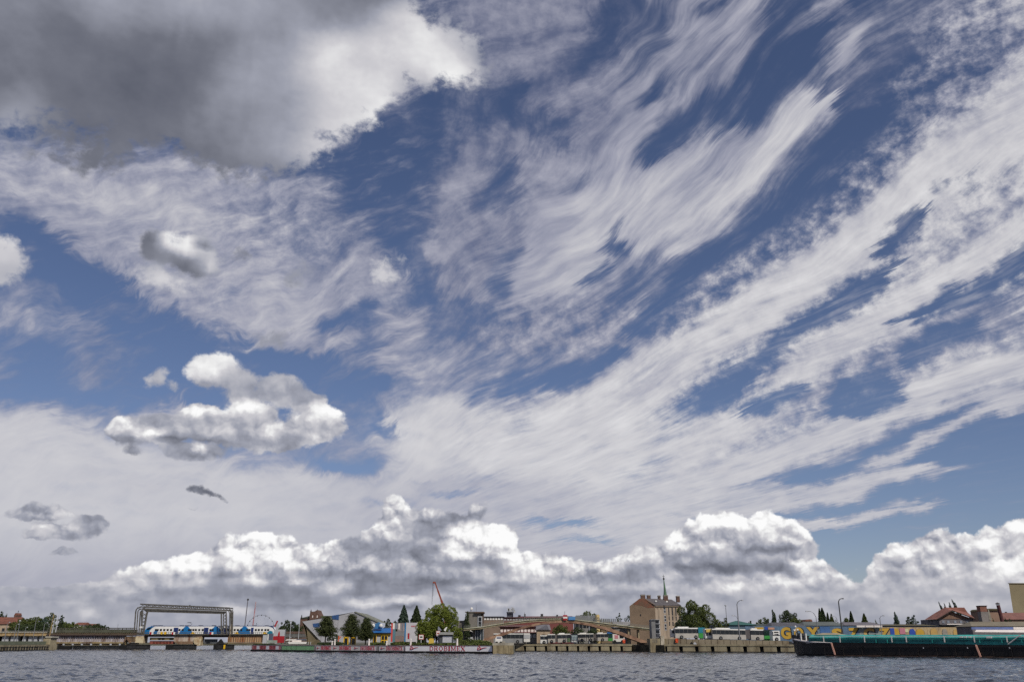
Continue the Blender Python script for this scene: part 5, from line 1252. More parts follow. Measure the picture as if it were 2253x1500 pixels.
# yellow doors between pines
for a, lb in [(762, 'yellow framed low kiosk window under the middle pine'), (778, 'second yellow framed kiosk window right of the middle pine trunk'), (745, 'small yellow play figure post left of the middle pine')]:
    t_ = TH('kiosk', lb, 'kiosk', a, 243, 1.5)
    w = .55
    if a == 745:
        MB().bar((0, 0, 0), (.1, 0, t_.Z(1398)), .2).bar((.1, 0, t_.Z(1405)), (.7, 0, t_.Z(1399)), .16).build('frame', ORANGE, t_.o)
    else:
        MB().box(-w, w, .05, 1, 0, t_.Z(1402)).build('body', GLASS, t_.o)
        for dx_ in (-w, w): MB().box(dx_ - .12, dx_ + .12, -.1, .04, 0, t_.Z(1400)).build('post', YELLOW, t_.o)
        MB().box(-w, w, -.1, .04, t_.Z(1403), t_.Z(1400)).build('lintel', YELLOW, t_.o)
# poster boards
pb_ = TH('billboard', 'wide pale billboard pair with a red left edge and a blue stripe, blurred print', 'billboard', 889, 228, 1.5, py=1390)
X, Z = pb_.X, pb_.Z
def prt(a, b_, ya, yb, m, n='printed_panel', d=-.12): return MB().box(X(a), X(b_), d, d + .1, Z(yb), Z(ya)).build(n, m, pb_.o)
prt(860.5, 864, 1370, 1411, mat('poster_red', (200, 70, 60), .6, .1), 'edge_panel')
prt(864, 868, 1370, 1383, WHITE); prt(864, 870, 1383.2, 1411, mat('poster_teal', (84, 122, 134), .6, .2, .8))
prt(868.2, 874, 1370, 1383, mat('poster_grey_blue', (120, 128, 140), .6, .3, .8)); prt(874.2, 890, 1369.6, 1388, mat('poster_brown_grey', (140, 130, 130), .6, .35, .9, dark=(92, 84, 88)))
prt(870.2, 890, 1388.2, 1398, mat('poster_mid', (128, 126, 128), .6, .3, .6)); prt(870.2, 890, 1398.2, 1411, mat('poster_low', (112, 104, 102), .6, .35, .9, dark=(150, 112, 98)))
prt(876, 880, 1371, 1384, BPALE, d=-.15); prt(884, 886, 1371, 1386, mat('poster_grey_blue'), d=-.15)
prt(890.2, 893, 1369.4, 1411, mat('poster_blue', (40, 120, 170), .6, .1))
prt(893.2, 917, 1369, 1411, mat('poster_pale', (190, 188, 194), .6, .08), 'right_panel')
prt(897.4, 901.2, 1392, 1404.5, RED, d=-.17); 
for k in range(5): prt(904 + k * 2.1, 905.4 + k * 2.1, 1375.3, 1378.3, mat('poster_print_red', (176, 70, 80), .6, .1), 'printed_letter', -.15)
for px in (866, 889, 915): MB().box(X(px), X(px) + .2, 0, .25, 0, Z(1370)).build('post', GREY, pb_.o)
MB().box(X(917), X(918), -.2, .3, 0, Z(1368)).build('post', WHITE, pb_.o)
for a in [(888, 300, 1330.5, 48, 'left dark blue green spruce with a sharp top', 'spruce', 'blue'), (916, 300, 1331.5, 50, 'right dark green spruce with a sharp top beside the big tree', 'spruce', 'dark')]:
    tree(a[0], a[1], a[2], a[3], a[4], a[5], a[6], group='two spruces behind the poster boards', low=.08, dens=1.8)
tree(853, 280, 1356, 20, 'small ragged dark tree behind the blue roof', 'ragged', 'dark', low=.3)
tree(868, 284, 1361, 18, 'small dark bush like tree left of the spruces', 'ragged', 'dark', low=.3)
tree(970, 215, 1325.5, 84, 'big bright green broadleaf tree in the middle of the waterfront', 'round', 'yellow', low=.16, dens=1.5)
tree(937, 212, 1356, 46, 'lower left shoulder tree of the big green tree with arching branches', 'round', 'yellow', low=.1, dens=1.1)
tree(1004, 214, 1375, 36, 'drooping green tree at the lower right of the big tree', 'round', 'yellow', low=.05, dens=1.1)
tree(960, 222, 1372, 60, 'dark foliage low in front of the big tree', 'round', 'dark', low=.1)
# crane behind
cr_ = TH('crane', 'red brown telescopic crane boom leaning left above the big green tree', 'crane', 981, 330, 1.5, py=1330)
X, Z = cr_.X, cr_.Z
BOOM = mat('crane_red_brown', (140, 70, 50), .5, .15, .5)
a0, a1 = (983, 1352), (955.5, 1280)
def bp_(f): return (X(a0[0] + (a1[0] - a0[0]) * f), 0, Z(a0[1] + (a1[1] - a0[1]) * f))
MB().bar(bp_(0), bp_(.45), .75).build('boom_base', BOOM, cr_.o); MB().bar(bp_(.44), bp_(.75), .58).build('boom_middle', BOOM, cr_.o); MB().bar(bp_(.74), bp_(1), .44).build('boom_tip', BOOM, cr_.o)
MB().box(X(951), X(957), -.4, .4, Z(1282.5), Z(1279)).build('boom_head', BOOM, cr_.o)
MB().tube([(X(951), 0, Z(1282)), (X(950.3), 0, Z(1330))], .07, 5).build('cable', DGREY, cr_.o)
MB().tube([(X(953), 0, Z(1282)), (X(952.3), 0, Z(1310))], .04, 5).build('cable', DGREY, cr_.o)
MB().box(X(976), X(992), -1.5, 1.5, 0, 3.0).build('carrier', BOOM, cr_.o); MB().bar((X(983), 0, 2.8), bp_(.02), 1.4).build('turret', BOOM, cr_.o)
for px in (978, 984, 990): MB().disc((X(px), -1.6, .3), .6, .4).build('wheel', TYRE, cr_.o)
# kiosk, signs, small things on the spit
kk = TH('kiosk', 'small grey kiosk with a white roller shutter and flat pitched roof', 'kiosk', 982, 190, 1.5)
X, Z = kk.X, kk.Z
MB().box(X(967), X(995), 0, 3, 0, Z(1395)).build('wall', mat('kiosk_dark', (62, 66, 72), .7, .2, 1), kk.o)
MB().prismx([(-.5, Z(1395.5)), (3.2, Z(1395.5)), (1.6, Z(1389.5))], X(966), X(996.5)).build('roof', mat('kiosk_roof', (128, 128, 122), .8, .2, 1), kk.o)
for k in range(7):
    z0 = Z(1412.5) + (Z(1398) - Z(1412.5)) * k / 7; MB().box(X(974), X(994), -.08, -.02, z0, z0 + (Z(1398) - Z(1412.5)) / 7 - .03).build('shutter_slat', mat('shutter_white', (196, 198, 206), .5, .06), kk.o)
ds = TH('satellite_dish', 'white round dish facing right above the kiosk', 'dish', 980, 192, hz(1384, 192))
MB().prism([(-.4, -.1), (.0, -.35), (.4, .5), (.1, .5)], 0, .1).build('dish', WHITE, ds.o); MB().bar((0, .1, -1.5), (0, .1, 0), .06).build('arm', GREY, ds.o)
def sign(px, D, ya, yb, w, label, m=WHITE, border=None, letter=None, z0=1.5, post=True):
    t_ = TH('sign', label, 'sign', px, D, z0)
    W_ = hx(px + w / 2, D) - hx(px - w / 2, D)
    if border: MB().box(-W_ / 2, W_ / 2, 0, .06, t_.Z(yb), t_.Z(ya)).build('border', border, t_.o)
    k = .82 if border else 1
    zc = (t_.Z(ya) + t_.Z(yb)) / 2; hh = (t_.Z(ya) - t_.Z(yb)) / 2 * k
    MB().box(-W_ / 2 * k, W_ / 2 * k, -.03, -.002, zc - hh, zc + hh).build('plate', m, t_.o)
    if letter: MB().box(-W_ * .25, W_ * .25, -.06, -.032, zc - hh * .35, zc + hh * .35).build('printed_symbol', letter, t_.o)
    if post: MB().box(-.07, .07, .065, .18, 0, t_.Z(yb)).build('post', LGREY, t_.o)
    return t_
sign(927, 196, 1395, 1406, 11.5, 'white square sign with a dark symbol in a red border left of the kiosk', border=RED, letter=DGREY)
sign(964, 192, 1387, 1397.5, 9, 'white upright sign with a red rim on a white post beside the kiosk', border=mat('pink_rim', (190, 120, 130)), letter=mat('sign_red_print', (170, 70, 80)))
t_ = TH('solar_panel', 'tilted grey panel on a thin post above the sign beside the kiosk', 'panel', 966, 193, 1.5)
MB().prism([(t_.X(963), t_.Z(1386)), (t_.X(963.4), t_.Z(1377)), (t_.X(965), t_.Z(1377.5)), (t_.X(972), t_.Z(1386))], 0, .08).build('panel', mat('panel_grey', (130, 134, 146), .3, .1), t_.o); MB().box(-.05, .05, .1, .2, 0, t_.Z(1386)).build('post', GREY, t_.o)
t_ = TH('container', 'small yellow box with a rounded top on the spit left of the kiosk', 'container', 949, 188, 1.5)
MB().prism([(t_.X(943.5), 0), (t_.X(954.5), 0), (t_.X(954.2), t_.Z(1407)), (t_.X(952.5), t_.Z(1403.5)), (t_.X(945.5), t_.Z(1403.5)), (t_.X(943.8), t_.Z(1407))], 0, 1.1).build('body', mat('mustard', (208, 178, 72), .6, .15), t_.o)
MB().box(t_.X(945), t_.X(953), -.05, 0, .15, .3).build('base_strip', GREY, t_.o)
for a, lb in [(730, 'left white bollard of a close pair at the left quay edge'), (735.5, 'taller white bollard of a close pair at the left quay edge'), (811, 'white bollard beneath the right pine'), (850, 'white bollard in front of the yellow pavilion'), (903, 'white bollard below the poster boards'), (1005.5, 'tiny white bollard at the hedge under the big tree')]:
    x_, y_ = spit_at(a); t_ = thing('bollard', lb, 'bollard', (x_, y_ + .6, 1.5), 0, 'white bollards along the spit')
    h_ = .75 if a in (730, 850) else 1.15
    MB().tube([(0, 0, 0), (0, 0, h_)], [.2, .16], 8).build('post', BPALE, t_); MB().ball((0, 0, h_), .22, .22, .14, 8, 4, 0).build('cap', WHITE, t_)
# hedge: pieces
for i, (a, b_, yt) in enumerate([(560, 606, 1414.5), (700, 758, 1410), (812, 850, 1411), (862, 905, 1410.5), (906, 960, 1412.5), (960, 1020, 1412.5), (1020, 1084, 1413)]):
    (x_, y_) = spit_at((a + b_) / 2); Dm = y_ + 4
    tree((a + b_) / 2, Dm, yt, b_ - a + 4, ['dark low bushes at the left tip of the spit', 'dark clipped hedge in front of the angular hall', 'green hedge before the yellow pavilion', 'green hedge below the poster boards', 'low hedge left of the kiosk', 'low hedge in front of the kiosk', 'low hedge at the right end of the spit'][i], 'bush', 'dark' if i < 2 else 'green', z0=1.45, name='hedge', cat='hedge', group='hedge along the spit', dens=3.2)
tree(1035, 194, 1404, 56, 'sloping green bank of shrubs right of the big tree', 'bush', 'green', dens=2.6)
tree(1060, 197, 1408, 44, 'low green shrubs near the quay head', 'bush', 'green', dens=2.4)

# ================================================================== centre: control building, footbridge arch, tenement
cb = TH('control_building', 'grey concrete bridge keepers building with a flat roof and a tall framed window', 'building', 1043, 236, 1.5, py=1365)
X, Z = cb.X, cb.Z
CBW = mat('control_concrete', (116, 112, 106), .9, .25, .5, dark=(90, 86, 78), stretch=(1, 1, .4))
MB().box(X(1026), X(1058), 0, 6, Z(1381), Z(1346)).build('upper_wall', CBW, cb.o)
MB().box(X(1044), X(1065), -.8, 6.4, Z(1348), Z(1345)).build('roof_slab', mat('roof_slab_brown', (96, 78, 66), .9, .2, .6), cb.o)
MB().box(X(1023), X(1044), -.2, 6.4, Z(1346.5), Z(1344.5)).build('roof_slab', CBW, cb.o)
MB().box(X(1058), X(1063), .6, 6, Z(1381), Z(1348)).build('side_wall', mat('roof_slab_brown'), cb.o)
MB().box(X(1051), X(1061), -.25, -.05, Z(1378), Z(1355)).build('window_frame', LGREY, cb.o)
for ya, yb in ((1365.5, 1357), (1376.5, 1367)): MB().box(X(1053), X(1059.2), -.32, -.25, Z(ya), Z(yb)).build('window_pane', GLASS, cb.o)
MB().box(X(1004), X(1026), 2, 6, 0, Z(1364)).build('rear_wing', CBW, cb.o)
MB().box(X(1020), X(1050), .6, 6, 0, Z(1383)).build('lower_wall', CBW, cb.o)
MB().box(X(1024), X(1064), -1.4, 6, Z(1382.8), Z(1381)).build('terrace_slab', CONCG, cb.o)
MB().box(X(1046), X(1064), .4, 5, 0, Z(1382.8)).build('glazed_entrance', mat('blue_grey_glass', (60, 70, 78), .3, .2, .6), cb.o)
for px in (1046, 1051, 1057, 1063): MB().box(X(px), X(px + .9), .2, .4, 0, Z(1382.8)).build('mullion', LGREY, cb.o)
MB().prism([(X(1025), Z(1388.5)), (X(1029), Z(1385.5)), (X(1036), Z(1385.6)), (X(1042), Z(1390)), (X(1037), Z(1388)), (X(1029), Z(1388))], -1.8, .4).build('awning', WHITE, cb.o)
MB().box(X(1025), X(1041), -.6, .5, 0, Z(1400.5)).build('low_wall', LGREY, cb.o)
MB().box(X(1027), X(1040), .3, .5, Z(1400), Z(1390)).build('dark_opening', GLASS, cb.o)
MB().tube([(X(1024.6), -.3, 0), (X(1024.6), -.3, Z(1350))], .11).build('drain_pipe', DGREY, cb.o)
MB().tube([(X(1046.8), 2, Z(1345)), (X(1046.8), 2, Z(1330))], .05).tube([(X(1035), 2, Z(1345)), (X(1035), 2, Z(1338))], .08).build('roof_aerial', GREY, cb.o)
MB().ball((X(1036.5), 1.8, Z(1338)), .35, .2, .4, 8, 5).build('roof_dish', WHITE, cb.o)
tree(1028, 233, 1343, 20, 'dark ivy like shrub climbing the left corner of the control building', 'poplar', 'dark', dens=.8, low=.1, name='climbing_ivy', cat='ivy')
tree(1022, 250, 1359, 12, 'thin dark tree left of the control building', 'ragged', 'dark', low=.4, dens=.8)
# distant brick blocks
def long_block(px0, px1, D, yt, yb, label, wall, roofm, nwin, wy, wh, wcol=LGREY, roof_h=2.0, ww=.35, name='apartment_block'):
    t_ = TH(name, label, 'building', (px0 + px1) / 2, D, 1.5)
    x0, x1 = t_.X(px0), t_.X(px1)
    MB().box(x0, x1, 0, 12, 0, t_.Z(yt)).build('wall', wall, t_.o)
    MB().add([(x0 - .5, -.6, t_.Z(yt)), (x1 + .5, -.6, t_.Z(yt)), (x1 + .5, 13, t_.Z(yt)), (x0 - .5, 13, t_.Z(yt)), (x0, 6, t_.Z(yt - roof_h)), (x1, 6, t_.Z(yt - roof_h))], [(0, 1, 5, 4), (2, 3, 4, 5), (0, 4, 3), (1, 2, 5), (0, 3, 2, 1)]).build('roof', roofm, t_.o)
    w = (x1 - x0) / nwin
    me = MB().box(-w * ww, w * ww, -.12, .05, 0, t_.Z(wy) - t_.Z(wy + wh)).mesh('window', wcol)
    for k in range(nwin): link_mesh('window', me, t_.o, (x0 + w * (k + .5), 0, t_.Z(wy + wh)))
    return t_
BRK2 = mat('far_red_brick', (120, 70, 66), .9, .2, .3); TAN = mat('far_tan_wall', (130, 112, 98), .9, .2, .3)
long_block(1064, 1107, 330, 1356, 0, 'low pale block with a row of white windows right of the control building', TAN, ROOFGREY, 7, 1358, 5, WHITE)
long_block(1108, 1140, 345, 1357.5, 0, 'dark red roofed block below the mast cluster', BRK2, ROOFRED, 5, 1361, 3, LGREY)
long_block(1140, 1190, 350, 1358, 0, 'long red roofed block left of the bridge crest with small white dormers', BRK2, mat('dull_red_roof', (112, 66, 70), .9, .2, .4), 8, 1361.5, 2.6, LGREY, 4.0)
long_block(1190, 1262, 352, 1358.5, 0, 'red roofed block behind the red and white crest sign', BRK2, mat('dull_red_roof'), 9, 1362, 2.5, LGREY, 5.0)
for i, (px, yt, w, D_) in enumerate([(1122, 1347, 14, 344), (1143, 1353.5, 5, 350), (1155, 1351, 3, 350), (1193, 1351, 5, 352), (1227, 1353, 3, 352)]):
    t_ = TH('roof_structure', ['squat grey rooftop hut carrying the mast cluster', 'low dark stack on the red roofs left of centre', 'thin dark stack on the red roofs', 'dark chimney stack left of the bridge crest', 'small dark stack just left of the crest sign'][i], 'chimney', px, D_ + 2, hz(1359, D_ + 2))
    MB().box(-t_.X(px + w / 2) * 1, t_.X(px + w / 2), 0, 3, -1, t_.Z(yt)).build('stack', DGREY if i else mat('hut_grey', (92, 96, 104), .9, .2, .4), t_.o)
    MB().box(-t_.X(px + w / 2) * 1.1, t_.X(px + w / 2) * 1.1, -.2, 3.2, t_.Z(yt), t_.Z(yt) + .25).build('cap', ROOFGREY, t_.o)
t_ = TH('antenna_mast', 'cluster of grey cellular antennas on a rooftop hut', 'antenna', 1125, 345, hz(1348, 345))
for px, yt in ((1118, 1337), (1120, 1338), (1124, 1339), (1127, 1335), (1130, 1337), (1132, 1342)):
    MB().tube([(t_.X(px), 0, 0), (t_.X(px), 0, t_.Z(yt))], .10, 5).build('pole', GREY, t_.o); MB().box(t_.X(px) - .35, t_.X(px) + .35, -.2, .2, t_.Z(yt + 6), t_.Z(yt)).build('antenna_panel', LGREY, t_.o)
lamp(1154, 348, 1346, 'thin grey roof aerial among the distant red roofs', 0, head=False, h_thick=.09, z0=hz(1358, 348)); lamp(1243, 356, 1344, 'thin dark roof aerial behind the crest sign', 0, head=False, h_thick=.1, z0=hz(1358, 356))
# lower brick warehouse row under the bridge
long_block(1100, 1190, 262, 1378, 0, 'brick row under the left half of the arch with pale ground floor', mat('under_arch_brick', (108, 82, 72), .9, .25, .6), mat('under_arch_roof', (98, 70, 66), .9, .25, .6), 12, 1384, 6, BPALE, 4.5)
long_block(1105, 1180, 256, 1391, 0, 'low grey shed with white window frames behind the parked van', mat('shed_grey', (120, 116, 112), .9, .2, .6), mat('far_red_dull', (118, 70, 66), .9, .2, .6), 9, 1394, 8, LGREY, 2)
hs_ = gable_house(1181, 1210, 250, 1385, 1372.5, 'small yellowish house with a grey gable roof behind the parked buses', wall=PLASTER, roof=mat('grey_gable_roof', (112, 110, 114), .8, .2, .6), depth=7, win=1, wr=[.35])
MB().prism([(hs_.X(1183), hs_.Z(1384)), (hs_.X(1203), hs_.Z(1372.5)), (hs_.X(1208), hs_.Z(1384))], -.3, .2).build('gable', mat('grey_gable', (104, 104, 112), .8, .2, .5), hs_.o)
tree(1234, 240, 1371.5, 42, 'round dark green bush like tree under the crest of the arch', 'round', 'green', low=.08, dens=1.3)
tree(1272, 244, 1377, 40, 'dark tree under the arch right of the round one', 'round', 'dark', low=.05)
tree(1306, 246, 1381, 34, 'second dark tree under the right half of the arch', 'round', 'dark', low=.05)
tree(1294, 340, 1340, 46, 'green tree rising behind the grey roof right of the crest', 'round', 'green', low=.2)
g_ = gable_house(1266, 1322, 300, 1369, 1352.5, 'grey roofed block right of the blue crest sign', wall=mat('far_grey_wall', (128, 126, 122), .9, .2, .4), roof=mat('far_grey_roof', (98, 100, 100), .9, .2, .4), depth=8, win=7, wr=[.75], hip=.05)
t_ = TH('gable_wall', 'narrow bright yellow end wall with small windows right of the grey roof', 'building', 1318, 296, 1.5)
MB().prism([(t_.X(1314), 0), (t_.X(1320.5), 0), (t_.X(1320.5), t_.Z(1353)), (t_.X(1318), t_.Z(1350.5)), (t_.X(1314), t_.Z(1353))], 0, 6).build('wall', mat('cream_yellow', (208, 184, 130), .9, .12, .5), t_.o)
for y in (1357, 1362): MB().box(t_.X(1316), t_.X(1318), -.08, 0, t_.Z(y + 2), t_.Z(y)).build('window', GLASS, t_.o)
lamp(1296, 292, 1343, 'thin lamp post above the grey roof right of the crest', 4, h_thick=.1, col=LGREY)
wl_ = TH('wall', 'low ochre wall with ridge posts left of the tenement', 'wall', 1345, 300, 1.5)
MB().box(wl_.X(1320), wl_.X(1392), 0, .5, 0, wl_.Z(1368)).build('wall_face', mat('ochre_wall_far', (120, 106, 86), .9, .25, .4), wl_.o)
me = MB().box(-.14, .14, 0, .4, 0, 1.1).mesh('post', mat('post_dark_green', (74, 78, 66), .9, .2, 1))
for k in range(9): link_mesh('post', me, wl_.o, (wl_.X(1324 + k * 4.4), 0, wl_.Z(1368)))
tree(1362, 305, 1342, 16, 'thin ragged dark tree left of the tenement', 'ragged', 'dark', dens=.55, low=.2)
tree(1382, 306, 1346, 22, 'sparse ragged dark tree touching the tenement gable', 'ragged', 'dark', dens=.55, low=.2)
gable_house(1352, 1390, 285, 1380, 1366, 'low pale grey roofed shed in front of the tenement foot', wall=mat('far_grey_wall'), roof=mat('pale_grey_roof', (140, 138, 140), .8, .2, .4), depth=8)

# arched footbridge
ab = TH('arch_bridge', 'long rusty concrete arch footbridge sweeping from the control building down to the lift tower', 'bridge', 1240, 217.5, 0, py=1380)
X, Z = ab.X, ab.Z
deck_top = [(1020, 1383), (1060, 1379), (1085, 1374.5), (1110, 1371), (1140, 1366.8), (1170, 1363.8), (1200, 1362), (1236, 1361.2), (1262, 1362.8), (1290, 1366), (1320, 1369.6), (1350, 1373.3), (1380, 1377), (1410, 1380.5), (1446, 1384.5)]
deck_bot = [(x, y + (4.0 if 1100 < x < 1400 else 3.6)) for x, y in deck_top]
DECKM = mat('footbridge_deck', (158, 148, 122), .85, .25, .5, dark=(116, 100, 74))
for i in range(len(deck_top) - 1):
    (a, ya), (b_, yb) = deck_top[i], deck_top[i + 1]; ya2, yb2 = deck_bot[i][1], deck_bot[i + 1][1]
    MB().prism([(X(a), Z(ya2)), (X(b_) - .05, Z(yb2)), (X(b_) - .05, Z(yb)), (X(a), Z(ya))], -.1, 4).build('deck_panel', DECKM, ab.o)
    MB().prism([(X(a), Z(ya + .2)), (X(b_) - .08, Z(yb + .2)), (X(b_) - .08, Z(yb - 1.6)), (X(a), Z(ya - 1.6))], -.3, -.12).build('parapet_panel', mat('footbridge_parapet', (170, 170, 150), .85, .2, .6, dark=(132, 128, 100)), ab.o)
rail = MB()
for i in range(len(deck_top) - 1):
    (a, ya), (b_, yb) = deck_top[i], deck_top[i + 1]
    for zz in (3.6, 5.6, 7.4): rail.bar((X(a), 0, Z(ya) + zz * .106 * .9), (X(b_), 0, Z(yb) + zz * .106 * .9), .05)
rail.build('railing', mat('fine_railing', (120, 122, 116), .7, .2, 2), ab.o)
rp = MB().box(-.03, .03, -.03, .03, 0, .75).mesh('rail_post', mat('fine_railing'))
for k in range(88):
    px = 1064 + k * 4.3
    y = np.interp(px, [p[0] for p in deck_top], [p[1] for p in deck_top]); link_mesh('rail_post', rp, ab.o, (X(px), 0, Z(y)))
arch_t = [(1065, 1404), (1090, 1396.5), (1120, 1387), (1150, 1377.5), (1180, 1370.5), (1210, 1366.5), (1240, 1365), (1270, 1367), (1300, 1371.5), (1330, 1378), (1360, 1387), (1390, 1398), (1420, 1409)]
arch_b = [(1062, 1411), (1090, 1403), (1120, 1393), (1150, 1382.5), (1180, 1375), (1210, 1370.5), (1240, 1368.8), (1270, 1371), (1300, 1376.5), (1330, 1384.5), (1360, 1394.5), (1390, 1406), (1424, 1419)]
ARM = mat('arch_rust_concrete', (150, 120, 98), .9, .3, .5, dark=(98, 70, 58), stretch=(1, 1, .6))
for i in range(12):
    MB().prism([(X(arch_b[i][0]), Z(arch_b[i][1])), (X(arch_b[i + 1][0]), Z(arch_b[i + 1][1])), (X(arch_t[i + 1][0]), Z(arch_t[i + 1][1])), (X(arch_t[i][0]), Z(arch_t[i][1]))], -.35, 1.1).build('arch_segment', ARM, ab.o)
    MB().prism([(X(arch_b[i][0]), Z(arch_b[i][1])), (X(arch_b[i + 1][0]), Z(arch_b[i + 1][1])), (X(arch_t[i + 1][0]), Z(arch_t[i + 1][1])), (X(arch_t[i][0]), Z(arch_t[i][1]))], 2.6, 3.9).build('arch_segment', ARM, ab.o)
MB().box(X(1406), X(1430), -1.5, 5, -.5, Z(1413)).build('abutment', mat('abutment_dark', (56, 48, 38), .95, .4, .6), ab.o)
MB().box(X(1060), X(1078), -1.0, 5, 1, Z(1408)).build('abutment', CONC, ab.o)
for px in (1382, 1404): MB().box(X(px), X(px + 3), .5, 3, 1.5, Z(1384)).build('pier', CONC, ab.o)
t_ = TH('navigation_sign', 'red and white navigation board hanging at the crest of the arch', 'sign', 1244, 216.8, hz(1363.5, 216.8))
for k, m in enumerate((RED, WHITE, RED)): MB().box(t_.X(1239.5), t_.X(1249), -.06, .06, t_.Z(1363.5 - k * 3.9), t_.Z(1363.5 - (k + 1) * 3.9 + .25)).build('board', m, t_.o)
t_ = TH('banner', 'small light blue banner hung on the railing right of the crest sign', 'banner', 1259, 217.0, hz(1363, 217.0))
MB().box(t_.X(1251.5), t_.X(1266.5), -.04, .04, 0, t_.Z(1355.5)).build('cloth', mat('light_blue_cloth', (70, 130, 185), .7, .15, 1.2), t_.o)
MB().box(t_.X(1252), t_.X(1266), -.06, -.045, t_.Z(1358.6), t_.Z(1357.8)).build('stripe', mat('pale_blue', (120, 165, 205)), t_.o)
fs = TH('wire_fence', 'tall grey wire mesh fence along the descending deck right of the crest', 'fence', 1290, 221.3, 0)
for k in range(15):
    px = 1270 + k * 5; y = np.interp(px, [p[0] for p in deck_top], [p[1] for p in deck_top])
    MB().box(fs.X(px) - .04, fs.X(px) + .04, 0, .08, fs.Z(y), fs.Z(y) + 1.25).build('post', GREY, fs.o)
    if k < 14:
        w_ = MB()
        for q in range(5): w_.bar((fs.X(px), 0, fs.Z(y) + .2 + q * .24), (fs.X(px + 5), 0, fs.Z(y + .55) + .2 + q * .24), .022)
        w_.build('mesh_wire', GREY, fs.o)

# lift tower at the end of the bridge
lt = TH('lift_tower', 'narrow grey concrete stair tower with dark glazed storeys right of the footbridge', 'tower', 1445, 208.5, 0, py=1385)
X, Z = lt.X, lt.Z
MB().box(X(1434), X(1442.5), 0, 3.5, -.3, Z(1362)).build('side_wall', mat('lift_grey', (122, 122, 122), .8, .2, .5), lt.o)
MB().box(X(1432.5), X(1443), -.25, 0, Z(1363.5), Z(1361.5)).build('roof_edge', GREY, lt.o)
MB().box(X(1443), X(1453), .3, 3.5, -.3, Z(1362)).build('core_wall', LGREY, lt.o)
for ya, yb, m in ((1370, 1363, GLASS), (1380.5, 1373, GLASS), (1392, 1385.5, GLASS), (1400.5, 1394, mat('mid_glass', (70, 72, 80), .3, .2, 1))):
    MB().box(X(1444), X(1450.8), .1, .3, Z(ya), Z(yb)).build('window', m, lt.o)
for ya in (1362, 1371, 1382, 1393, 1401.5): MB().box(X(1442.8), X(1453), -.05, .29, Z(ya + .8), Z(ya)).build('floor_band', LGREY, lt.o)
MB().box(X(1428), X(1462), -.8, 4, -.6, Z(1404)).build('base', CONC, lt.o)
MB().box(X(1451), X(1459), -1, 3, -.6, Z(1398)).build('pillar', mat('pale_stone', (176, 168, 152), .9, .3, .6, dark=(132, 122, 104)), lt.o)
for i, px in enumerate((1434, 1438, 1442)): MB().box(X(px), X(px + .7), -.85, -.8, Z(1413), Z(1405)).build('groove', GREY, lt.o)

# tenement house
te = TH('tenement_house', 'four storey tan rendered tenement with brick patches on its gable and a row of chimneys', 'house', 1442, 272, 1.5, py=1350)
X, Z = te.X, te.Z
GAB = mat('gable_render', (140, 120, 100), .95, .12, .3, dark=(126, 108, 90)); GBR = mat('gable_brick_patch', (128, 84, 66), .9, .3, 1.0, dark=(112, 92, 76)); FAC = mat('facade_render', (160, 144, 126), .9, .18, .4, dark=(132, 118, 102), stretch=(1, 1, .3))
# gable wall faces left-front, facade turned to the right: plan in metres
gx0, gx1, fx1 = X(1388.5), X(1442), X(1513)
gy0, gy1, fy1 = 3.0, 0.0, 11.0
def wallq(xa, ya, xb, yb, pts, m, name, off=.0):
    """wall polygon on the vertical plane through (xa,ya)-(xb,yb); pts are (fraction, z); thick .3 m, proud by off"""
    dx_, dy_ = xb - xa, yb - ya; L = math.hypot(dx_, dy_); nx, ny = dy_ / L, -dx_ / L
    v0 = [(xa + dx_ * f + nx * off, ya + dy_ * f + ny * off, z) for f, z in pts]; v1 = [(x - nx * (.3 + off), y - ny * (.3 + off), z) for x, y, z in v0]
    n = len(pts); b = MB(); b.add(v0 + v1, [tuple(range(n)), tuple(range(2 * n - 1, n - 1, -1))] + [(i, n + i, n + (i + 1) % n, (i + 1) % n) for i in range(n)])
    return b.build(name, m, te.o)
zr, ze, zl = Z(1315), Z(1331.5), Z(1332)
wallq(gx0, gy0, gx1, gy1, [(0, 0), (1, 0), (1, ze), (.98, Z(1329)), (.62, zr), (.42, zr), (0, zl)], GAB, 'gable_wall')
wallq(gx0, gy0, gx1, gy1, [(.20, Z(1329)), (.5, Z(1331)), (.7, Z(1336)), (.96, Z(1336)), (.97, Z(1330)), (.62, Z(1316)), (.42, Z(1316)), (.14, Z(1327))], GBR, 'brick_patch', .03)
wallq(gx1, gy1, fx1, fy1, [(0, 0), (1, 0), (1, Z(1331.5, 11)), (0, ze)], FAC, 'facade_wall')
wallq(gx1, gy1, fx1, fy1, [(0, Z(1334.6)), (1, Z(1334.2, 11)), (1, Z(1331.4, 11)), (0, Z(1331.2))], mat('cornice', (110, 98, 86), .9, .2, 1), 'cornice', .25)
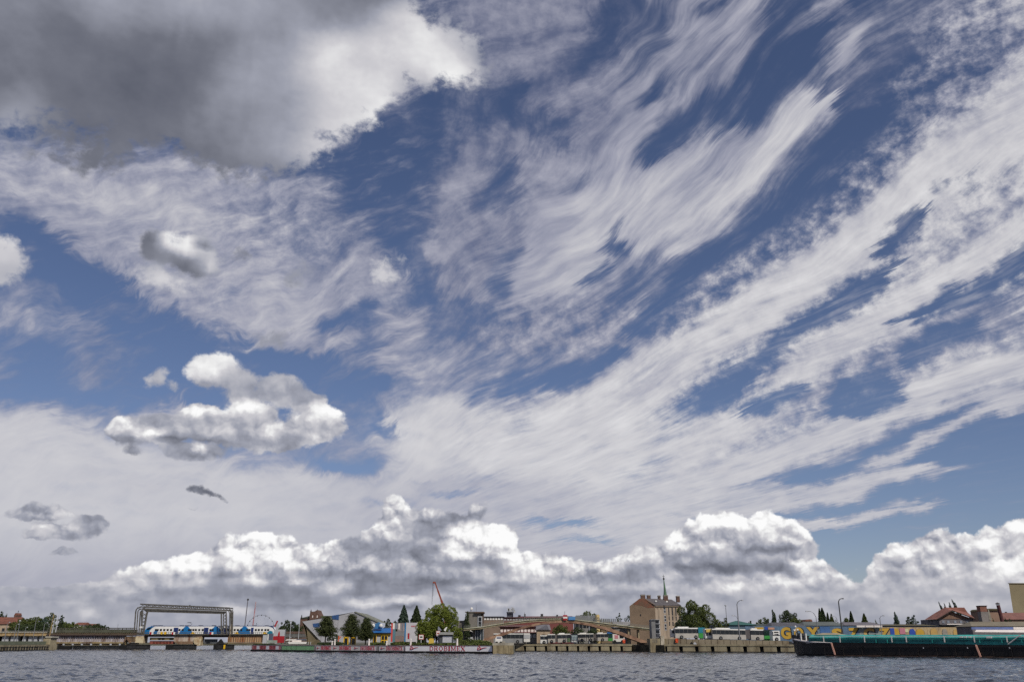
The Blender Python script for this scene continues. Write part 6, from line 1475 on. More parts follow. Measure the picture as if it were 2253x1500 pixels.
# roof
b = MB(); e0 = (gx1, gy1 - .3, ze + .05); e1 = (fx1 + .3, fy1 - .3, Z(1331.5, 11) + .05); r0 = (gx0 + (gx1 - gx0) * .55, gy0 + (gy1 - gy0) * .55 + .0, zr); r1 = (X(1499), fy1 + 4, Z(1317, 12)); bk0 = (gx0, gy0, zl + .05); bk1 = (X(1478), 24, Z(1332, 11))
b.add([e0, e1, r1, r0, bk0, bk1], [(0, 1, 2, 3), (3, 2, 5, 4), (1, 5, 2)])
b.build('roof', mat('tenement_slate', (88, 84, 86), .85, .25, 1.0), te.o)
for px, yt, w, nm in [(1417, 1307, 9, 0), (1430, 1308, 7, 0), (1453, 1309, 5, 0), (1467.5, 1308.5, 9, 0), (1494.5, 1310, 7, 0)]:
    dd = 4 + (px - 1417) * .12
    cm = MB().box(X(px - w / 2, dd), X(px + w / 2, dd), dd, dd + 1.6, Z(1319 if px < 1440 else 1324, dd), Z(yt, dd)).build('chimney', BRICK if px != 1453 else mat('chimney_dark', (84, 68, 62), .9, .2, 1), te.o)
    MB().box(X(px - w / 2 - .6, dd), X(px + w / 2 + .6, dd), dd - .1, dd + 1.7, Z(yt + 2, dd), Z(yt + .8, dd)).build('chimney_cap', CONCG, cm)
def fwin(f, y, w=.9, h=1.5, m=GLASS, fr=False):
    z = Z(y); dx_, dy_ = fx1 - gx1, fy1; L = math.hypot(dx_, dy_)
    o = wallq(gx1, gy1, fx1, fy1, [(f - w / 2 / L, z - h / 2), (f + w / 2 / L, z - h / 2), (f + w / 2 / L, z + h / 2), (f - w / 2 / L, z + h / 2)], LGREY if fr else m, 'window', .04)
    if fr:
        for dz_ in (-h * .22, h * .24): wallq(gx1, gy1, fx1, fy1, [(f - w * .36 / L, z + dz_ - h * .17), (f + w * .36 / L, z + dz_ - h * .17), (f + w * .36 / L, z + dz_ + h * .17), (f - w * .36 / L, z + dz_ + h * .17)], GLASS, 'pane', .08).parent = o
for y in (1340, 1359, 1378): fwin(.36, y, 1.1, 1.9, fr=True)
for f in (.52, .66, .80, .93):
    for y in (1338, 1347, 1358, 1370): fwin(f, y, .55 if f != .66 else .7, 1.2)
for f in (.08, .22): 
    for y in (1337, ): fwin(f, y, .5, .5, mat('bricked_window', (120, 104, 90), .9, .2, 1))
wallq(gx0, gy0, gx1, gy1, [(.40, Z(1354)), (.44, Z(1354)), (.44, Z(1350)), (.40, Z(1350))], GLASS, 'window', .04)
for px, y in ((1442, 1323), (1466, 1324)):
    MB().box(X(px, 3), X(px + 3.6, 3), 2.0, 2.4, Z(y + 1, 3) + .1, Z(y - .8, 3) + .25).build('skylight', WHITE, te.o)
# church spire
cs = TH('church_spire', 'slender green copper spire rising behind the tenement roof', 'church', 1463, 420, 1.5, py=1300)
X, Z = cs.X, cs.Z
zb, zt = Z(1313), Z(1274)
prof = [(X(1463) - hx(1463 - 0, 0), 0)]
hw = (X(1467.5) - X(1458.8)) / 2
MB().box(-hw, hw, -hw, hw, 0, zb).build('tower', BRICK, cs.o)
COP = mat('green_copper', (86, 116, 92), .7, .25, .5)
b = MB(); b.tube([(0, 0, zb), (0, 0, zb + (zt - zb) * .33), (-.25, 0, zt)], [hw * 1.05, hw * .62, .16], 8); b.build('spire', COP, cs.o)
MB().tube([(-.25, 0, zt), (-.3, 0, Z(1263))], [.14, .07], 5).bar((-.9, 0, Z(1267)), (.3, 0, Z(1267)), .16).build('cross', DGREY, cs.o); MB().ball((-.25, 0, zt + .3), .45, .45, .6, 8, 5).build('finial', DGREY, cs.o)
# big tree right of the tenement
tree(1528, 232, 1315.5, 84, 'huge dark green broadleaf tree right of the tenement', 'round', 'green', low=.05, dens=1.6)
tree(1498, 230, 1356, 34, 'dark lower left flank tree against the tenement facade', 'round', 'dark', low=.05)
tree(1580, 236, 1355, 30, 'low green tree right of the huge tree', 'round', 'green', low=.05)
tree(1596, 238, 1352, 20, 'small ragged olive tree before the teal shed roof', 'ragged', 'green', low=.05)
lamp(1599, 240, 1332, 'thin lamp post with a small round head right of the huge tree', 0, h_thick=.09)
lamp(1624, 206, 1320, 'tall grey street lamp with its arm to the right above the teal shed', 11, h_thick=.12)
lamp(1624.5, 208, 1353.5, 'shorter street lamp with its arm to the left on the same spot', -9, h_thick=.08)

# ================================================================== buses
BW = mat('bus_white', (222, 222, 218), .35, .08, .6); BG = mat('bus_glass', (34, 40, 46), .12, .3, .6); BRG = mat('bus_lower_grey', (178, 174, 166), .45, .15, .8)
BEL = mat('bellows_grey', (92, 88, 88), .9, .25, 2)
RZ = 1.9
def bus(segs, D, label, y0, y1, z0=RZ, group='buses parked in a row along the quay', skew=0.0, frontal=None, tail=None, pods=True, low=BRG, name='city_bus', cat='bus', winn=6, wheels=True):
    """segs: list of (pxa, pxb) body sections; y0/y1 sighted roof and floor lines at the first section; skew = extra drop per pixel"""
    t_ = TH(name, label, cat, (segs[0][0] + segs[-1][1]) / 2, D, z0, group)
    X, Z = t_.X, t_.Z
    for si, (a, b_) in enumerate(segs):
        def yy(y, p): return y + (p - segs[0][0]) * skew
        def strip(pa, pb, ya, yb, m, n, d0, d1): return MB().prism([(X(pa), Z(yy(yb, pa))), (X(pb), Z(yy(yb, pb))), (X(pb), Z(yy(ya, pb))), (X(pa), Z(yy(ya, pa)))], d0, d1).build(n, m, t_.o)
        h = y1 - y0
        strip(a, b_, y0 + h * .10, y1, low, 'body', 0, 2.5)
        strip(a, b_, y0, y0 + h * .10, BW, 'roof', .05, 2.45)
        n = max(1, int(round((b_ - a) / 9.0)))
        for k in range(n):
            pa, pb = a + (b_ - a) * k / n, a + (b_ - a) * (k + 1) / n
            strip(pa + .25, pb - .25, y0 + h * .12, y0 + h * .52, BG, 'window', -.04, .0)
        if pods:
            L = b_ - a
            if L > 18: strip(a + L * .12, a + L * .55, y0 - h * .10, y0 + .01, WHITE, 'roof_unit', .5, 2.0)
        if wheels:
            for p in ([a + (b_ - a) * .24, a + (b_ - a) * .80] if (b_ - a) > 30 else [a + (b_ - a) * .5]):
                w_ = MB().disc((X(p), .05, Z(yy(y1, p)) + .25), .40, .3).build('wheel', TYRE, t_.o); MB().disc((X(p), -.12, Z(yy(y1, p)) + .25), .17, .05).build('rim', GREY, w_)
        if si:
            strip(segs[si - 1][1], a, y0 + h * .06, y1 - h * .08, BEL, 'bellows', .2, 2.3)
    if frontal:
        for a, b_, ya, yb, m, n in frontal: MB().box(X(a), X(b_), -.12, -.045 if n != 'front' else 2.4, Z(yb), Z(ya)).build(n, m, t_.o)
    return t_
G1 = 'buses parked behind the left quay wall'
bus([(1086, 1152)], 227, 'long low grey coach with a dark window band left of the white box truck', 1392.5, 1413, group=G1, winn=5, z0=1.5, low=mat('coach_silver', (146, 148, 150), .4, .15, .6), pods=False)
t_ = TH('box_truck', 'plain white box truck at the right end of the grey coach', 'truck', 1159, 226.5, 1.84)
MB().box(t_.X(1152.5), t_.X(1166), 0, 2.4, .35, t_.Z(1392)).build('cargo_box', WHITE, t_.o); MB().box(t_.X(1153), t_.X(1165.5), -.05, 0, t_.Z(1404), t_.Z(1395)).build('rear_door', LGREY, t_.o)
for px in (1154.5, 1164): MB().disc((t_.X(px), .2, .35), .35, .3).build('wheel', TYRE, t_.o)
t_ = TH('parked_van', 'small white van behind the stepped block of the quay head', 'van', 1097, 215, 1.6)
MB().prism([(t_.X(1090), .35), (t_.X(1105), .35), (t_.X(1105.5), t_.Z(1403)), (t_.X(1104), t_.Z(1399)), (t_.X(1092), t_.Z(1399)), (t_.X(1090), t_.Z(1403))], 0, 1.8).build('body', WHITE, t_.o)
MB().box(t_.X(1093), t_.X(1103), -.04, 0, t_.Z(1403.5), t_.Z(1401)).build('window', NAVY, t_.o)
for px in (1093, 1102): MB().disc((t_.X(px), 0, .35), .35, .2).build('wheel', TYRE, t_.o)
bus([(1189, 1205)], 226.5, 'short white bus at the left end of the articulated row', 1396.5, 1414.5, group=G1, z0=1.5, low=BW)
bus([(1205.5, 1221.5), (1227, 1255)], 226, 'left articulated white and grey bus with a green tail below the round tree', 1394, 1413, group=G1, z0=1.5, skew=-.02, frontal=[(1248, 1256, 1403, 1412, mat('bus_dull_green', (110, 134, 100), .5, .1), 'tail_panel')])
t_ = bus([(1256, 1271)], 225.5, 'white bus end with a big pale windscreen between the two articulated buses', 1394, 1413, group=G1, z0=1.5, low=BW, pods=False, wheels=False, frontal=[(1257, 1270.5, 1396.5, 1407, mat('pale_glass', (150, 166, 170), .15, .1), 'windscreen'), (1257, 1270, 1393, 1395.8, BG, 'destination_display')])
bus([(1272, 1306), (1313, 1338)], 225, 'right articulated bus with white roof units and a bright green end', 1393, 1410, group=G1, z0=1.6, skew=-.02, frontal=[(1338, 1347.5, 1403, 1409, GREENBUS, 'front'), (1338.2, 1347.3, 1393, 1402.6, mat('cab_glass_green', (22, 60, 60), .2, .2), 'windscreen'), (1336, 1347, 1389.5, 1392.8, BLUE, 'roof_fairing')])
t_ = TH('parked_van', 'white and pink delivery van behind the foot of the arch', 'van', 1360, 225, 1.84)
MB().box(t_.X(1348), t_.X(1374), 0, 2, .4, t_.Z(1394)).build('body', WHITE, t_.o); MB().box(t_.X(1352), t_.X(1360), -.04, 0, t_.Z(1404), t_.Z(1396)).build('side_print', mat('van_pink', (196, 130, 140), .5, .1), t_.o); MB().box(t_.X(1363), t_.X(1372), -.04, 0, t_.Z(1403), t_.Z(1397)).build('window', BG, t_.o)
for px in (1352, 1369): MB().disc((t_.X(px), 0, .4), .4, .2).build('wheel', TYRE, t_.o)
for px, lb in ((1372, 'red lifebuoy box on a post near the arch foot'), (1488, 'orange lifebuoy shape on the quay wall right of the lift tower')):
    D_ = 216.8 if px < 1400 else 207.2; t_ = TH('lifebuoy_box', lb, 'lifebuoy', px, D_, hz(1414 if px < 1400 else 1413, D_))
    MB().box(-.28, .28, -.2, .1, 0, t_.Z(1407 if px < 1400 else 1404)).build('case', ORANGE, t_.o); MB().tube([(.28 * math.cos(a), -.22, .55 + .36 * math.sin(a)) for a in [i * .6283 for i in range(11)]], .07, 5).build('ring', mat('ring_red', (205, 60, 30), .5, .1), t_.o)
# road terrace wall behind the quay on the right
TERR = mat('terrace_wall_stone', (150, 138, 116), .92, .3, .5, dark=(122, 108, 86), stretch=(.6, 1, .5), bump=.3)
rt = thing('retaining_wall', 'stained concrete retaining wall below the right row of buses', 'wall', (hx(1462, 206), 206, 1.5))
ax, ay = hx(1462, 206), 206; bx_, by_ = hx(1745, 194), 194
for k in range(20):
    f0, f1 = k / 20, (k + 1) / 20
    za, zb_ = hz(1404 + 5 * f0, 208.6 - 12 * f0) - 1.5, hz(1404 + 5 * f1, 208.6 - 12 * f1) - 1.5
    p0 = ((bx_ - ax) * f0, (by_ - ay) * f0 + 2.6); p1 = ((bx_ - ax) * (f1 - .003), (by_ - ay) * (f1 - .003) + 2.6)
    MB().add([(p0[0], p0[1], 0), (p1[0], p1[1], 0), (p1[0], p1[1], zb_), (p0[0], p0[1], za), (p0[0], p0[1] + .5, 0), (p1[0], p1[1] + .5, 0), (p1[0], p1[1] + .5, zb_), (p0[0], p0[1] + .5, za)],
             [(0, 1, 2, 3), (5, 4, 7, 6), (3, 2, 6, 7), (0, 3, 7, 4), (1, 5, 6, 2)]).build('wall_panel', TERR, rt)
rs = thing('road', 'asphalt', 'road', (0, 0, 0)); bpy.data.objects.remove(rs)
b = MB(); rp_ = [(ax, ay + 3.1, 2.72), (bx_, by_ + 3.1, 2.28), (hx(2300, 176), 176, 1.9), (hx(2300, 213), 213, 1.9), (hx(1745, 212), 212, 2.28), (hx(1462, 232), 232, 2.72)]
b.add([(x, y, 1.4) for x, y, z in rp_] + rp_, [(5, 4, 3, 2, 1, 0), (6, 7, 10, 11), (7, 8, 9, 10)] + [(i, (i + 1) % 6, 6 + (i + 1) % 6, 6 + i) for i in range(6)])
struct(b.build('road', mat('asphalt', (70, 70, 70), .95, .2, .5)))
b = MB(); b.prismz([(hx(1133, 224.4), 224.4), (hx(1385, 217.8), 217.8), (hx(1385, 234), 234), (hx(1080, 234), 234), (hx(1080, 224.4), 224.4)], 1.4, 1.84)
struct(b.build('road', mat('asphalt')))
for px, w, lb in [(1520, 10, 'dark small boat shape lying against the right quay wall'), (1527, 8, 'pale folded bundle beside the dark shape on the right quay')]:
    D_ = 204; t_ = TH('mooring_gear', lb, 'mooring gear', px, D_, 1.5)
    MB().prism([(-.5, 0), (.5, 0), (.45, .3), (.1, .7), (-.2, .35)], 0, .5).build('bundle', BLACK if px == 1520 else LGREY, t_.o)
G2 = 'buses parked above the right quay wall'
bus([(1486, 1542)], 212, 'white bus with a dark window band and green rear quarter beside the tenement', 1380, 1403, group=G2, frontal=[(1537, 1551, 1392, 1403, GREENBUS, 'tail'), (1537, 1551, 1379.5, 1391.6, mat('tail_teal', (44, 130, 150), .4, .15), 'tail')])
t_ = bus([(1552, 1567)], 207.5, 'rear end of a white bus with a yellow display and two dark round lamps', 1382, 1403, group=G2, pods=False, wheels=False, low=BW, frontal=[(1554, 1565, 1383, 1390, mat('display_yellow', (204, 176, 90), .5, .1), 'rear_display')])
for px in (1555.8, 1561.8): MB().disc((t_.X(px), -.08, t_.Z(1394.5)), .24, .1).build('lamp', TYRE, t_.o)
bus([(1568, 1641), (1652, 1681)], 206, 'longest articulated white bus with a green front above the right quay', 1382, 1405, group=G2, skew=.016, frontal=[(1681, 1699, 1397.5, 1409.5, GREENBUS, 'front'), (1681, 1697, 1384.5, 1397.3, mat('cab_dark_green_glass', (30, 50, 46), .15, .3), 'front')])
bus([(1478, 1487)], 213.5, 'bare white tip of a bus peeping out left of the green tailed bus', 1383, 1401, group=G2, pods=False, wheels=False, low=BW)
t_ = bus([(1700, 1716)], 202, 'white minibus rear with red lettering at the right end of the bus row', 1386.5, 1408, group=G2, pods=False, wheels=True, low=BW, frontal=[(1701, 1715.4, 1387, 1396, WHITE, 'rear_board'), (1703, 1713, 1389, 1391.5, RED, 'red_print')])
MB().prism([(t_.X(1703), t_.Z(1394)), (t_.X(1712), t_.Z(1393)), (t_.X(1713), t_.Z(1395.5))], -.2, -.13).build('dark_print', GLASS, t_.o)

# ================================================================== right: painted wall, sheds, trees, houses
sh = gable_house(1602, 1662, 250, 1374, 1364, 'wide low shed with a teal green hipped roof', wall=mat('shed_blue_grey', (84, 104, 120), .8, .2, .5), roof=mat('teal_roof', (54, 98, 92), .8, .2, .4), depth=10, hip=.45, name='storage_shed', cat='shed')
gable_house(1572, 1606, 262, 1376, 1369, 'low grey blue shed left of the teal roofed one', wall=mat('shed_blue_grey'), roof=mat('bluegrey_roof', (96, 106, 118), .8, .2, .4), depth=10, name='storage_shed', cat='shed')
gable_house(1660, 1700, 248, 1378, 1371, 'low dark roofed shed behind the painted wall', wall=mat('shed_blue_grey'), roof=mat('dark_green_roof', (66, 74, 70), .8, .2, .4), depth=10, name='storage_shed', cat='shed')
GW = TH('mural_wall', 'long pale blue wall painted with huge yellow outlined graffiti letters', 'wall', 1880, 212, 1.6, py=1385)
X, Z = GW.X, GW.Z
MUR = mat('mural_blue', (92, 116, 138), .85, .3, .5, dark=(64, 82, 106)); MYEL = mat('mural_yellow', (186, 150, 54), .8, .15, .6); MBLK = mat('mural_outline', (26, 26, 34), .8, .2, 1); MTAN = mat('mural_tan', (172, 152, 116), .85, .3, .4, dark=(142, 122, 96))
for k in range(12):
    a = 1640 + k * 25; MB().box(X(a), X(a + 24.7), 0, .3, 0, Z(1377)).build('wall_panel', MUR if a < 1880 else (MTAN if a > 1985 else mat('mural_mixed', (132, 140, 132), .85, .35, .5, dark=(92, 100, 120))), GW.o)
for k in range(8):
    a = 1940 + k * 25; MB().box(X(a), X(a + 24.6), -.02, .3, 0, Z(1379)).build('wall_panel', MTAN, GW.o)
def glyph(ch, a, b_, ya, yb, fillm=MYEL, d=-.06):
    me = text_mesh(ch, fillm, 1, .055, X(b_) - X(a), Z(ya) - Z(yb)); link_mesh('painted_letter', me, GW.o, (X(a), d, Z(yb)))
    me2 = text_mesh(ch, MBLK, 1, .10, (X(b_) - X(a)) * 1.10, (Z(ya) - Z(yb)) * 1.06); link_mesh('letter_outline', me2, GW.o, (X(a) + .06, d + .035, Z(yb) - .08))
for ch_, a, b_, ya, yb, f_ in [('G', 1717, 1739, 1378.6, 1405, MYEL), ('O', 1746, 1767, 1379, 1404, MYEL), ('Y', 1774, 1802, 1378.6, 1404, MYEL), ('S', 1829, 1853, 1381.5, 1406, MYEL), ('Z', 1865, 1889, 1380.5, 1404, MYEL), ('C', 1899, 1923, 1380.5, 1404, mat('mural_orange_tan', (190, 156, 92), .85, .2, .6)), ('Z', 1932, 1957, 1381.5, 1404, MYEL)]:
    glyph(ch_, a, b_, ya, yb, f_)
for i, (a, b_, m) in enumerate([(1963, 1978, MYEL), (2000, 2013, mat('mural_royal', (34, 70, 160), .7, .1)), (2014, 2033, MYEL), (2046, 2062, mat('mural_orange_tan')), (2072, 2084, mat('mural_grey_letter', (146, 140, 130))), (2096, 2112, mat('mural_orange_tan')), (2118, 2136, mat('mural_grey_letter'))]):
    zt_, zb_ = Z(1381.5 + (i % 3) * .7), Z(1404); w_ = X(b_) - X(a)
    pr_ = [(0, zb_), (w_ * .3, zb_), (w_ * .38, zb_ + .8), (w_ * .62, zb_ + .8), (w_ * .7, zb_), (w_, zb_), (w_ * .96, zt_ - .5), (w_ * .7, zt_), (w_ * .2, zt_ - .1), (w_ * .02, zt_ - .6)]
    MB().prism([(X(a) + x, z) for x, z in pr_], -.07, -.03).build('painted_letter', m, GW.o)
    MB().prism([(X(a) - .08 + x * 1.08, z) for x, z in pr_], -.045, -.022).build('letter_outline', MBLK, GW.o)
for a, b_, ya, yb, m in [(1661, 1680, 1379, 1384, MYEL), (1690, 1704, 1379.5, 1384, mat('mural_peach', (190, 142, 116), .8, .2)), (1683, 1689, 1377.5, 1386, mat('mural_royal')), (1804, 1826, 1377.5, 1404, mat('mural_deep_blue', (64, 100, 150), .85, .25, .5)), (1958, 1967, 1381, 1396, mat('mural_royal')), (1979, 1991, 1381, 1394, mat('mural_pink', (186, 120, 136), .85, .15)), (1991, 1998, 1383, 1390, mat('mural_pale', (200, 200, 160), .8, .1))]:
    MB().box(X(a), X(b_), -.10, -.03, Z(yb), Z(ya)).build('painted_patch', m, GW.o)
# roofs above the wall
for a, b_, ye, yr, D_, lb, m in [(1700, 1770, 1377, 1367.5, 216, 'long dark grey roof above the mural letter G', ROOFGREY), (1770, 1860, 1375.5, 1366, 217, 'middle grey green roof above the mural', mat('grey_green_roof', (92, 98, 96), .85, .2, .4)), (1860, 1943, 1375, 1367, 216, 'right grey shed roof ending at the white awning strip', mat('mauve_grey_roof', (110, 106, 112), .85, .2, .4)), (1943, 2062, 1376, 1371.5, 215, 'low brown flat roof overgrown with moss right of the grey roofs', mat('moss_roof', (84, 78, 56), .9, .35, .5))]:
    gable_house(a, b_, D_, ye, yr, lb, wall=MUR, roof=m, depth=9, hip=.12, name='storage_shed', cat='shed')
t_ = TH('roof_light_strip', 'row of three white skylight panels along the shed roof edge', 'skylight', 1912, 211.3, hz(1379, 211.3), py=1377)
for k in range(3): MB().box(t_.X(1884 + k * 19), t_.X(1901.5 + k * 19), -.4, .3, 0, t_.Z(1375)).build('light_panel', BPALE, t_.o)
for (px, yt, w, kind, lf, D_, lb) in [(1672, 1356, 26, 'ragged', 'green', 262, 'ragged fan leaved small tree above the teal shed'), (1686, 1350, 24, 'oval', 'green', 260, 'small olive tree left of the dark cypress'), (1702.5, 1339, 20, 'poplar', 'dark', 258, 'dark pointed cypress left of the round tree'),
    (1735, 1335.5, 50, 'round', 'dark', 266, 'large round dark tree right of the cypress'), (1752, 1352, 34, 'round', 'green', 256, 'lighter green tree at the right foot of the large round one'), (1650, 1360, 20, 'ragged', 'dark', 270, 'low dark foliage left of the fan leaved tree'),
    (1805, 1338, 22, 'spruce', 'dark', 255, 'left spruce of a close ragged pair behind the sheds'), (1811, 1336.5, 36, 'spruce', 'dark', 256, 'taller spruce of the ragged pair behind the sheds'), (1822.5, 1347, 20, 'spruce', 'dark', 262, 'small thin spruce right of the ragged pair'), (1831, 1350, 28, 'spruce', 'green', 262, 'short olive conifer right of the thin spruce'),
    (1841, 1358, 20, 'bush', 'green', 258, 'low olive bush above the red roof scrap'), (1865, 1352.5, 30, 'round', 'green', 262, 'low round green tree beside the tallest street lamp'), (1874, 1344, 26, 'spruce', 'dark', 258, 'dark thin spruce right of the round green tree'), (1903, 1349, 36, 'spruce', 'green', 262, 'conical green conifer in the middle of the shed roofs'),
    (1890, 1361, 22, 'bush', 'green', 258, 'low bushes between the spruce and the conical conifer'), (1927, 1362, 24, 'bush', 'green', 258, 'low bushes left of the small street lamp'), (1784, 1360, 16, 'bush', 'dark', 262, 'low dark bush right of the large round tree'),
    (1999, 1348, 16, 'ragged', 'dark', 270, 'dark ragged tree left of its taller twin'), (2010, 1346, 22, 'ragged', 'blue', 272, 'grey green ragged tree between the leaning poplar and the red house'), (2038, 1357, 14, 'ragged', 'dark', 268, 'small dark ragged tree left of the red roofed house'), (2052, 1360, 9, 'ragged', 'dark', 266, 'smallest dark tree touching the red roofed house')]:
    tree(px, D_, yt, w, lb, kind, lf, low=.08, dens=1.1, group='trees behind the sheds on the right')
def leaning(px, D, yt, w, lb, ln): tree(px, D, yt, w, lb, 'poplar', 'blue', low=.05, dens=1.3, lean=ln, group='dark poplars leaning left above the right roofs')
leaning(1980, 268, 1344, 20, 'lone leaning poplar left of the ragged pair', -.16)
leaning(2092, 270, 1322, 16, 'leftmost leaning poplar above the red roof', -.24); leaning(2101, 272, 1325, 11, 'thin second leaning poplar above the red roof', -.24); leaning(2113, 272, 1322.5, 13, 'third leaning poplar above the red roof', -.24); leaning(2124, 270, 1315, 18, 'tallest rightmost leaning poplar above the red roof', -.24)
t_ = TH('house', 'scrap of orange tiled roof between the bushes behind the sheds', 'house', 1785, 300, 1.5)
MB().box(t_.X(1775), t_.X(1790), 0, 5, 0, t_.Z(1366)).build('wall', PLASTER, t_.o); MB().prism([(t_.X(1774), t_.Z(1366)), (t_.X(1791), t_.Z(1366)), (t_.X(1788), t_.Z(1361.5)), (t_.X(1777), t_.Z(1362))], -.3, 5).build('roof', ROOFRED, t_.o)
lamp(1797, 206, 1344, 'thin street lamp with a long left arm above the sheds', -16, z0=1.9, h_thick=.09); lamp(1849, 200, 1316, 'tallest street lamp on the right with its arm to the right', 9, z0=1.9, h_thick=.14, col=DGREY)
lamp(1843, 230, 1354.5, 'small faint street lamp behind the tallest one', -8, z0=1.9, h_thick=.07); lamp(1938, 204, 1353.5, 'small street lamp with its arm to the right near the lone poplar', 8, z0=1.9, h_thick=.09)

# red roofed house group
rh = TH('house', 'large red roofed house with a wide timber gable facing the water', 'house', 2100, 220, 1.6, py=1356)
X, Z = rh.X, rh.Z
MB().box(X(2065), X(2140), 0, 10, 0, Z(1361)).build('wall', mat('house_grey_wall', (112, 108, 112), .9, .25, .6), rh.o)
MB().prism([(X(2063), Z(1361)), (X(2140), Z(1361)), (X(2094), Z(1344.5))], -.1, .2).build('gable', mat('gable_wood', (122, 96, 80), .9, .3, .8, dark=(96, 74, 62), stretch=(3, 1, .5)), rh.o)
RT = mat('house_tiles', (136, 92, 80), .9, .2, .7, dark=(116, 76, 66))
MB().add([(X(2094), -.6, Z(1343)), (X(2144), -.6, Z(1361.5)), (X(2160), 6, Z(1360)), (X(2158), 6, Z(1345)), (X(2134, 4), 6, Z(1333.5)), (X(2090, 4), 6, Z(1333.5))], [(0, 1, 2, 3, 4, 5)]).build('roof', RT, rh.o)
MB().add([(X(2094), -.6, Z(1343)), (X(2090, 4), 6, Z(1333.5)), (X(2082), 6, Z(1347)), (X(2058), 6, Z(1361)), (X(2058), -.6, Z(1361.5))], [(0, 1, 2, 3, 4)]).build('roof', RT, rh.o)
for s_ in ((2058, 1361.6, 2094, 1342.6), (2094, 1342.6, 2144, 1361.8)): MB().bar((X(s_[0]), -.75, Z(s_[1])), (X(s_[2]), -.75, Z(s_[3])), .22, .18).build('bargeboard', mat('dark_timber', (50, 36, 30), .8, .2, 1), rh.o)
for px in (2071, 2082, 2097, 2110, 2124): MB().box(X(px), X(px + 5), -.08, .02, Z(1370), Z(1364.5)).build('window', mat('hazy_window', (132, 138, 150), .3, .3, 1), rh.o)
MB().box(X(2062), X(2142), -1.5, -.1, Z(1376.5), Z(1373.5)).build('lower_eaves', GLASS, rh.o)
MB().box(X(2074), X(2128), -1.7, -1.5, Z(1373.5), Z(1371.5)).build('terrace_edge', BPALE, rh.o)
bc = TH('chimney', 'broad brick chimney widening downward right of the red roofed house', 'chimney', 2166, 215, 1.6, py=1350)
X, Z = bc.X, bc.Z
MB().box(X(2158.5), X(2173.5), 0, 1.6, Z(1345), Z(1333)).build('brick_shaft', mat('orange_brick', (128, 88, 74), .9, .2, 1.2), bc.o); MB().box(X(2158), X(2174.3), -.1, 1.7, Z(1333), Z(1331.3)).build('cap', mat('dark_timber'), bc.o)
MB().prism([(X(2160), 0), (X(2184), 0), (X(2175), Z(1344.8)), (X(2158.5), Z(1344.8))], 0, 1.6).build('sloped_base', mat('grey_render', (128, 122, 118), .9, .2, .6), bc.o)
MB().prism([(X(2174), Z(1363)), (X(2180), Z(1363)), (X(2177), Z(1340)), (X(2175.2), Z(1340))], -.06, -.01).build('pale_edge', CONCG, bc.o)
mb_ = TH('house', 'brown plastered block between the two chimneys on the right', 'house', 2190, 224, 1.6, py=1350)
MB().box(mb_.X(2172), mb_.X(2200), 0, 8, 0, mb_.Z(1342)).build('wall', mat('brown_plaster', (138, 112, 96), .9, .2, .4), mb_.o); MB().prism([(mb_.X(2170), mb_.Z(1342)), (mb_.X(2201), mb_.Z(1342)), (mb_.X(2198), mb_.Z(1338.5)), (mb_.X(2176), mb_.Z(1338))], -.4, 8).build('roof', mat('moss_roof'), mb_.o)
dc = TH('chimney', 'dark red steel chimney with a small conical hood', 'chimney', 2201, 216, 1.6, py=1345)
X, Z = dc.X, dc.Z
MB().tube([(X(2202.5), 0, 0), (X(2201.5), 0, Z(1365)), (X(2198.5), 0, Z(1330.5))], [.5, .42, .40], 10).build('shaft', mat('oxide_red', (76, 34, 36), .7, .2, .8), dc.o)
MB().tube([(X(2198.2), 0, Z(1330)), (X(2198.2), 0, Z(1328.2))], [.42, .45], 10).build('collar', LGREY, dc.o); MB().tube([(X(2198), 0, Z(1327.5)), (X(2198), 0, Z(1324.5))], [.62, .08], 10).build('hood', mat('dark_timber'), dc.o)
ct = TH('concrete_tower', 'plain tapering concrete tower block cut by the right edge of the picture', 'tower', 2250, 240, 1.6, py=1350)
X, Z = ct.X, ct.Z
MB().add([(X(2237, py=1400), 0, 0), (X(2335, py=1400), 0, 0), (X(2335, py=1400) + 8, 14, 0), (X(2237, py=1400) + 8, 14, 0), (X(2219.5, py=1283), 0, Z(1283)), (X(2320, py=1283), 0, Z(1281.5)), (X(2320, py=1283) + 8, 14, Z(1281.5)), (X(2219.5, py=1283) + 8, 14, Z(1283))], [(0, 3, 2, 1), (4, 5, 6, 7), (0, 1, 5, 4), (1, 2, 6, 5), (2, 3, 7, 6), (3, 0, 4, 7)]).build('shaft', mat('tower_concrete', (134, 124, 98), .9, .12, .15, dark=(122, 112, 88)), ct.o)
MB().box(X(2219, py=1283) - .1, X(2322, py=1283), -.2, .1, Z(1283), Z(1282)).build('parapet', mat('tower_concrete'), ct.o)
gable_house(2203, 2300, 226, 1362, 1346, 'long low roofed house in front of the concrete tower', wall=mat('brown_plaster'), roof=mat('dusty_red_roof', (126, 88, 80), .9, .2, .5), depth=8, hip=.12)
tree(2216, 221, 1350, 26, 'dark rounded bush between dark chimney and tower', 'bush', 'dark', dens=2.2, name='bush')
tree(2186, 220, 1358, 14, 'low olive bush right of the broad chimney', 'bush', 'green', dens=2.0)
tree(2214, 260, 1337, 16, 'small dark tree top in front of the tower corner', 'ragged', 'dark', low=.2)
fr_ = gable_house(2138, 2330, 196, 1377, 1366, 'long grey brown roof above the blue and white striped kiosk front', wall=mat('house_grey_wall'), roof=mat('grey_brown_roof', (122, 114, 98), .9, .2, .5), depth=7, hip=.08)
fk = TH('canopy', 'long canopy with a blue signboard band above a white awning', 'canopy', 2190, 193, 1.6)
X, Z = fk.X, fk.Z
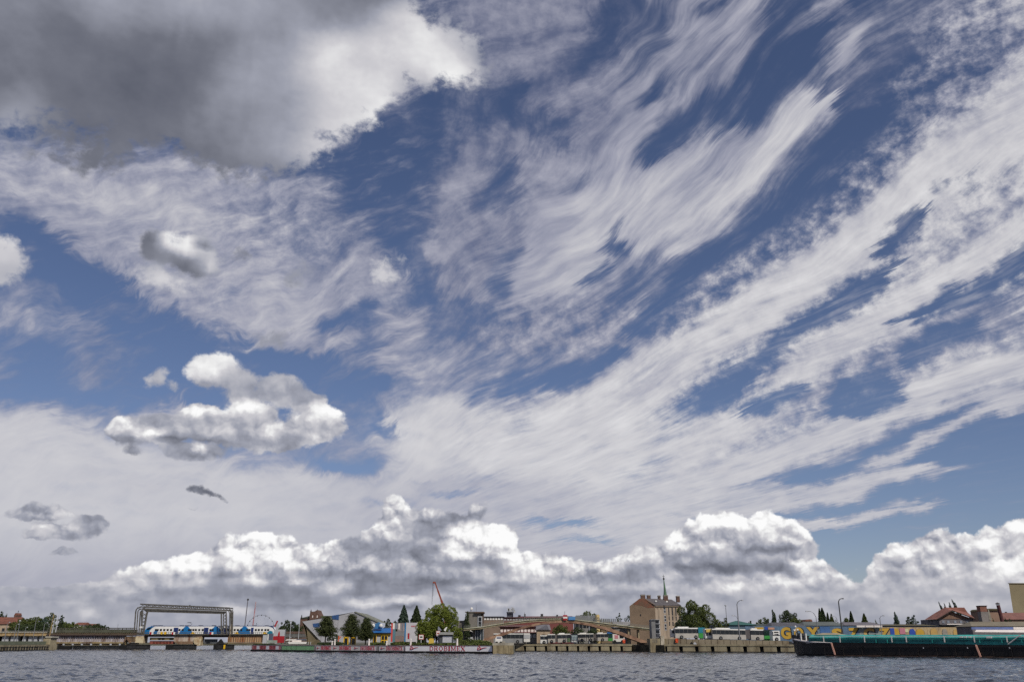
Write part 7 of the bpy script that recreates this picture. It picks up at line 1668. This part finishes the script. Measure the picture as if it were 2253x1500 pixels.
MB().box(X(2140), X(2232), 0, .3, Z(1384), Z(1378.5)).build('signboard', mat('sign_blue_violet', (96, 112, 160), .6, .2, .8), fk.o)
MB().box(X(2232.5), X(2300), 0, .3, Z(1384), Z(1378.5)).build('signboard', BPALE, fk.o)
MB().add([(X(2138), -1.4, Z(1389.5)), (X(2300), -1.4, Z(1391)), (X(2300), 0, Z(1384.5)), (X(2150), 0, Z(1384.5))], [(0, 1, 2, 3), (3, 2, 1, 0)]).build('awning', BPALE, fk.o)
for px in (2160, 2190, 2222): MB().box(X(px), X(px + 1), -1.3, -1.2, 0, Z(1389.5)).build('post', GREY, fk.o)

# ================================================================== barge
bD0, bD1 = 151.0, 125.5
px0, px1 = 1742, 2330
bx0, by0 = hx(px0, bD0), bD0; bx1, by1 = hx(px1, bD1), bD1
bl = math.hypot(bx1 - bx0, by1 - by0); brot = math.atan2(by1 - by0, bx1 - bx0)
bg_ = thing('cargo_barge', 'long low barge with a black hull and teal hatch covers at the right quay', 'barge', (bx0, by0, 0), brot)
def bs(px, ly=0.0):
    """distance along the barge side that is sighted at px"""
    lo, hi = -.4, 1.1
    for _ in range(40):
        t_ = (lo + hi) / 2; D = bD0 + (bD1 - bD0) * t_ + ly * math.cos(brot); x = bx0 + (bx1 - bx0) * t_ - ly * math.sin(brot)
        if x > hx(px, D): hi = t_
        else: lo = t_
    return t_ * bl, bD0 + (bD1 - bD0) * t_ + ly * math.cos(brot)
def BX(px, ly=0.0): return bs(px, ly)[0]
def BZ(px, py, ly=0.0): return hz(py, bs(px, ly)[1])
BWID = 8.5
# hull by stations: length position, half breadth, sheer height
st = [(1743, .15, 1403.5, 1.1), (1750, 1.3, 1405.6, .8), (1763, 2.6, 1408.2, .4), (1785, 3.7, 1411, 0), (1830, 4.2, 1412.3, 0), (1950, 4.25, 1414.6, 0), (2100, 4.25, 1416.8, 0), (2253, 4.25, 1418.4, 0), (2330, 4.25, 1419.2, 0)]
vs, fs = [], []
for i, (p, hb, y, rake) in enumerate(st):
    ly_ = BWID / 2 - hb; s_, zt = BX(p, ly_), BZ(p, y, ly_)
    for (yy_, z, rk) in ((-hb, zt, 0), (-hb * .96, .25, rake * .45), (-hb * .8, -.9, rake), (hb * .8, -.9, rake), (hb * .96, .25, rake * .45), (hb, zt, 0)):
        vs.append((s_ + rk, yy_ + BWID / 2, z))
for i in range(len(st) - 1):
    for k in range(6):
        fs.append((i * 6 + k, i * 6 + (k + 1) % 6, (i + 1) * 6 + (k + 1) % 6, (i + 1) * 6 + k))
fs += [(5, 4, 3, 2, 1, 0), tuple((len(st) - 1) * 6 + k for k in range(6))]
hm = MB().add(vs, fs); hull = hm.build('hull', HULL, bg_)
# rubbing strake plates and weld panels
for k in range(10):
    a = 1800 + k * 50; s0, s1 = BX(a), BX(a + 48)
    MB().box(s0, s1, -.05, .02, BZ(a, 1423), BZ(a, 1423) + .14).build('rubbing_strake', HULL, bg_)
for k in range(12):
    a = 1812 + k * 41; MB().box(BX(a), BX(a) + .05, -.03, .02, .1, BZ(a, 1418)).build('plate_seam', mat('hull_seam', (44, 38, 36), .7, .3, 2), bg_)
    MB().box(BX(a) + .1, BX(a + 40), -.06, .0, .0, .16 + .03 * (k % 3)).build('waterline_stain', mat('hull_rust', (74, 54, 42), .8, .4, 1.5, dark=(36, 28, 26)), bg_)
wl2 = MB(); wl2.tube([(BX(p, BWID / 2 - hb) + .0, BWID / 2 - hb - .03, BZ(p, y, BWID / 2 - hb) - .05) for p, hb, y, r in st[:5]], [.12, .14, .16, .13, .04], 6); wl2.build('white_bow_strake', BPALE, bg_)
# bulwark at the bow
MB().add([(BX(1743.5, 4.0), 4.0, BZ(1743.5, 1404, 4.0)), (BX(1765, 1.7), 1.7, BZ(1765, 1409, 1.7)), (BX(1773, 1.7), 1.7, BZ(1773, 1398, 1.7)), (BX(1743.5, 4.0), 4.0, BZ(1743.5, 1395.5, 4.0)),
          (BX(1773, 1.7), 6.8, BZ(1765, 1409, 1.7)), (BX(1773, 1.7), 6.8, BZ(1773, 1398, 1.7))], [(0, 1, 2, 3), (0, 3, 5, 4)]).build('bow_bulwark', HULL, bg_)
for px in (1763.5, 1774.5): MB().tube([(BX(px, 1.4), 1.4, BZ(px, 1408.5, 1.4)), (BX(px, 1.4), 1.4, BZ(px, 1392.5, 1.4))], .14).build('mooring_post', WHITE, bg_)
MB().box(BX(1752, 3), BX(1752, 3) + 1.2, 3, 4.5, BZ(1750, 1402, 3), BZ(1750, 1392, 3)).build('anchor_winch', DGREY, bg_)
MB().tube([(BX(1754, 3), 3, BZ(1753, 1397, 3)), (BX(1753, 3), 3, BZ(1753, 1376, 3))], .06).build('bow_mast', BPALE, bg_)
for px, z in ((1753.5, 1378), (1757.5, 1385), (1750, 1386)): MB().ball((BX(px, 2.9), 2.9, BZ(px, z, 2.9)), .17, .17, .2, 8, 5).build('bow_lamp', WHITE, bg_)
# cargo coaming and hatch covers
TEL = mat('teal_coaming_light', (54, 160, 150), .5, .25, .4, dark=(30, 122, 118)); 
secs = list(range(1777, 2330, 38))
for a in secs:
    b_ = a + 37.6; s0, s1 = BX(a), BX(b_)
    z0a, z0b = BZ(a, 1411.2 + (a - 1777) * .016), BZ(b_, 1411.2 + (b_ - 1777) * .016)
    zt = BZ(a, 1401.5); zt2 = BZ(b_, 1401.5)
    MB().add([(s0, .55, z0a), (s1, .55, z0b), (s1, .55, zt2), (s0, .55, zt), (s0, BWID - .55, z0a), (s1, BWID - .55, z0b), (s1, BWID - .55, zt2), (s0, BWID - .55, zt)],
             [(0, 1, 2, 3), (5, 4, 7, 6), (0, 3, 7, 4), (1, 5, 6, 2), (3, 2, 6, 7)]).build('coaming_panel', TEAL, bg_)
    zc, zc2 = BZ(a, 1395.3), BZ(b_, 1395.3)
    MB().add([(s0, .5, zt), (s1, .5, zt2), (s1, 2.0, zc2), (s0, 2.0, zc), (s0, BWID - 2, zc), (s1, BWID - 2, zc2), (s1, BWID - .5, zt2), (s0, BWID - .5, zt)],
             [(0, 1, 2, 3), (3, 2, 5, 4), (4, 5, 6, 7), (0, 3, 4, 7), (1, 6, 5, 2), (0, 7, 6, 1)]).build('hatch_cover', TEL, bg_)
for off, th, m in ((1403.0, .07, TEL), (1407.4, .09, mat('teal_dark_line', (12, 80, 86), .6, .2, 1)), (1399.2, .07, BPALE)):
    b = MB()
    for a in range(1780, 2330, 60): b.bar((BX(a), .40, BZ(a, off)), (BX(a + 60), .40, BZ(a + 60, off)), th, th)
    b.build('side_rail', m, bg_)
# side deck strip and rail stanchions
for k, px in enumerate([1810, 1846, 1900, 1960, 1992, 2076, 2142, 2214]):
    MB().box(BX(px), BX(px) + .14, .3, .4, BZ(px, 1412), BZ(px, 1399.5)).build('stanchion', BPALE, bg_)
for px in (1925, 1950, 2049, 2153, 2202, 2246): MB().box(BX(px), BX(px) + .12, .32, .42, BZ(px, 1413), BZ(px, 1406)).build('stanchion', TEL, bg_)
DK = mat('dark_tarp', (60, 64, 70), .8, .3, 1)
MB().add([(BX(1783), 1.6, BZ(1783, 1396)), (BX(1838), 1.6, BZ(1838, 1395.5)), (BX(1838), 6, BZ(1838, 1395.5)), (BX(1783), 6, BZ(1783, 1396)), (BX(1796), 3, BZ(1800, 1391)), (BX(1822), 3, BZ(1822, 1391))], [(0, 1, 5, 4), (1, 2, 5), (2, 3, 4, 5), (3, 0, 4)]).build('canvas_cover', mat('beige_canvas', (150, 142, 120), .9, .2, .8), bg_)
for i, (px, w) in enumerate([(1828, 4.2), (2144.5, 4.2)]):
    s_ = BX(px); z1, z0 = BZ(px, 1413.3 + (px - 1828) * .012), BZ(px, 1439.5 + (px - 1828) * .013)
    ms = MB(); ms.add([(s_, -.16, z1), (s_ + .22, -.16, z1), (s_ + .62, -.12, z0), (s_ + .36, -.12, z0), (s_, -.04, z1), (s_ + .22, -.04, z1), (s_ + .62, -.04, z0), (s_ + .36, -.04, z0)], [(0, 3, 2, 1), (0, 1, 5, 4), (1, 2, 6, 5), (2, 3, 7, 6), (3, 0, 4, 7)])
    ms.build('pink_fender_board', mat('salmon_board', (228, 172, 150), .8, .15, 2), bg_)
for px in (2112, 2121, 2131): MB().box(BX(px), BX(px + 6), .2, .4, BZ(px, 1402), BZ(px, 1399)).build('white_plate', WHITE, bg_)
MB().box(BX(2171), BX(2183), .2, .4, BZ(2171, 1403), BZ(2171, 1399)).build('white_plate', WHITE, bg_)
MB().bar((BX(2216), .2, BZ(2216, 1416)), (BX(2246), .2, BZ(2246, 1396)), .09).bar((BX(2218), .35, BZ(2218, 1416)), (BX(2248), .35, BZ(2248, 1396)), .09).build('ladder', BPALE, bg_)
for px in (2029, 2126, 2218): MB().box(BX(px), BX(px) + .12, -.08, .02, BZ(px, 1426), BZ(px, 1422.5)).build('draught_mark', LGREY, bg_)
for k in range(5): MB().box(BX(1769) + k * .14, BX(1769) + k * .14 + .08, .86 - k * .03, .95 - k * .03, BZ(1770, 1414.5), BZ(1770, 1413.2)).build('name_mark', BPALE, bg_)
lh = MB(); lh.tube([(BX(1744, 3.8), 3.8, BZ(1744, 1409, 3.8)), (BX(1745, 3.6), 3.6, BZ(1745, 1413.5, 3.6))], .16); lh.build('anchor', BPALE, bg_)
# fence and clutter on the quay behind the bow
t_ = TH('container', 'small teal container behind the bow of the barge', 'container', 1790, 197, 1.5)
MB().box(t_.X(1775), t_.X(1806), 0, 2, 0, t_.Z(1395)).build('body', mat('faded_teal', (86, 140, 140), .7, .2, .6), t_.o); MB().box(t_.X(1775), t_.X(1806), -.05, 0, t_.Z(1400), t_.Z(1399)).build('rib', LGREY, t_.o)
